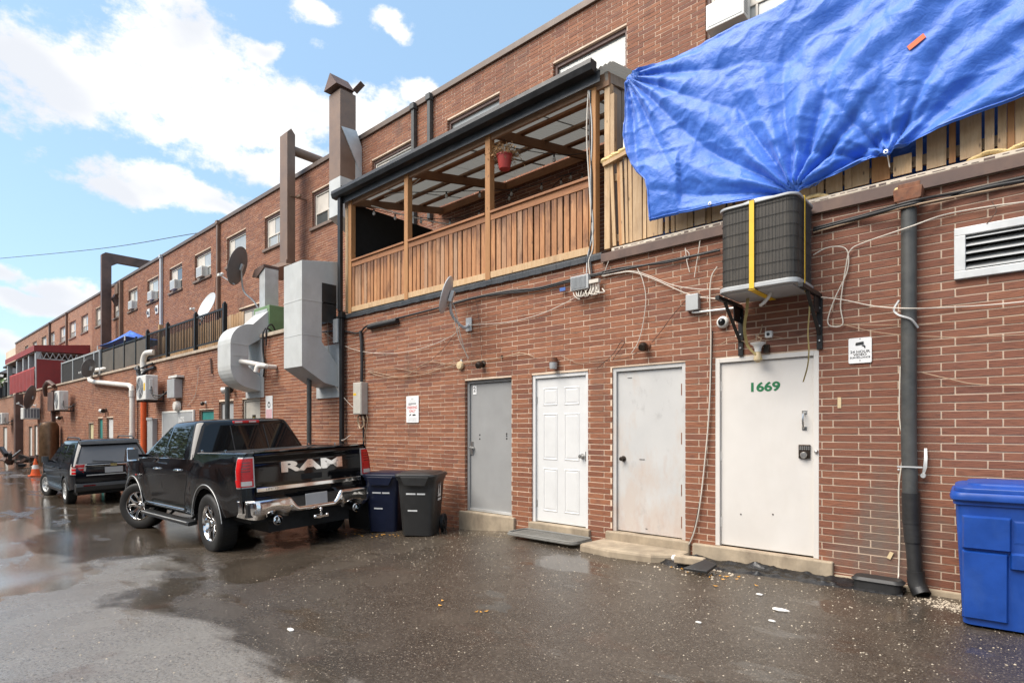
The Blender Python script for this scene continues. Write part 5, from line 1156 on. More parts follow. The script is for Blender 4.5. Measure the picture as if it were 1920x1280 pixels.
heatpump(-48.9,-48.0,1.75,2.45,-.55,'white outdoor heat pump unit on the wall at the far end')
a = thing('outdoor_unit', 'small white air conditioner with side louvres on the far wall under a dish', 'air conditioner', (-39.6,-.3,1.9)); k = M(); k.box(-40.1,-39.3,-.7,-.02,1.95,2.55); obj('case', k, MT['white'], a, .02)
for i in range(5): k = M(); k.box(-39.302,-39.28,-.64+i*.125,-.56+i*.125,2.02,2.48); obj('louvre', k, MT['inkgrey'], a)
# ------------------------------------------------------------------ pipes of the left part
p = thing('drain_pipe', 'white plastic drain pipe bending along the wall and down beside the orange pipe', 'pipe', (-22.6,-.12,gz(-22.6,-.1)))
pts = [(-26.6,.25,3.80),(-28.2,.1,3.80),(-28.35,-.10,3.76),(-28.40,-.14,3.60),(-28.2,-.14,3.36),(-27.6,-.14,3.28),(-22.95,-.14,2.90),(-22.66,-.14,2.82),(-22.60,-.14,2.6),(-22.60,-.14,gz(-22.6,-.1))]
k = M(); k.tube(pts, .085, 14); obj('pipe', k, MT['pvc'], p)
k = M(); k.cyl((-22.60,-.14,2.50),(-22.60,-.14,2.72),.10,14); k.cyl((-22.60,-.14,1.2),(-22.60,-.14,1.3),.10,14); k.cyl((-28.39,-.14,3.52),(-28.39,-.14,3.66),.10,14); obj('collar', k, MT['pvc'], p)
p = thing('gas_pipe', 'orange and cream painted pipe running up the wall beside the heat pump', 'pipe', (-21.5,-.1,gz(-21.5,-.1)))
k = M(); k.cyl((-21.55,-.10,.55),(-21.55,-.10,2.35),.085,14); obj('orange_section', k, MT['orange'], p); k = M(); k.cyl((-21.55,-.10,gz(-21.5,-.1)),(-21.55,-.10,.55),.082,14); k.cyl((-21.55,-.10,2.35),(-21.55,-.10,3.35),.07,14); k.tube(spline([(-21.55,-.10,3.3),(-21.6,-.1,3.6),(-21.5,-.05,3.86),(-21.2,.1,3.9)],6),.09,12); obj('cream_section', k, MT['pvc'], p)
k = M(); k.box(-22.35,-21.9,-.06,-.005,2.4,3.5); k.tube(spline([(-22.2,-.1,3.5),(-21.9,-.16,3.2),(-21.5,-.2,3.1),(-21.2,-.1,3.3),(-20.6,-.05,3.35)],8),.05,8); k.tube(spline([(-22.3,-.08,3.5),(-22.1,-.2,3.4),(-21.7,-.2,3.35),(-21.3,-.1,3.45),(-20.8,-.05,3.5)],8),.03,8); solo('cable_bundle', k, MT['cable_b'], 'thick dark cable bundle by the top of the orange pipe', 'cable')
p = thing('vent_pipe', 'short white plastic vent pipe with elbows between the two grey ducts', 'pipe', (-12.6,-.3,2.8))
k = M(); k.tube(spline([(-12.55,-.02,2.78),(-12.55,-.20,2.78),(-12.6,-.27,2.80),(-13.3,-.48,2.93),(-13.48,-.55,2.90),(-13.5,-.62,2.82)],6), .055, 12); obj('long_pipe', k, MT['pvc'], p); k = M(); k.tube(spline([(-12.6,-.25,2.80),(-12.72,-.33,2.78),(-12.75,-.36,2.66)],6), .062, 12); obj('elbow', k, MT['pvc'], p)
s = thing('meter_box', 'grey electrical meter box with round meter beside the heat pump', 'electrical box', (-18.6,-.05,2.4)); k = M(); k.box(-18.95,-18.35,-.22,0,2.32,2.86); obj('box', k, MT['boxgrey'], s, .01); k = M(); k.box(-18.9,-18.2,-.2,0,2.90,2.96); obj('hood', k, MT['white'], s); k = M(); k.lathe([(0,0),(.15,0),(.15,.08),(.12,.14),(0,.15)], (-18.55,-.02,2.08), (0,-1,0), 18); obj('meter', k, MT['pvc'], s)
k = M(); k.box(-21.05,-20.55,-.14,0,.35,1.75); o = solo('wall_cabinet', k, MT['boxgrey'], 'narrow grey cabinet on the wall under the heat pump', 'electrical box', bevel=.01); k = M(); k.box(-21.08,-20.52,-.16,-.14,1.70,1.78); obj('cap', k, MT['boxgrey'], o)
s = thing('number_board', 'wide pale board with white numbers on the wall behind the truck cab', 'sign', (-18.65,0,gz(-18.6,0))); k = M(); k.box(-19.90,-17.42,-.04,-.003,-.3,1.90); obj('panel', k, MT['boxgrey'], s, .006); k = M(); k.box(-19.95,-17.37,-.05,-.003,1.90,1.95); k.box(-19.95,-19.90,-.05,-.003,-.3,1.90); k.box(-17.42,-17.37,-.05,-.003,-.3,1.90); obj('frame', k, MT['white'], s); text('number', '1675', .26, MT['inkwhite'], s, (-18.35,-.0415,1.66), extrude=.001, bold=.004)
s = thing('notice_sign', 'tall narrow pink and white notice on the wall above the truck bed', 'sign', (-12.8,0,1.4)); k = M(); k.box(-13.05,-12.72,-.014,-.003,1.43,2.16); obj('panel', k, MT['sign_white'], s); k = M(); k.box(-13.03,-12.74,-.0155,-.0142,1.60,1.86); obj('print', k, MT['inkpink'], s); k = M(); k.lathe([(.045,0),(.065,0),(.065,.002),(.045,.002)], (-12.885,-.0142,1.96), (0,-1,0), 18); k.box(-12.90,-12.87,-.0165,-.0142,1.99,2.03); obj('symbol', k, MT['ink'], s)
def twinspot(x, z, lab):
    s = thing('twin_spotlight', lab, 'lamp', (x,0,z)); k = M(); k.lathe([(0,0),(.07,0),(.06,.04),(0,.05)], (x,0,z), (0,-1,0), 14); obj('base', k, MT['bronze'], s)
    for sgn in (-1,1): k = M(); k.lathe([(0,0),(.04,0),(.06,.06),(.085,.16),(.07,.165),(0,.15)], (x+sgn*.08,-.06,z-.01), (sgn*.8,-.6,-.25), 14); obj('head', k, MT['bronze' if sgn > 0 else 'white'], s)
twinspot(-14.9,2.42,'dark twin spotlight above the grey doors behind the truck'); twinspot(-26.4,2.15,'white twin spotlight above the far white door'); twinspot(-34.0,1.98,'white twin lamp above the bronze tank on the far wall')
s = lampw(-16.6,2.12,MT['boxgrey'],MT['bronze'],'small lamp above the teal door behind the truck')
# ------------------------------------------------------------------ roof terrace railings on the left
rl = thing('metal_railing', 'black metal picket railing along the lower roof edge', 'railing', (-18.8,.1,COPE+.08))
xa, xb, zb, zt = -21.85,-15.6,3.66,4.56
k = M(); k.box(xa,xb,.08,.12,zt-.05,zt); obj('top_rail', k, MT['black'], rl); k = M(); k.box(xa,xb,.08,.12,zb+.06,zb+.10); obj('bottom_rail', k, MT['black'], rl)
pm = M(); pm.box(-.011,.011,.088,.112,zb+.10,zt-.05); pm = pm.mesh('picket', (0,0,0)); pm.materials.append(MT['black'])
off = ORG[rl.name]
x = xa+.12
while x < xb-.05:
    o = bpy.data.objects.new('picket', pm); COL.objects.link(o); o.parent = rl; o.location = Vector((x,0,0))-off; x += .125
for x in (xa,-19.9,-17.6,-15.62):
    k = M(); k.box(x-.05,x+.05,.05,.15,zb-.06,zt+.10); k.ball((x,.1,zt+.12),.04,8); obj('post', k, MT['black'], rl, .006)
tf = thing('wooden_screen', 'tan vertical board screen behind the black picket railing', 'fence', (-18.8,.6,COPE))
for i in range(40):
    x = -22.0+i*.162; k = M(); k.box(x,x+.145,.55,.575,3.55,4.52+.02*math.sin(i*1.7)); obj('board', k, MT['woodtan'], tf)
for x in (-22.1,): k = M(); k.box(x-.06,x+.06,.50,.62,3.5,4.95); obj('post', k, MT['woodtan'], tf)
ms = thing('screened_fence', 'black framed fence with grey-brown privacy mesh on the roof edge', 'fence', (-24.7,.1,COPE+.08))
xs = [-27.6,-25.9,-24.55,-23.2,-21.95]
for x in xs: k = M(); k.box(x-.03,x+.03,.10,.16,3.58,4.62); obj('post', k, MT['black'], ms)
for a_, b_ in zip(xs, xs[1:]):
    k = M(); k.box(a_+.03,b_-.03,.125,.130,3.66,4.45); obj('mesh_panel', k, MT['mesh'], ms); k = M(); k.box(a_+.03,b_-.03,.11,.15,4.50,4.54); obj('rail', k, MT['black'], ms)
    n_ = 14
    for i in range(n_): k = M(); x = a_+.06+(b_-a_-.12)*i/(n_-1); k.box(x-.008,x+.008,.122,.138,4.45,4.50); obj('picket', k, MT['black'], ms)
ds = thing('panel_fence', 'dark solid panel fence with grey posts on the far roof edge', 'fence', (-31,.1,COPE+.08))
xs = [-34.6,-32.3,-30.2,-28.6,-27.75]
for x in xs: k = M(); k.box(x-.045,x+.045,.06,.15,3.58,4.60); obj('post', k, MT['boxgrey'], ds)
for a_, b_ in zip(xs, xs[1:]): k = M(); k.box(a_+.045,b_-.045,.09,.12,3.62,4.52); obj('panel', k, MT['screen'], ds); k = M(); k.box(a_+.045,b_-.045,.07,.14,4.52,4.58); obj('rail', k, MT['boxgrey'], ds)
# blue canopy on the terrace
cn = thing('patio_canopy', 'blue pointed fabric canopy on the roof terrace behind the mesh fence', 'canopy', (-27.6,1.2,COPE))
c = Vector((-28.2,1.25,5.55)); cr = [(-30.2,.55,5.02),(-26.2,.55,5.02),(-26.2,2.1,5.02),(-30.2,2.1,5.02)]
def cano(u, v):
    t = u*4; i = int(t)%4; f_ = t-int(t); a_, b_ = Vector(cr[i]), Vector(cr[(i+1)%4]); e = a_.lerp(b_, f_); p = e.lerp(c, v)
    p.z -= .10*math.sin(math.pi*v)*(.5+.5*math.cos(f_*6.28)) + .05*math.sin(f_*math.pi)*(1-v); return p
k = M(); k.grid(cano, 48, 8, close=True); obj('fabric', k, MT['canopy'], cn)
for q in cr: k = M(); k.cyl((q[0],q[1],COPE-.02),(q[0],q[1],q[2]),.025,8); obj('leg', k, MT['white'], cn)
# ------------------------------------------------------------------ red awning balcony and the terrace beyond
aw = thing('awning_balcony', 'far roof balcony with dark red awning, red side panel and red draped railing', 'balcony', (-44,1.2,COPE+.08))
k = M(); k.add([(-40.4,-.1,5.98),(-40.4,UP,6.25),(-50.5,UP,6.25),(-50.5,-.1,5.98)], [(0,1,2,3)]); k.add([(-40.4,-.1,5.98),(-40.4,UP,6.25),(-40.4,UP,5.72),(-40.4,-.1,5.66)], [(0,1,2,3)]); k.add([(-40.4,-.1,5.98),(-50.5,-.1,5.98),(-50.5,-.1,5.66),(-40.4,-.1,5.66)], [(0,1,2,3)]); obj('awning', k, MT['redfab'], aw)
k = M(); k.box(-50.5,-40.45,-.05,UP,5.60,5.66); obj('awning_frame', k, MT['sill'], aw)
for i in range(9):
    y = .05+i*.27; k = M(); k.cyl((-40.42,y,5.30),(-40.42,y+.13,5.62),.02,6); k.cyl((-40.42,y+.13,5.62),(-40.42,y+.26,5.30),.02,6); obj('truss', k, MT['boxgrey'], aw)
k = M(); k.box(-40.46,-40.38,0,UP,5.24,5.30); obj('truss_rail', k, MT['boxgrey'], aw)
k = M(); k.box(-40.44,-40.40,.02,1.28,3.58,5.24); obj('side_panel', k, MT['redfab'], aw); k = M(); k.box(-40.48,-40.38,1.28,1.38,3.58,5.3); obj('post', k, MT['boxgrey'], aw)
for x in (-40.6,-42.6,-44.4,-46.6,-50.2): k = M(); k.box(x-.16,x+.16,-.02,.22,3.58,5.66); obj('post', k, MT['boxgrey'], aw)
def drape(u, v): x = -40.6-8.2*u; return (x, -.06-.08*abs(math.sin(u*22)), 3.62+1.10*v)
k = M(); k.grid(drape, 140, 4); obj('draped_cloth', k, MT['redfab'], aw); k = M(); k.box(-49,-40.6,-.06,.02,4.74,4.82); obj('rail', k, MT['red'], aw)
gzb = thing('gazebo', 'dark roofed gazebo on the terrace at the far end of the row', 'gazebo', (-54,1.0,COPE))
k = M(); k.loft([[(-58.5,-.3,5.2),(-51.5,-.3,5.2),(-51.5,2.3,5.2),(-58.5,2.3,5.2)],[(-56,.7,5.85),(-53.5,.7,5.85),(-53.5,1.3,5.85),(-56,1.3,5.85)]], smooth=False); k.box(-56.6,-53,.5,1.5,5.9,6.02); obj('roof', k, MT['darkroof'], gzb)
for q in ((-58.3,-.2),(-51.7,-.2),(-51.7,2.2),(-58.3,2.2),(-55,-.2)): k = M(); k.box(q[0]-.08,q[0]+.08,q[1]-.08,q[1]+.08,COPE,5.2); obj('post', k, MT['darkroof'], gzb)
k = M(); k.box(-58,-52,.4,.5,COPE+.1,4.9); obj('curtain', k, MT['redfab'], gzb)
pl = thing('planter_railing', 'dark railing with green trailing plants and white blossom on the far terrace', 'planter', (-55,0,COPE)); k = M(); k.box(-64,-50.2,-.12,.05,3.6,4.5); obj('trough', k, MT['black'], pl)
k = M(); k2 = M(); r8 = random.Random(21)
for i in range(900):
    p = Vector((r8.uniform(-64,-50.2), r8.uniform(-.35,.2), 4.45+r8.gauss(.12,.14))); s_ = Vector((r8.uniform(-1,1),r8.uniform(-1,1),r8.uniform(-1,1)))*.13; t_ = Vector((r8.uniform(-1,1),r8.uniform(-1,1),r8.uniform(-1,1)))*.10
    (k2 if p.x > -53.5 and r8.random() < .5 else k).add([p-s_,p+t_,p+s_,p-t_], [(0,1,2,3)])
obj('foliage', k, MT['leafg'], pl); obj('blossom', k2, MT['white'], pl)
# far clutter on the ground
cn_ = thing('traffic_cone', 'orange traffic cone standing by the wall at the far left', 'traffic cone', (-30.6,-1.5,gz(-30.6,-1.5)))
c = Vector((-30.6,-1.5,gz(-30.6,-1.5))); k = M(); k.lathe([(.17,.04),(.03,.72),(0,.72)], c, (0,0,1), 18); k.box(c.x-.22,c.x+.22,c.y-.22,c.y+.22,c.z,c.z+.04); obj('body', k, MT['orange'], cn_); k = M(); k.lathe([(.118,.30),(.087,.46)], c, (0,0,1), 18); obj('band', k, MT['inkwhite'], cn_)
for i in range(1): k = M(); k.lathe([(0,-.3),(.38,-.3),(.38,1.55),(.30,1.72),(.1,1.78),(0,1.78)], (-34.3,-.45,0), (0,0,1), 22); solo('tank', k, MT['tankm'], 'bronze coloured cylindrical tank standing against the far wall', 'tank')
k = M(); k.box(-45.1,-44.5,-.35,0,-.5,3.5); solo('utility_chase', k, MT['rustbrown'], 'dark boxed pipe chase running up the far wall', 'pipe chase')
k = M(); k.box(-35.8,-35.5,-.14,0,-.4,3.3); k.tube(spline([(-36.6,-.2,3.1),(-36.2,-.3,3.5),(-35.6,-.25,3.7),(-35.2,-.1,3.5)],6),.10,8); k.box(-35.9,-34.6,-.25,0,2.3,3.2); solo('conduit_cluster', k, MT['rustbrown'], 'cluster of dark conduits and boxes beside the far heat pump', 'conduit')
r4 = random.Random(6); sc = thing('scrap_pile', 'heap of dark scrap and boards against the far wall by the cone', 'scrap heap', (-37.5,-.9,gz(-37,-.9)))
for i in range(16):
    p = Vector((-38.5+r4.uniform(-1.6,1.8),-.9+r4.uniform(-.7,.6),gz(-38,-.9)+r4.uniform(.05,.6))); q = p+Vector((r4.uniform(-1,1),r4.uniform(-.5,.5),r4.uniform(-.2,.5)))
    k = M(); k.beam(p,q,r4.uniform(.06,.3),r4.uniform(.04,.2)); obj('piece', k, MT[r4.choice(['black','trim','rustbrown'])], sc)
solo('overhead_wire', M().tube(spline([tuple(Vector((0,CAM_Y,CAM_H))+ray(-60,490)*36), tuple(Vector((0,CAM_Y,CAM_H))+ray(180,467)*28), tuple(at(370,437,UP+.1))],14), .014, 6), MT['cable_b'], 'thin black overhead wire crossing the sky to the parapet', 'wire')
# ------------------------------------------------------------------ vehicles (local frame: x forward from the rear axle, y left, z up from the ground)
def wheel(root, x, y, r, w, rim_r, side, steer=0., style='split', nm='wheel'):
    """tyre and rim; side = +1 left, -1 right; built round the origin, then set at its axle"""
    T = Matrix.Translation((x, y, r)) @ Matrix.Rotation(steer, 4, 'Z')
    ax = (0, side, 0)
    k = M(); h = w/2
    prof = [(rim_r,-h*.80),(rim_r+.03,-h*.92),(r-.055,-h),(r-.022,-h*.93),(r-.006,-h*.80),(r,-h*.5),(r,h*.5),(r-.006,h*.80),(r-.022,h*.93),(r-.055,h),(rim_r+.03,h*.92),(rim_r,h*.80)]
    k.lathe(prof, (0,0,0), ax, 48)
    for i in range(56):                           # tread blocks on the shoulders
        a = 2*math.pi*i/56; rot = Matrix.Rotation(a, 4, 'Y')
        for sy in (-1,1):
            b = M(); b.box(-.014,.014,sy*h*.52-.028,sy*h*.52+.028,r-.004,r+.004); b.xf(rot); k.add(b.v, b.f)
        b = M(); b.box(-.012,.012,-h*.3,h*.3,r-.004,r+.003); b.xf(rot); k.add(b.v, b.f)
    k.xf(T); wh = obj(nm, k, MT['rubber'], root)
    k = M(); d = h*.78
    k.lathe([(rim_r-.001,-h*.8),(rim_r-.04,-h*.5),(rim_r-.05,h*.2),(rim_r-.03,h*.55),(rim_r+.006,d+.012),(rim_r-.012,d+.016),(rim_r-.03,d-.01),(rim_r-.05,h*.2)], (0,0,0), ax, 48); k.xf(T); obj('rim_barrel', k, MT['chrome'] if style == 'split' else MT['galv'], wh)
    k = M(); k.lathe([(0,h*.05),(rim_r-.02,h*.05)], (0,0,0), ax, 32); k.lathe([(.15,-h*.2),(.16,-h*.1),(.16,0),(0,0)], (0,0,0), ax, 24); k.xf(T); obj('brake_disc', k, MT['under'], wh)
    k = M(); n = 5
    for i in range(n):
        for dv, tw in ((-1,-.17),(1,.17)):
            a = 2*math.pi*i/n; b = M()
            # spoke as a tapering bar from hub to rim, splitting in two
            p0 = (dv*.018, .055); p1 = (math.sin(tw)*(rim_r*.62), math.cos(tw)*rim_r*.55); p2 = (math.sin(tw*1.9)*(rim_r-.02), math.cos(tw*1.9)*(rim_r-.022))
            wd = [.030,.022,.030]; pts = [p0,p1,p2]; yy = [d-.035,d-.012,d-.004]; vs = []
            for (px_, pz_), ww, y_ in zip(pts, wd, yy):
                L_ = math.hypot(px_, pz_); tx, tz = pz_/L_, -px_/L_
                for s_ in (-1,1):
                    vs += [(px_+s_*tx*ww, (y_)*side, pz_+s_*tz*ww), (px_+s_*tx*ww*.8, (y_-.04)*side, pz_+s_*tz*ww*.8)]
            f = []
            for q in range(2):
                o_ = q*4; f += [(o_,o_+2,o_+6,o_+4),(o_,o_+4,o_+5,o_+1),(o_+2,o_+3,o_+7,o_+6)]
            b.add(vs, f); b.xf(Matrix.Rotation(a, 4, 'Y')); k.add(b.v, b.f)
    k.lathe([(.085,d-.055),(.080,d-.028),(.045,d-.02),(.040,d-.004),(0,d)], (0,0,0), ax, 24)
    k.xf(T); obj('spokes', k, MT['chrome'] if style == 'split' else MT['galv'], wh, .004)
    k = M()
    for i in range(5): a = 2*math.pi*(i+.5)/5; k.cyl((.06*math.sin(a),side*(d-.03),.06*math.cos(a)),(.06*math.sin(a),side*(d-.012),.06*math.cos(a)),.010,6)
    k.xf(T); obj('lug_nuts', k, MT['trim'], wh)
    return wh
def side_skin(m, xs_front, hw, ztop, zbot, arches, sgn, rows=14, taper=None):
    """body side between zbot and ztop with wheel openings; hw(z) half width"""
    cols = set(xs_front)
    for (cx, cz, r) in arches:
        for i in range(25):
            a = math.pi*i/24; cols.add(round(cx+r*math.cos(a), 4))
    cols = sorted(cols)
    vs = []
    for x in cols:
        zb = zbot(x)
        for (cx, cz, r) in arches:
            if abs(x-cx) < r-1e-6: zb = max(zb, cz+math.sqrt(r*r-(x-cx)**2))
        zt = ztop(x)
        for j in range(rows+1):
            t = j/rows; z = zb+(zt-zb)*t
            vs.append((x, sgn*hw(x, z), z))
    n = rows+1; f = []
    for i in range(len(cols)-1):
        for j in range(rows):
            q = (i*n+j, (i+1)*n+j, (i+1)*n+j+1, i*n+j+1); f.append(q if sgn < 0 else q[::-1])
    m.add(vs, f, True); return cols
def arch_trim(m, cx, cz, r, y, sgn, z_low, w=.05, t=.022, lip=.03):
    a0 = math.asin(max(-1,min(1,(z_low-cz)/r))); pts = []
    for i in range(29):
        a = a0+(math.pi-2*a0)*i/28; pts.append((cx+r*math.cos(a), cz+r*math.sin(a)))
    vs = []; f = []
    for (x, z) in pts:
        ux, uz = (x-cx)/r, (z-cz)/r
        for (dr, dy) in ((-.012,-.03),(-.012,t),(w*.5,t*1.05),(w,.002)): vs.append((x+ux*dr, sgn*(y+dy), z+uz*dr))
    for i in range(28):
        for j in range(3): q = (i*4+j,(i+1)*4+j,(i+1)*4+j+1,i*4+j+1); f.append(q if sgn > 0 else q[::-1])
    m.add(vs, f, True)

def pickup():
    root = thing('pickup_truck', 'black crew cab pickup truck with chrome bumper and wheels beside the bins', 'truck', (-8.86,-1.77,-.335), rot=(R(-2.6),R(1.0),R(179.4)))
    P = MT['paint']; TR = .425; A = [(0,.42,.535),(3.57,.42,.535)]
    def hw(x, z):
        b = tab([(.45,.955),(.62,.985),(.85,.998),(1.05,1.0),(1.22,.992),(1.34,.965),(1.42,.93),(1.5,.90)], z)
        e = 1.0
        if x < -.85: e -= .022*((-.85-x)/.35)**2
        if x > 3.6: e -= .10*((x-3.6)/.95)**2
        for cx in (0,3.57):                       # swollen fenders
            d_ = math.hypot(x-cx, z-.42)
            if d_ < .95: b += .022*(1-((d_-.53)/.42)**2 if d_ > .53 else 1)*(z > .4)
        return b*e
    ztop = lambda x: tab([(-1.2,1.435),(.60,1.425),(.62,1.335),(3.0,1.325),(3.3,1.30),(4.0,1.24),(4.5,1.12),(4.62,1.0)], x)
    zbot = lambda x: tab([(-1.2,.66),(-.62,.56),(.55,.50),(3.0,.50),(4.15,.55),(4.6,.62)], x)
    xs = [-1.17+.09*i for i in range(65)]
    body = M()
    for s_ in (1,-1): side_skin(body, [x for x in xs if x < 4.55], hw, ztop, zbot, A, s_)
    # bed rail caps, hood, nose
    for s_ in (1,-1):
        def rail(u, v, s_=s_): x = -1.17+1.78*u; return (x, s_*(hw(x,1.42)-.005-.10*v), ztop(x)+.022*math.sin(math.pi*min(1,v*1.2)/1.2))
        body.grid(rail, 20, 6)
    def hood(u, v):
        x = 2.95+1.6*u; y = (v*2-1)*hw(x, ztop(x))
        return (x, y, ztop(x)+.085*(1-abs(v*2-1)**2.5)*(1-.5*u)+.02*math.exp(-((abs(v*2-1)-.55)/.12)**2)*(1-u))
    body.grid(hood, 18, 25)
    def nose(u, v): y = (u*2-1); return (4.50+.10*(1-y*y), y*.88, .62+.52*v)
    body.grid(nose, 16, 6)
    body.box(.60,.66,-.92,.92,.6,1.34)
    b = obj('body', body, P, root, sharp=50)
    k = M(); k.box(-1.12,4.5,-.86,.86,.50,.62); k.box(-1.1,4.4,-.62,.62,.34,.52); k.cyl((0,-.8,.42),(0,.8,.42),.07,12); k.ball((0,0,.42),.15,12)
    obj('underbody', k, MT['under'], root)
    k = M()
    for (cx, cz, r) in A:
        for s_ in (1,-1):
            k = M(); pts = [(cx+(r+.01)*math.cos(math.pi*i/16), cz+(r+.01)*math.sin(math.pi*i/16)) for i in range(17)]
            k.add([(x,s_*yy,z) for (x,z) in pts for yy in (.99,.55)], [(2*i,2*i+1,2*i+3,2*i+2) for i in range(16)], True); k.add([(x,s_*.55,z) for x,z in pts], [tuple(range(17))]); obj('wheel_liner', k, MT['under'], root)
    for (cx, cz, r) in A:
        for s_ in (1,-1): k = M(); arch_trim(k, cx, cz, r-.005, .998, s_, .52, .045, .020); obj('fender_flare', k, MT['paint'], root, sharp=60)
        k = M(); k.tube([(cx+(r+.035)*math.cos(math.pi*(i/30)), 1.026, cz+(r+.035)*math.sin(math.pi*(i/30))) for i in range(1,30)], .0055, 6); obj('flare_lip', k, MT['galv'], root)
    k = M(); k.box(-1.16,.60,-.90,.90,1.40,1.432); obj('bed_cover', k, MT['blackpl'], root, .01)
    k = M()
    for s_ in (1,-1):
        for x in (-.4,.5): k.box(x-.02,x+.02,s_*.86-.015,s_*.86+.015,1.43,1.475)
    obj('cover_clamp', k, MT['chrome'], root, .004)
    # ---- cab: greenhouse lofted in plan sections
    def sec(z):
        t = (z-1.33)/(1.93-1.33)
        xr = .70+.24*t; xf = 3.22-1.05*t-.12*t*t; w = .955-.20*t-.03*t*t; r = .10+.08*t
        return xr, xf, w, r
    rings = []
    for z in [1.30,1.40,1.5,1.6,1.7,1.78,1.84,1.88]:
        xr, xf, w, r = sec(z); rings.append(rrect(xr, xf, -w, w, z, r, 6))
    for (z, ins) in ((1.905,.03),(1.925,.09),(1.94,.25),(1.948,.5)):
        xr, xf, w, r = sec(1.88); rings.append(rrect(xr+ins*.8, xf-ins, -w+ins*.8, w-ins*.8, z, .16, 6))
    k = M(); k.loft(rings); cab_ = obj('cab', k, P, root, sharp=60)
    def pane(name, quad, off, mat, nu=8, nv=8):
        """curved glass: quad corners in (along, z) on a side face"""
        k = M(); k.grid(off, nu, nv); return obj(name, k, mat, root, sharp=80)
    G = MT['cglass']
    for s_ in (1,-1):
        def sidew(xa0, xa1, xb0, xb1, z0=1.355, z1=1.84):
            def fn(u, v):
                z = z0+(z1-z0)*v; x = (xa0+(xa1-xa0)*v)*(1-u)+(xb0+(xb1-xb0)*v)*u; return (x, s_*(sec(z)[2]+.004), z)
            return fn
        k = M(); k.grid(sidew(1.02,1.17,1.93,1.93), 6, 8); obj('rear_door_window', k, G, root)
        k = M(); k.grid(sidew(2.02,2.02,2.93,2.12), 6, 8); obj('front_door_window', k, G, root)
        k = M(); k.box(1.0,2.98,s_*.962-.006,s_*.962+.006,1.335,1.350); obj('window_trim', k, MT['chrome'], root)
    k = M(); k.grid(lambda u, v: (sec(1.36+.48*v)[0]-.004, (u*2-1)*(sec(1.36+.48*v)[2]-.11), 1.36+.48*v), 12, 8); rw = obj('rear_window', k, G, root)
    k = M()
    for y in (-.27,.27): k.beam((sec(1.36)[0]-.008,y*1.04,1.37),(sec(1.83)[0]-.008,y,1.83),.012,.016,(1,0,0))
    k.box(sec(1.40)[0]-.018,sec(1.40)[0]-.006,-.27,.27,1.37,1.42); obj('slider_frame', k, MT['trim'], rw)
    k = M(); k.grid(lambda u, v: (sec(1.36+.5*v)[1]+.004, (u*2-1)*(sec(1.36+.5*v)[2]-.10), 1.36+.5*v), 12, 8); obj('windshield', k, G, root)
    k = M(); k.box(.905,.96,-.215,.215,1.862,1.905); hl = obj('high_brake_light', k, MT['lampred'], root, .008)
    k = M(); k.box(.895,.93,-.20,.20,1.79,1.855); obj('light_panel', k, MT['trim'], hl)
    for yy in (-.10,.13): k = M(); k.box(.901,.906,yy-.06,yy+.06,1.872,1.896); obj('clear_bulb', k, MT['lampclear'], hl)
    # ---- door seams, handles, badge
    def seam(pts, s_, w=.007):
        k = M(); k.tube([(x, s_*(hw(x,z)+.0005), z) for x, z in pts], .0045, 5); obj('door_seam', k, MT['under'], root)
    for s_ in (1,-1):
        seam([(.80,1.33),(.78,1.15),(.80,.98),(.92,.80),(.98,.60),(.98,.52)], s_); seam([(1.98,1.33),(1.98,.9),(1.97,.52)], s_); seam([(3.02,1.32),(3.05,1.0),(3.02,.7),(2.95,.52)], s_)
        seam([(.655,1.41),(.655,.9),(.65,.55)], s_)
        for x in (1.16,2.16):
            k = M(); yy = s_*(hw(x,1.16)); k.tube(spline([(x-.10,yy,1.165),(x-.08,yy+s_*.035,1.168),(x+.08,yy+s_*.035,1.168),(x+.10,yy,1.165)],6), .015, 8); k.box(x-.13,x+.13,yy-.006,yy+.006,1.15,1.185); obj('door_handle', k, MT['chrome'], root, .003)
        k = M(); k.tube([(.95,s_*1.0,.55),(2.95,s_*1.0,.55)], .016, 8); k.box(.98,2.92,s_*.99-.01,s_*.99+.01,.555,.585); obj('rocker_trim', k, MT['chrome'], root)
        k = M(); k.loft([[(x, s_*yy, zz) for (yy, zz) in ((.93,.345),(1.06,.335),(1.075,.36),(1.06,.40),(.93,.41))] for x in (.62,.66,2.95,3.0)], smooth=False); sb = obj('running_board', k, MT['trim'], root, .006)
        k = M(); k.box(.68,2.93,s_*1.068-.006,s_*1.068+.006,.385,.397); obj('edge_strip', k, MT['galv'], sb)
        for x in (.9,1.9,2.8): k = M(); k.beam((x,s_*.80,.50),(x,s_*.96,.37),.05,.03); obj('board_bracket', k, MT['under'], root)
        # mirrors
        k = M(); k.loft([rrect(2.72+.03*i,2.93-.02*i,s_*1.20-.10+.01*i,s_*1.20+.11-.01*i,1.30+.075*i,.05,4) for i in range(4)]); mr = obj('mirror', k, MT['chrome'], root)
        k = M(); k.beam((2.86,s_*.94,1.37),(2.84,s_*1.12,1.38),.09,.05); obj('mirror_arm', k, P, mr); k = M(); k.box(2.712,2.722,s_*1.20-.075,s_*1.20+.085,1.335,1.50); obj('mirror_glass', k, MT['cglass2'], mr)
    bx_ = 3.18; yb = hw(bx_,1.0)+.003
    text('badge', 'HEMI', .05, MT['chrome'], root, (bx_-.05,yb+.012,1.02), xaxis=(-1,0,0), normal=(0,1,0), extrude=.003, bold=.002); text('badge', '5.7', .045, MT['chrome'], root, (bx_-.06,yb+.012,.965), xaxis=(-1,0,0), normal=(0,1,0), extrude=.003, bold=.002); text('badge', '4x4', .04, MT['inkred'], root, (bx_+.12,yb+.012,1.02), xaxis=(-1,0,0), normal=(0,1,0), extrude=.003)
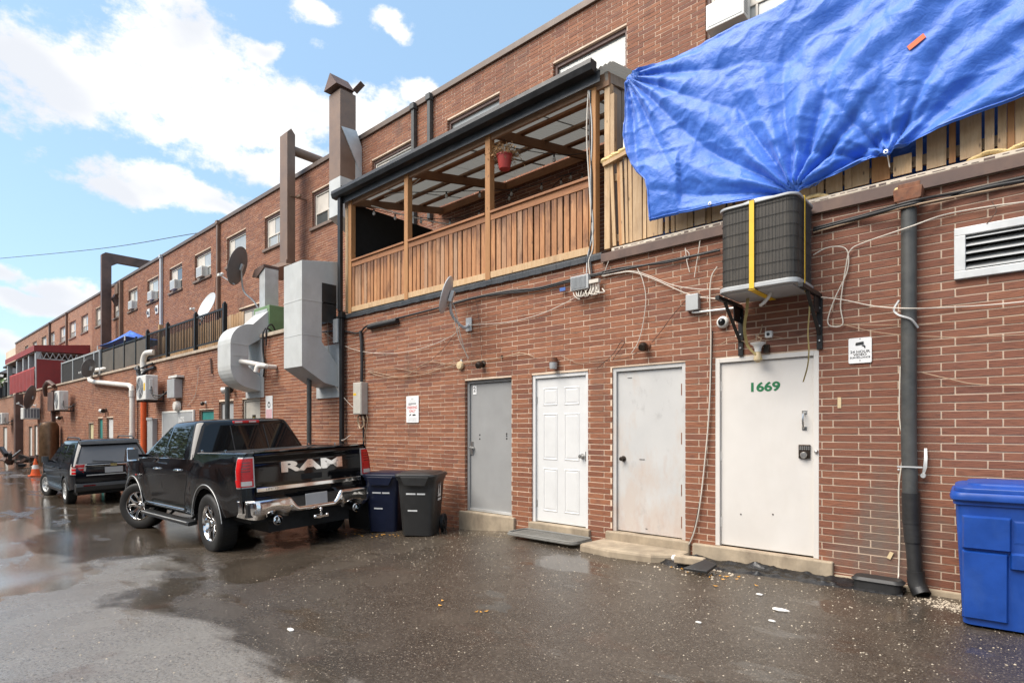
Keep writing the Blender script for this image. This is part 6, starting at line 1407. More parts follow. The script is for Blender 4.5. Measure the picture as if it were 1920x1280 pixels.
    # ---- tail: tailgate, lamps, bumper
    def tg(u, v):
        y = (u*2-1)*.80; z = .74+.705*v
        x = -1.17-.018*math.sin(math.pi*min(1,max(0,v)))-(.022*math.exp(-((v-.93)/.06)**2)) + .012*math.exp(-((v-.80)/.05)**2)+.016*math.exp(-((v-.07)/.05)**2)
        return (x, -y, z)
    k = M(); k.grid(tg, 20, 40); k.grid(lambda u, v: (-1.17-.035*math.cos(v*math.pi/2)+.12*v, -(u*2-1)*.80, 1.445+.02*math.sin(v*math.pi/2)), 20, 5); gate = obj('tailgate', k, P, root, sharp=80)
    text('lettering', 'RAM', .19, MT['chrome'], gate, (-1.188,-.02,1.215), xaxis=(0,-1,0), normal=(-1,0,0), extrude=.014, bold=.010, sx=2.45)
    k = M(); k.box(-1.205,-1.185,-.795,.795,.915,.975); stp = obj('chrome_strip', k, MT['chrome'], gate, .008)
    text('lettering', 'LIMITED', .042, MT['ink'], stp, (-1.206,.58,.945), xaxis=(0,-1,0), normal=(-1,0,0), extrude=.001, sx=1.2); text('lettering', '4X4', .042, MT['ink'], stp, (-1.206,-.70,.945), xaxis=(0,-1,0), normal=(-1,0,0), extrude=.001, sx=1.3)
    k = M(); k.box(-1.195,-1.18,-.16,.16,1.02,1.10); obj('gate_handle', k, MT['under'], gate, .01)
    for s_ in (1,-1):
        # corner panel behind the lamp
        k = M(); k.grid(lambda u, v: (-1.17+.03*u*u, s_*(.80+(hw(-1.17,.72+.71*v)-.80)*u), .72+.71*v), 6, 14); obj('corner_panel', k, P, root, sharp=80)
        def lens(u, v, e=0., z0=1.0, z1=1.375):
            z = z0+(z1-z0)*v; y1 = hw(-1.12,z)+.012
            if u < .72: t = u/.72; return (-1.185-e+.035*t*t, s_*(.806+(y1-.806)*t), z)
            t = (u-.72)/.28; return (-1.15-e*.5+.13*t*(.7+.3*v), s_*(y1+e+.004*math.sin(t*3)), z)
        k = M(); k.grid(lambda u, v: lens(u, v, .0, .985, 1.392), 14, 10); tl = obj('tail_light', k, MT['galv'], root, sharp=80)
        k = M(); k.grid(lambda u, v: lens(.08+.86*u, v, .008, 1.10, 1.375), 12, 10); obj('red_lens', k, MT['lampred'], tl, sharp=80)
        for i in range(4): k = M(); k.grid(lambda u, v: lens(.22+.44*u, v, .0105, 1.20+.038*i, 1.212+.038*i), 6, 3); obj('led_bar', k, MT['lampdark'], tl)
        k = M(); k.grid(lambda u, v: lens(.08+.86*u, v, .008, 1.0, 1.098), 12, 4); obj('red_lens', k, MT['lampred'], tl, sharp=80); k = M(); k.grid(lambda u, v: lens(.16+.5*u, v, .012, 1.015, 1.075), 10, 4); obj('reverse_lens', k, MT['lampclear'], tl, sharp=80)
    # bumper: swept profile with a lowered middle for the plate
    def bump_fn(u, v):
        y = (1-2*u)*1.0; a = abs(y)
        drop = .145*(1 if a < .26 else max(0, 1-(a-.26)/.14)); drop = drop*drop*(3*.145-2*drop)/(.145**2) if drop else 0
        zt = .815-drop; zb = .555-.0*drop+(.03 if a < .4 else 0)+.05*max(0,(a-.8)/.2)**2
        notch = .05*math.exp(-((a-.60)/.11)**4)
        zb += notch
        if v < .18: t = v/.18; return (-1.16-.14*t+.22*max(0,(a-.82)/.18)**2.2, y, zt+.002)
        t = (v-.18)/.82; return (-1.30-.018*math.sin(math.pi*min(1,t*1.15))+.05*max(0,t-.75)/.25+.24*max(0,(a-.80)/.20)**2.2, y*(1 if a < .99 else .997), zt+(zb-zt)*t)
    k = M(); k.grid(bump_fn, 121, 16); bp = obj('rear_bumper', k, MT['chrome'], root, sharp=80)
    k = M(); k.box(-1.27,-1.17,-.40,.40,.60,.80); k.box(-1.25,-.95,-.95,.95,.60,.78); obj('step_pad', k, MT['blackpl'], bp)
    k = M(); k.box(-1.305,-1.285,-.165,.165,.655,.825); obj('licence_plate', k, MT['plate'], root, .004)
    k = M(); k.box(-1.29,-1.27,.17,.36,.64,.79); k.box(-1.29,-1.27,-.36,-.17,.64,.79); obj('plate_surround', k, MT['trim'], bp)
    for y in (.80,.38,-.38,-.80): k = M(); k.lathe([(0,0),(.018,0),(.014,.006),(0,.007)], (-1.316+(.03 if abs(y)>.5 else 0),y,.69), (-1,0,0), 10); obj('sensor', k, MT['galv'], bp)
    for s_ in (1,-1):
        k = M(); k.lathe([(.052,-.25),(.052,.0),(.060,.02),(.064,.05),(.056,.055),(.048,.03),(.046,-.1),(0,-.12)], (-1.30,s_*.60,.535), (-1,0,-.05), 20); obj('exhaust_tip', k, MT['chrome'], root)
    k = M(); k.box(-1.36,-1.0,-.03,.03,.47,.53); k.box(-1.44,-1.34,-.09,.09,.49,.52); k.cyl((-1.40,0,.51),(-1.40,0,.57),.016,10); k.ball((-1.40,0,.60),.028,12); k.ball((-1.40,-.09,.505),.03,12); k.ball((-1.40,.09,.505),.028,12); obj('tow_hitch', k, MT['chrome'], root)
    # wheels
    for (x, s_, st) in ((0,1,0),(0,-1,0),(3.57,1,R(31)),(3.57,-1,R(31))): wheel(root, x, s_*.865, TR, .285, .262, s_, st)
    k = M(); k.tube([(.9,-.3,.42),(-.9,-.58,.48)], .04, 10); k.box(.2,.9,-.62,-.2,.40,.55); obj('exhaust_pipe', k, MT['trim'], root)
    return root
pickup()

def suv(label, paint, loc, yaw, rot=(0,0), grp=None, glass='cglass2', pinstripe=True):
    root = thing('parked_suv', label, 'car', loc, rot=(rot[0],rot[1],yaw)); P = MT[paint]; A = [(0,.35,.415),(2.86,.35,.415)]
    def hw(x, z):
        b = tab([(.3,.86),(.45,.895),(.7,.905),(.95,.90),(1.08,.875),(1.15,.85)], z)
        if x < -.55: b -= .10*((-.55-x)/.45)**2
        if x > 2.9: b -= .14*((x-2.9)/.85)**2
        return b
    ztop = lambda x: tab([(-1,1.12),(2.0,1.07),(2.4,1.05),(3.3,.98),(3.75,.80)], x); zbot = lambda x: tab([(-1,.48),(-.5,.40),(.5,.30),(2.3,.30),(3.4,.36),(3.75,.42)], x)
    b = M()
    for s_ in (1,-1): side_skin(b, [-.97+.1*i for i in range(48)], hw, ztop, zbot, A, s_, 10)
    b.grid(lambda u, v: (2.05+1.68*u, (v*2-1)*hw(2.05+1.68*u,1.0), ztop(2.05+1.68*u)+.06*(1-abs(v*2-1)**2.4)), 14, 17)
    b.grid(lambda u, v: (3.70+.06*math.sin(math.pi*u), (u*2-1)*hw(3.7,.7), .42+.40*v), 12, 5)
    b.grid(lambda u, v: (-.97-.06*math.sin(math.pi*v), -(u*2-1)*hw(-.97,.48+.64*v), .48+.64*v), 16, 8)
    obj('body', b, P, root, sharp=50)
    def sec(z):
        t = (z-1.06)/(1.66-1.06); return (-1.0+.30*t+.02*t*t, 2.35-1.05*t-.1*t*t, .865-.17*t-.03*t*t, .10+.06*t)
    rings = [rrect(sec(z)[0],sec(z)[1],-sec(z)[2],sec(z)[2],z,sec(z)[3],5) for z in (1.04,1.12,1.25,1.4,1.52,1.6,1.64)]
    for z, i in ((1.665,.03),(1.69,.10),(1.71,.3),(1.716,.5)): q = sec(1.64); rings.append(rrect(q[0]+i*.7,q[1]-i,-q[2]+i*.8,q[2]-i*.8,z,.14,5))
    k = M(); k.loft(rings); obj('cabin', k, P, root, sharp=60)
    for s_ in (1,-1):
        for (a0,a1,b0,b1,nm) in ((-.55,-.42,.28,.28,'quarter_window'),(.36,.36,1.10,1.08,'rear_door_window'),(1.18,1.16,2.05,1.30,'front_door_window')):
            k = M(); k.grid(lambda u, v: ((a0+(a1-a0)*v)*(1-u)+(b0+(b1-b0)*v)*u, s_*(sec(1.12+.46*v)[2]+.004), 1.12+.46*v), 6, 6); obj(nm, k, MT['cglass'], root)
        for x in (.55,1.45): k = M(); yy = s_*hw(x,.95); k.box(x-.1,x+.1,yy-.02,yy+s_*.02+.01,.93,.965); obj('door_handle', k, P, root, .006)
        for pts in ([(.33,1.06),(.42,.75),(.5,.34)],[(1.15,1.06),(1.14,.34)],[(2.15,1.04),(2.2,.34)]): k = M(); k.tube([(x,s_*(hw(x,z)+.001),z) for x,z in pts], .005, 5); obj('door_seam', k, MT['under'], root)
        k = M(); k.box(.45,2.4,s_*.89-.02,s_*.89+.025,.30,.38); obj('sill_trim', k, MT['trim'], root, .01)
        k = M(); k.loft([rrect(1.82+.02*i,2.0-.01*i,s_*1.0-.08,s_*1.0+.09,1.06+.055*i,.04,4) for i in range(4)]); k.beam((1.95,s_*.82,1.08),(1.92,s_*.95,1.10),.07,.05); obj('mirror', k, MT['blackpl'], root)
        k = M(); k.tube([(-.5,s_*.60,1.70),(-.35,s_*.60,1.755),(1.0,s_*.60,1.755),(1.15,s_*.60,1.70)], .018, 8); obj('roof_rail', k, MT['trim'], root)
        def lens(u, v, e=0, z0=.83, z1=1.10):
            z = z0+(z1-z0)*v; y1 = hw(-.97,z)+.012
            if u < .5: t = u/.5; return (-1.02-e+.03*t*t, s_*(y1-.22+.22*t), z)
            t = (u-.5)/.5; return (-.99-e*.4+.22*t, s_*(hw(-.97+.22*t,z)+.012+e), z)
        k = M(); k.grid(lens, 12, 6); tl = obj('tail_light', k, MT['lampclear'], root, sharp=80)
        for z0, z1 in ((.845,.90),(.93,.985),(1.01,1.085)): k = M(); k.grid(lambda u, v: lens(.1+.7*u, v, .006, z0, z1), 10, 3); obj('red_lens', k, MT['lampred'], tl, sharp=80)
        for x in (0,2.86): wheel(root, x, s_*.79, .355, .235, .215, s_, R(14) if x > 1 else 0, 'plain')
    k = M(); k.grid(lambda u, v: (sec(1.10+.44*v)[0]-.006, -(u*2-1)*(sec(1.10+.44*v)[2]-.10), 1.10+.44*v), 12, 6); rw = obj('rear_window', k, MT[glass], root)
    k = M(); k.tube([(-1.02,.0,1.12),(-1.01,.35,1.15),(-1.0,.45,1.17)], .012, 6); obj('wiper', k, MT['black'], rw)
    k = M(); k.loft([[(-.82,y,1.585),(-.74,y,1.66),(-.55,y,1.685),(-.55,y,1.60)] for y in (-.66,.66)], smooth=False); obj('roof_spoiler', k, MT['blackpl'], root, .008)
    k = M(); k.box(-1.045,-1.015,-.62,.62,1.02,1.07); obj('chrome_bar', k, MT['chrome'], root, .008); k = M(); k.box(-1.05,-1.04,-.07,.07,1.01,1.075); obj('tape', k, MT['strapold'], root)
    k = M(); k.box(-1.046,-1.03,-.20,.20,.84,.99); obj('licence_plate', k, MT['plate'], root); k = M(); k.box(-1.045,-1.03,-.60,.60,.79,.815); obj('trim_strip', k, MT['galv'], root)
    k = M(); k.loft([[(-.92,y,.60),(-1.06,y,.60),(-1.09,y,.52),(-1.06,y,.40),(-.9,y,.36)] for y in (-.84,-.5,.5,.84)], smooth=False); bp = obj('rear_bumper', k, MT['trim'], root, .02)
    for y in (.55,-.55): k = M(); k.box(-1.095,-1.08,y-.13,y+.13,.53,.56); obj('reflector', k, MT['lampdark'], bp)
    k = M(); k.box(-.9,3.6,-.78,.78,.30,.45); obj('underbody', k, MT['under'], root)
    k = M()
    for (cx, cz, r) in A:
        for s_ in (1,-1):
            k = M(); pts = [(cx+(r+.006)*math.cos(math.pi*i/16), cz+(r+.006)*math.sin(math.pi*i/16)) for i in range(17)]
            k.add([(x,s_*yy,z) for (x,z) in pts for yy in (.88,.5)], [(2*i,2*i+1,2*i+3,2*i+2) for i in range(16)], True); k.add([(x,s_*.5,z) for x,z in pts], [tuple(range(17))]); obj('wheel_liner', k, MT['under'], root)
    return root
suv('black sport utility vehicle parked beyond the pickup truck', 'paint2', (-19.1,-1.70,-.555), R(179), (R(-2.0),0))
suv('white vehicle showing only its corner at the far left edge', 'paintw', (-37.0,-3.3,-.60), R(181))
# ------------------------------------------------------------------ wheeled bins
def cart(label, x, y, mat, yaw, W_=.56, D_=.62, H_=.93, name='wheeled_bin', logo=True, ink='inkwhite'):
    z = gz(x, y); r = thing(name, label, 'bin', (x,y,z), rot=(0,0,yaw))
    # local: front faces -y, wheels at +y
    k = M(); rings = []
    for t in (0,.03,.2,.5,.8,.93,.96,1.0):
        w = W_*(.80+.20*t)/2; f = -D_*(.40+.10*t); b = D_*(.34+.16*t); zz = .012+t*(H_-.10)
        if t > .94: w += .018; f -= .018; b += .018
        rings.append(rrect(-w, w, f, b, zz, .07+.02*t, 5))
    k.loft(rings); body = obj('body', k, MT[mat], r, sharp=50)
    k = M(); w = W_/2+.03; zz = H_-.085
    k.loft([rrect(-w,w,-D_*.5-.035,D_*.5+.05,zz,.09,5), rrect(-w-.004,w+.004,-D_*.5-.04,D_*.5+.055,zz+.02,.09,5), rrect(-w+.004,w-.004,-D_*.5-.03,D_*.5+.05,zz+.045,.09,5), rrect(-w+.05,w-.05,-D_*.5+.02,D_*.5,zz+.052,.08,5), rrect(-w+.07,w-.07,-D_*.5+.05,D_*.5-.03,zz+.07,.07,5)]); lid = obj('lid', k, MT[mat], r, .004, sharp=50)
    k = M(); k.prism([(-.21,zz+.01),(.21,zz+.01),(.15,zz-.115),(-.15,zz-.115)], -D_*.5-.045, -D_*.5-.022, 'y'); obj('front_flap', k, MT[mat], lid, .006)
    k = M(); k.tube([(-W_*.40,D_*.5+.02,zz-.01),(-W_*.38,D_*.5+.10,zz+.0),(W_*.38,D_*.5+.10,zz+.0),(W_*.40,D_*.5+.02,zz-.01)], .017, 8); obj('handle', k, MT[mat], r)
    for s_ in (-1,1):
        k = M(); k.lathe([(0,-.02),(.125,-.02),(.135,-.012),(.135,.03),(.125,.036),(.105,.03),(.095,.016),(.03,.02),(.028,.038),(0,.04)], (s_*(W_*.40+.03),D_*.40,.135), (s_,0,0), 24); wh = obj('wheel', k, MT['blackpl'], r)
        k = M()
        for i in range(5): a = i*2*math.pi/5; c = Vector((s_*(W_*.40+.052),D_*.40,.135)); k.beam(c, c+Vector((0,math.cos(a)*.10,math.sin(a)*.10)), .012, .022, (1,0,0))
        obj('spoke', k, MT['trim'], wh)
    k = M(); k.box(-W_*.25,W_*.25,-D_*.46-.006,-D_*.46+.05,.36,.62); k = M()
    if logo:
        yf = -D_*.485
        for s_ in (-1,1):                          # skyline emblem of two towers on a base, city name strip below
            xs_ = s_*(W_*.474)
            e = M(); 
            for (y0,y1,z0,z1) in ((-.10,.06,.555,.60),(-.095,-.035,.60,.66),(.0,.055,.60,.68)): e.add([(xs_+s_*.006,y0,z0),(xs_+s_*.006,y1,z0),(xs_+s_*.011,y1-.008,z1),(xs_+s_*.011,y0+.008,z1)], [(0,1,2,3)])
            e.add([(xs_+s_*.010,-.088,.66),(xs_+s_*.010,-.042,.66),(xs_+s_*.016,-.058,.745),(xs_+s_*.016,-.072,.745)], [(0,1,2,3)]); e.add([(xs_+s_*.011,.008,.68),(xs_+s_*.011,.047,.68),(xs_+s_*.018,.022,.775)], [(0,1,2)])
            e.add([(xs_+s_*.004,-.10,.50),(xs_+s_*.004,.065,.50),(xs_+s_*.008,.065,.535),(xs_+s_*.008,-.10,.535)], [(0,1,2,3)]); obj('emblem', e, MT[ink], r)
        e = M(); zf = lambda z_: -D_*(.40+.10*(z_-.012)/(H_-.10))-.004
        for (a_, b_, z_) in ((-.14,.0,.60),(.02,.14,.60),(-.12,.02,.36)): e.add([(a_,zf(z_),z_),(b_,zf(z_),z_),(b_,zf(z_+.022),z_+.022),(a_,zf(z_+.022),z_+.022)], [(0,1,2,3)])
        obj('lettering', e, MT[ink], r)
    return r
cart('charcoal grey wheeled bin nearest the grey door', -6.72, -.62, 'binblack', R(34))
cart('navy blue wheeled bin between the charcoal bin and the truck', -7.55, -.60, 'binnavy', R(30))
cart('black wheeled bin half hidden behind the truck bumper', -8.35, -.45, 'binblack', R(20), logo=False)
# big blue recycling cart at the right edge
def bluebin():
    bx, by = .17, -.47; r = thing('recycling_bin', 'large blue recycling bin with clipped lid at the right edge', 'bin', (bx,by,gz(bx,by)), rot=(0,0,R(4)))
    W2, D2, H2 = .64, .30, .99
    k = M()
    def ring(t, ins=0): 
        w = W2*(.93+.07*t)-ins; d0 = -D2*(.90+.18*t)+ins; d1 = D2*(.95+.08*t)-ins; return rrect(-w, w, d0, d1, .015+t*(H2-.10), .06, 5)
    k.loft([ring(t) for t in (0,.04,.3,.6,.9,.96)]+[[(p[0]*1.02,p[1]*1.05,p[2]) for p in ring(.965)],[(p[0]*1.02,p[1]*1.05,p[2]) for p in ring(1.0)]]); obj('body', k, MT['binblue'], r, sharp=50)
    fy = lambda z: -D2*(.90+.18*(z-.015)/(H2-.10))
    def panel(x0, x1, z0, z1, d, bot=0):
        """moulded raised panel on the front face"""
        m = M(); A_ = [(x0,fy(z0)-.001,z0),(x1,fy(z0)-.001,z0),(x1,fy(z1)-.001,z1),(x0,fy(z1)-.001,z1)]; B_ = [(x0+.012,fy(z0)-d,z0+.012),(x1-.012,fy(z0)-d,z0+.012),(x1-.012,fy(z1)-d,z1-.012),(x0+.012,fy(z1)-d,z1-.012)]
        m.loft([A_, B_], caps=False, smooth=False); m.add(B_, [(0,1,2,3)]); obj('moulded_panel', m, MT['binblue'], r, .006)
    panel(-.60,-.33,.56,.80,.035); panel(-.60,-.345,.06,.55,.028); panel(-.34,-.20,.44,.56,.032); panel(-.32,.58,.62,.78,.004); panel(-.20,.58,.60,.63,.02)
    panel(.34,.60,.06,.86,.03)
    k = M(); k.box(-.195,.33,fy(.50)+.006,fy(.50)+.03,.40,.575); obj('grab_recess', k, MT['binnavy'], r)
    k = M(); k.cyl((-.20,fy(.48)-.012,.485),(.34,fy(.48)-.012,.485),.013,10); obj('grab_bar', k, MT['steel'], r)
    k = M(); z = H2-.085; w = W2+.025
    def lr(dx, dy, zz, rr): return rrect(-w+dx, w-dx, -D2*1.08-.045+dy, D2*1.03+.03-dy, zz, rr, 7)
    k.loft([lr(0,0,z,.08), lr(-.006,-.006,z+.03,.09), lr(.004,.004,z+.055,.09), lr(.03,.03,z+.06,.09)]); obj('rim', k, MT['binblue'], r, .004, sharp=50)
    k = M(); k.loft([lr(.02,.02,z+.058,.10), lr(.02,.02,z+.085,.10), lr(.05,.05,z+.10,.12), lr(.09,.07,z+.104,.10), lr(.10,.08,z+.118,.10), lr(.16,.14,z+.125,.09)]); lid = obj('lid', k, MT['binblue'], r, .004, sharp=50)
    k = M(); k.lathe([(0,0),(.024,0),(.024,.012),(.012,.016),(0,.016)], (-.185,-D2*1.08-.035,z+.075), (0,-1,0), 14); obj('bolt', k, MT['rust'], lid)
    k = M()
    for i in range(3): k.lathe([(.010,-.004),(.016,0),(.010,.004)], (-.175+.004*i,-D2*1.08-.06,z+.03-.022*i), (1,.2*i,.3), 12)
    k.tube(spline([(-.19,-D2*1.08-.05,z+.05),(-.185,-D2*1.08-.075,z+.03),(-.17,-D2*1.08-.07,z+.0),(-.165,-D2*1.08-.05,z-.02)],6), .006, 6); obj('clip', k, MT['steel'], lid)
    text('lettering', 'RPC 5086478 360L', .034, MT['inkwhite'], r, (-.25,fy(.83)-.004,.83), extrude=.0006, bold=.0006, align='LEFT')
    for s_ in (-1,1):
        k = M(); k.lathe([(0,-.03),(.12,-.03),(.12,.03),(0,.035)], (s_*(W2*.90),D2*.8,.12), (s_,0,0), 20); obj('wheel', k, MT['blackpl'], r)
bluebin()
# ------------------------------------------------------------------ things on the ground by the doors
def slab(name, poly, z0, z1, mat, lab, cat, bevel=.008):
    k = M(); k.prism(poly, z0, z1, 'z'); return solo(name, k, MT[mat], lab, cat, bevel=bevel)
mt_ = thing('door_mat', 'ribbed grey rubber mat in front of the white six-panel door', 'door mat', (-4.68,-.28,0))
k = M(); k.loft([rrect(-5.17,-4.05,-.50,-.07,z,.09,6) for z in (.03,.055)]); obj('base', k, MT['mat_rub'], mt_, .006)
k = M(); q = rrect(-5.15,-4.07,-.48,-.09,.062,.08,6); k.tube([Vector(p) for p in q]+[Vector(q[0])], .014, 6, False); obj('edge', k, MT['mat_rub'], mt_)
k = M()
for i in range(22): k.box(-5.09,-4.13,-.465+i*.0165,-.459+i*.0165,.055,.059)
obj('rib', k, MT['mat_rub'], mt_)
slab('door_step', [(-3.98,-.50),(-3.55,-.56),(-3.05,-.50),(-2.80,-.30),(-2.82,-.05),(-3.95,-.05)], -.06, .075, 'concrete', 'worn low concrete step in front of the scuffed steel door', 'step', .03)
ra = random.Random(12); from mathutils import noise as MN2
def tarfn(u, v):
    x = -3.0+2.15*u; yf = tab([(-3.0,-.46),(-2.75,-.60),(-2.45,-.42),(-1.9,-.34),(-1.3,-.30),(-.85,-.26)], x)+.05*MN2.noise(Vector((x*7,1,0)))
    y = yf*(1-v)-.02*v; e = min(1, v*5)*1.0
    z = gz(x,y)-.012+e*(.022+.028*max(0,MN2.fractal(Vector((x*6,y*9,2)),.8,2,4)+.25)+.045*math.exp(-((y+.07)/.05)**2)*(.6+.8*MN2.noise(Vector((x*5,3,1)))))
    return (x, y, z)
k = M(); k.grid(tarfn, 150, 26)
solo('tar_patch', k, MT['tar'], 'rough black tar seam along the foot of the wall below the 1669 door', 'tar patch')
b_ = thing('loose_block', 'loose tan brick lying by the tar seam between the two right doors', 'brick', (-2.66,-.42,.04)); k = M(); k.box(-.15,.15,-.05,.05,0,.075); k.xf(Matrix.Translation((-2.64,-.44,.03)) @ Matrix.Rotation(R(8),4,'Z')); obj('block', k, MT['concrete'], b_, .01); k = M(); k.ball((-2.80,-.46,.07),.035,10); obj('foam_lump', k, MT['litter'], b_)
k = M(); k.prism([(-.15,-.10),(.09,-.13),(.15,.02),(.02,.10)], 0, .03, 'z'); k.xf(Matrix.Translation((-2.46,-.58,.055)) @ Matrix.Rotation(R(18),4,'X') @ Matrix.Rotation(R(10),4,'Z')); solo('slate_piece', k, MT['trim'], 'flat dark slab fragment leaning on the loose tan brick', 'slab', bevel=.006)
for i, (px_, py_, s_, lab) in enumerate(((1463,1146,.075,'white paper scrap on the wet asphalt in front of the 1669 door'),(1424,1118,.04,'small white chip nearest the tar seam below the 1669 door'),(1447,1166,.03,'small white chip beside the white paper scrap'),(1310,1166,.03,'small white chip on the asphalt in front of the scuffed door'),(545,1157,.05,'white litter scrap on the asphalt in front of the truck wheel'))):
    r = ray(px_, py_); t = (-.03-CAM_H)/r.z; X, Y = t*r.x, CAM_Y+t*r.y; rr = random.Random(i)
    poly = [(X+s_*rr.uniform(.6,1)*math.cos(a), Y+.55*s_*rr.uniform(.6,1)*math.sin(a)) for a in [j*math.pi/4 for j in range(8)]]
    k = M(); k.prism(poly, gz(X,Y)+.004, gz(X,Y)+.011, 'z'); solo('litter', k, MT['litter'], lab, 'litter', 'litter on the asphalt')
# loose chips, gravel and leaves: far too many to count
k = M(); kl = M(); rg = random.Random(77)
def chip(m, x, y, s):
    z = gz(x, y)+s*.15; a = rg.uniform(0,6.28); v = []
    for i in range(5): t = a+i*1.2566; v.append((x+s*rg.uniform(.6,1)*math.cos(t), y+s*rg.uniform(.6,1)*math.sin(t), z))
    o_ = (x+rg.uniform(-.2,.2)*s, y+rg.uniform(-.2,.2)*s, z+s*rg.uniform(.3,.6)); lowv = [(p[0],p[1],z-s*.4) for p in v]
    m.add(v+[o_]+lowv, [(i,(i+1)%5,5) for i in range(5)]+[(6+i,6+(i+1)%5,(i+1)%5,i) for i in range(5)])
for i in range(2600):
    x = rg.uniform(-6.5,1.2); y = -rg.uniform(.1,5.6)
    if rg.random() < .5: y = -rg.uniform(.1,2.2)
    chip(k, x, y, rg.choice([.003,.004,.005,.006,.009]))
for i in range(420):
    x = rg.gauss(-.45,.16); y = rg.gauss(-.28,.09)
    if y < -.02: chip(k, x, y, rg.choice([.005,.008,.012]))
for i in range(90): chip(k, rg.gauss(-2.5,.22), -.5+rg.gauss(0,.10), rg.choice([.01,.016,.02]))
o = obj('gravel', k, MT['gravelw']); o['kind'] = 'stuff'; o['label'] = 'pale stone chips scattered on the wet asphalt'; o['category'] = 'gravel'
for i in range(46):
    x, y = rg.choice([(-7.2,-1.02),(-7.0,-.98),(-7.9,-1.0),(-2.5,-.55),(-2.3,-.6),(-2.75,-.6),(-3.5,-2.8)]); x += rg.gauss(0,.14); y += rg.gauss(0,.08); a = rg.uniform(0,6.28); s = rg.uniform(.015,.03)
    kl.add([(x+s*math.cos(a),y+s*math.sin(a),gz(x,y)+.012),(x+.5*s*math.cos(a+1.6),y+.5*s*math.sin(a+1.6),gz(x,y)+.006),(x-s*math.cos(a),y-s*math.sin(a),gz(x,y)+.016),(x-.5*s*math.cos(a+1.6),y-.5*s*math.sin(a+1.6),gz(x,y)+.008)], [(0,1,2,3)])
o = obj('leaves', kl, MT['leafy']); o['kind'] = 'stuff'; o['label'] = 'yellow fallen leaves on the asphalt by the bins'; o['category'] = 'leaves'
# ------------------------------------------------------------------ cables strung along the wall (given by where they run on the wall plane)
def cable(pts, r, mat, lab, name='cable', y=-.035, n=8):
    k = M(); k.tube(spline([at(p[0], p[1], p[2] if len(p) > 2 else y) for p in pts], n), r*.8, 6); return solo(name, k, MT[mat], lab, 'cable')
def bundle(lines, lab, name='cable_bundle'):
    b = thing(name, lab, 'cable', tuple(at(lines[0][0][0][0], lines[0][0][0][1], 0)))
    for pts, r, mat in lines: k = M(); k.tube(spline([at(p[0], p[1], p[2] if len(p) > 2 else -.035) for p in pts], 8), r, 6); obj('strand', k, MT[mat], b)
    return b
bundle([([(605,622),(640,620),(672,624),(690,610),(740,598),(830,575),(900,556),(960,545),(1010,540),(1080,522),(1130,512)], .016, 'cable_b'), ([(690,611),(800,583),(880,560),(960,548),(1060,530),(1120,516),(1180,503),(1300,480),(1350,469)], .013, 'cable_b'), ([(860,566),(920,554),(990,546),(1040,536),(1150,505),(1250,492),(1345,468)], .011, 'cable_b')], 'thick black cable bundle sagging along the wall under the balcony')
k = M(); k.tube([at(693,613,-.05),at(745,601,-.05)], [.045,.045], 10); k.tube([at(690,614,-.05),at(694,613,-.05)], .03, 8); solo('cable_joint', k, MT['cable_b'], 'thick black cable splice sleeve on the wall near the black downpipe', 'cable joint')
bundle([([(1525,432),(1600,412),(1707,383,-.16),(1760,375),(1850,352),(1925,338)], .014, 'cable_b'), ([(1525,428),(1610,406),(1707,378,-.16),(1800,360),(1925,331)], .012, 'cable_b'), ([(1525,436),(1620,410),(1707,386,-.16),(1860,356),(1925,344)], .007, 'cable_t')], 'pair of black cables running from the condenser past the dark downpipe')
cable([(1128,517),(1160,512),(1185,510),(1225,523),(1290,551),(1345,561)], .007, 'cable_w', 'white cable arcing from the splitter box to the grey junction box')
cable([(1130,518),(1180,508),(1215,516),(1260,534),(1310,542),(1350,542)], .006, 'cable_w', 'thin white cable passing just above the grey junction box')
cable([(1195,503),(1205,525),(1211,560),(1206,605),(1197,640),(1184,662)], .006, 'cable_w', 'white cable hanging in a long bow above the scuffed door')
cable([(1345,500),(1334,520),(1331,560),(1333,640),(1330,760),(1322,860),(1310,960),(1296,1012),(1280,1030)], .009, 'cable_w', 'white cable running down between the scuffed door and the 1669 door')
cable([(1336,620),(1334,700),(1328,800),(1318,900),(1302,990),(1288,1026)], .007, 'cable_b', 'dark cable taped down the pier between the two right doors', y=-.02)
cable([(1525,478),(1550,465),(1578,463),(1590,475),(1588,510),(1565,560),(1552,600),(1560,612),(1580,607),(1576,570),(1586,500),(1594,470),(1620,455),(1707,425,-.17),(1770,403),(1850,388),(1925,378)], .007, 'cable_w', 'looped white cable dangling on the wall right of the condenser')
cable([(1530,556),(1580,562),(1640,574),(1700,578,-.17),(1760,577),(1850,572),(1925,565)], .0065, 'cable_w', 'white cable sagging across the wall behind the dark downpipe')
cable([(1560,608),(1640,609),(1707,608,-.02),(1800,602),(1925,590)], .004, 'cable_t', 'thin tan wire running level above the surveillance sign')
cable([(1580,608),(1640,622),(1700,628),(1800,632),(1925,627)], .004, 'cable_t', 'thin tan wire dipping right of the surveillance sign')
cable([(1728,698),(1775,709),(1830,720),(1925,722)], .005, 'cable_t', 'thin tan wire on the wall right of the dark downpipe')
cable([(605,620),(640,645),(680,659),(740,662),(800,650),(850,628),(866,612),(950,604),(1010,590),(1060,568),(1090,550)], .006, 'cable_w', 'long thin white cable swagging under the light grey dish')
bundle([([(690,695),(715,700),(745,706),(790,702),(830,690),(880,678),(930,672),(975,662),(1000,668)], .006, 'cable_t'), ([(690,697),(720,706),(760,704),(800,680),(850,682),(900,676),(950,668),(975,660)], .005, 'cable_t'), ([(692,694),(740,690),(790,698),(830,684),(870,670)], .004, 'cable_t')], 'loose tan wires strung from the beige cabinet to the grey door lamp')
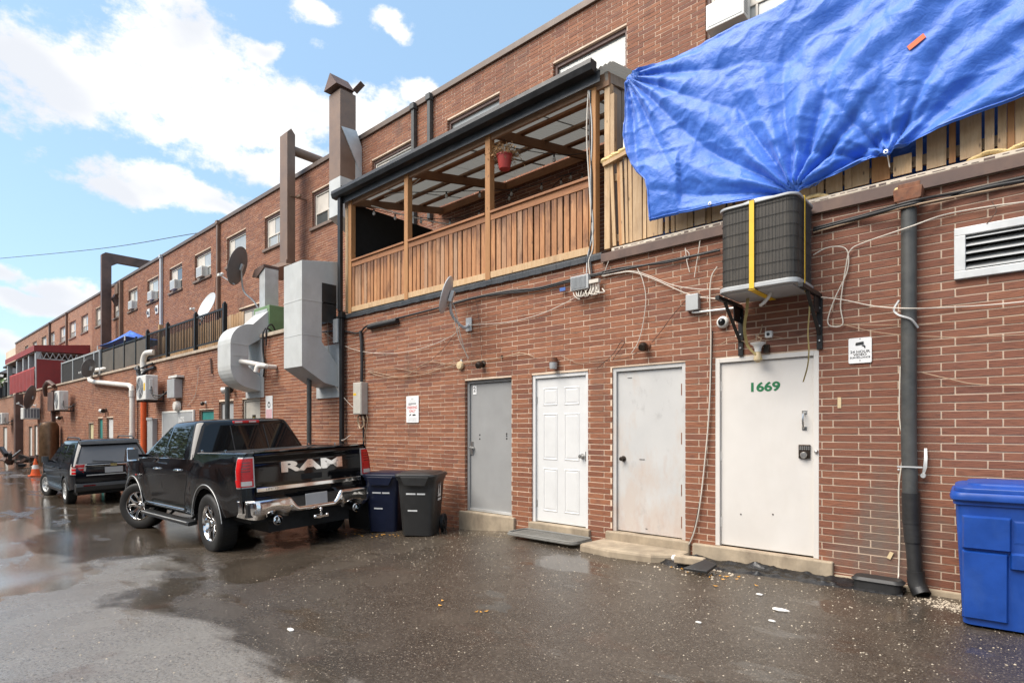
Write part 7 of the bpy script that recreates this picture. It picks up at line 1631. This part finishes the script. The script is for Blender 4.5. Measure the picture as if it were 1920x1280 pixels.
cable([(862,615),(820,665),(780,690),(735,692)], .005, 'cable_r', 'dark brown wire slanting down left of the light grey dish')
cable([(892,560),(898,600),(902,650),(904,672)], .004, 'cable_r', 'dark wire dropping to the lamp above the grey door')
cable([(1287,562),(1262,590),(1240,620),(1222,642)], .005, 'cable_r', 'dark wire slanting from the junction box to the rusty lamp')
cable([(1205,655),(1180,668),(1150,674),(1170,645),(1165,640),(1148,665),(1120,690)], .005, 'cable_r', 'dark wire kinking from the rusty lamp toward the white door')
cable([(1050,666),(1072,676),(1086,680),(1130,674),(1180,664)], .004, 'cable_t', 'thin tan wire beside the lamp over the white six-panel door')
bundle([([(1103,170,-.02),(1100,250,-.02),(1104,330,-.02),(1108,400,-.02),(1112,460,-.02),(1104,490,-.03),(1106,515)], .009, 'cable_w'), ([(1107,170,-.02),(1106,260,-.02),(1110,340,-.02),(1109,420,-.02),(1106,470,-.02),(1110,515)], .011, 'cable_b'), ([(1105,170,-.02),(1110,250,-.02),(1107,350,-.02),(1112,430,-.02),(1102,480,-.02),(1100,512)], .009, 'boxgrey')], 'grey and white cables hanging down the near balcony post')
cable([(1153,468,-.04),(1145,480,-.04),(1138,498,-.04),(1133,512)], .007, 'cable_w', 'short white cable beside the near end of the balcony')
cable([(612,500),(614,600),(620,700),(645,745),(680,780)], .006, 'cable_w', 'thin white wire hanging over the tall grey duct and to the beige cabinet', y=-.06)
bundle([([(1285,465),(1288,490),(1293,510)], .005, 'cable_w'), ([(1313,448),(1310,470),(1305,500),(1302,520)], .005, 'cable_w'), ([(1284,468),(1292,475),(1290,486),(1283,480)], .004, 'cable_w')], 'short loose white cable ends left of the condenser')
cable([(1313,558),(1345,558),(1420,545,-.1)], .006, 'cable_w', 'white cable from the junction box to the condenser')
cable([(1345,648),(1372,636),(1400,640),(1440,630),(1480,634),(1530,622)], .004, 'cable_t', 'thin wire behind the bare bulb lamp')
cable([(405,520),(402,560),(404,600),(408,640)], .01, 'cable_b', 'dark cable on the brown downpipe behind the railing', y=UP-.15)
cable([(372,690),(370,720),(364,745),(352,760)], .008, 'cable_w', 'white cable curving down beside the meter box')
cable([(395,672),(396,685),(397,700)], .03, 'cable_r', 'short dark strap hanging on the wall left of the curved duct')
cable([(1860,378),(1868,395),(1858,410),(1850,420)], .005, 'cable_r', 'dark wire ends above the louvred vent')
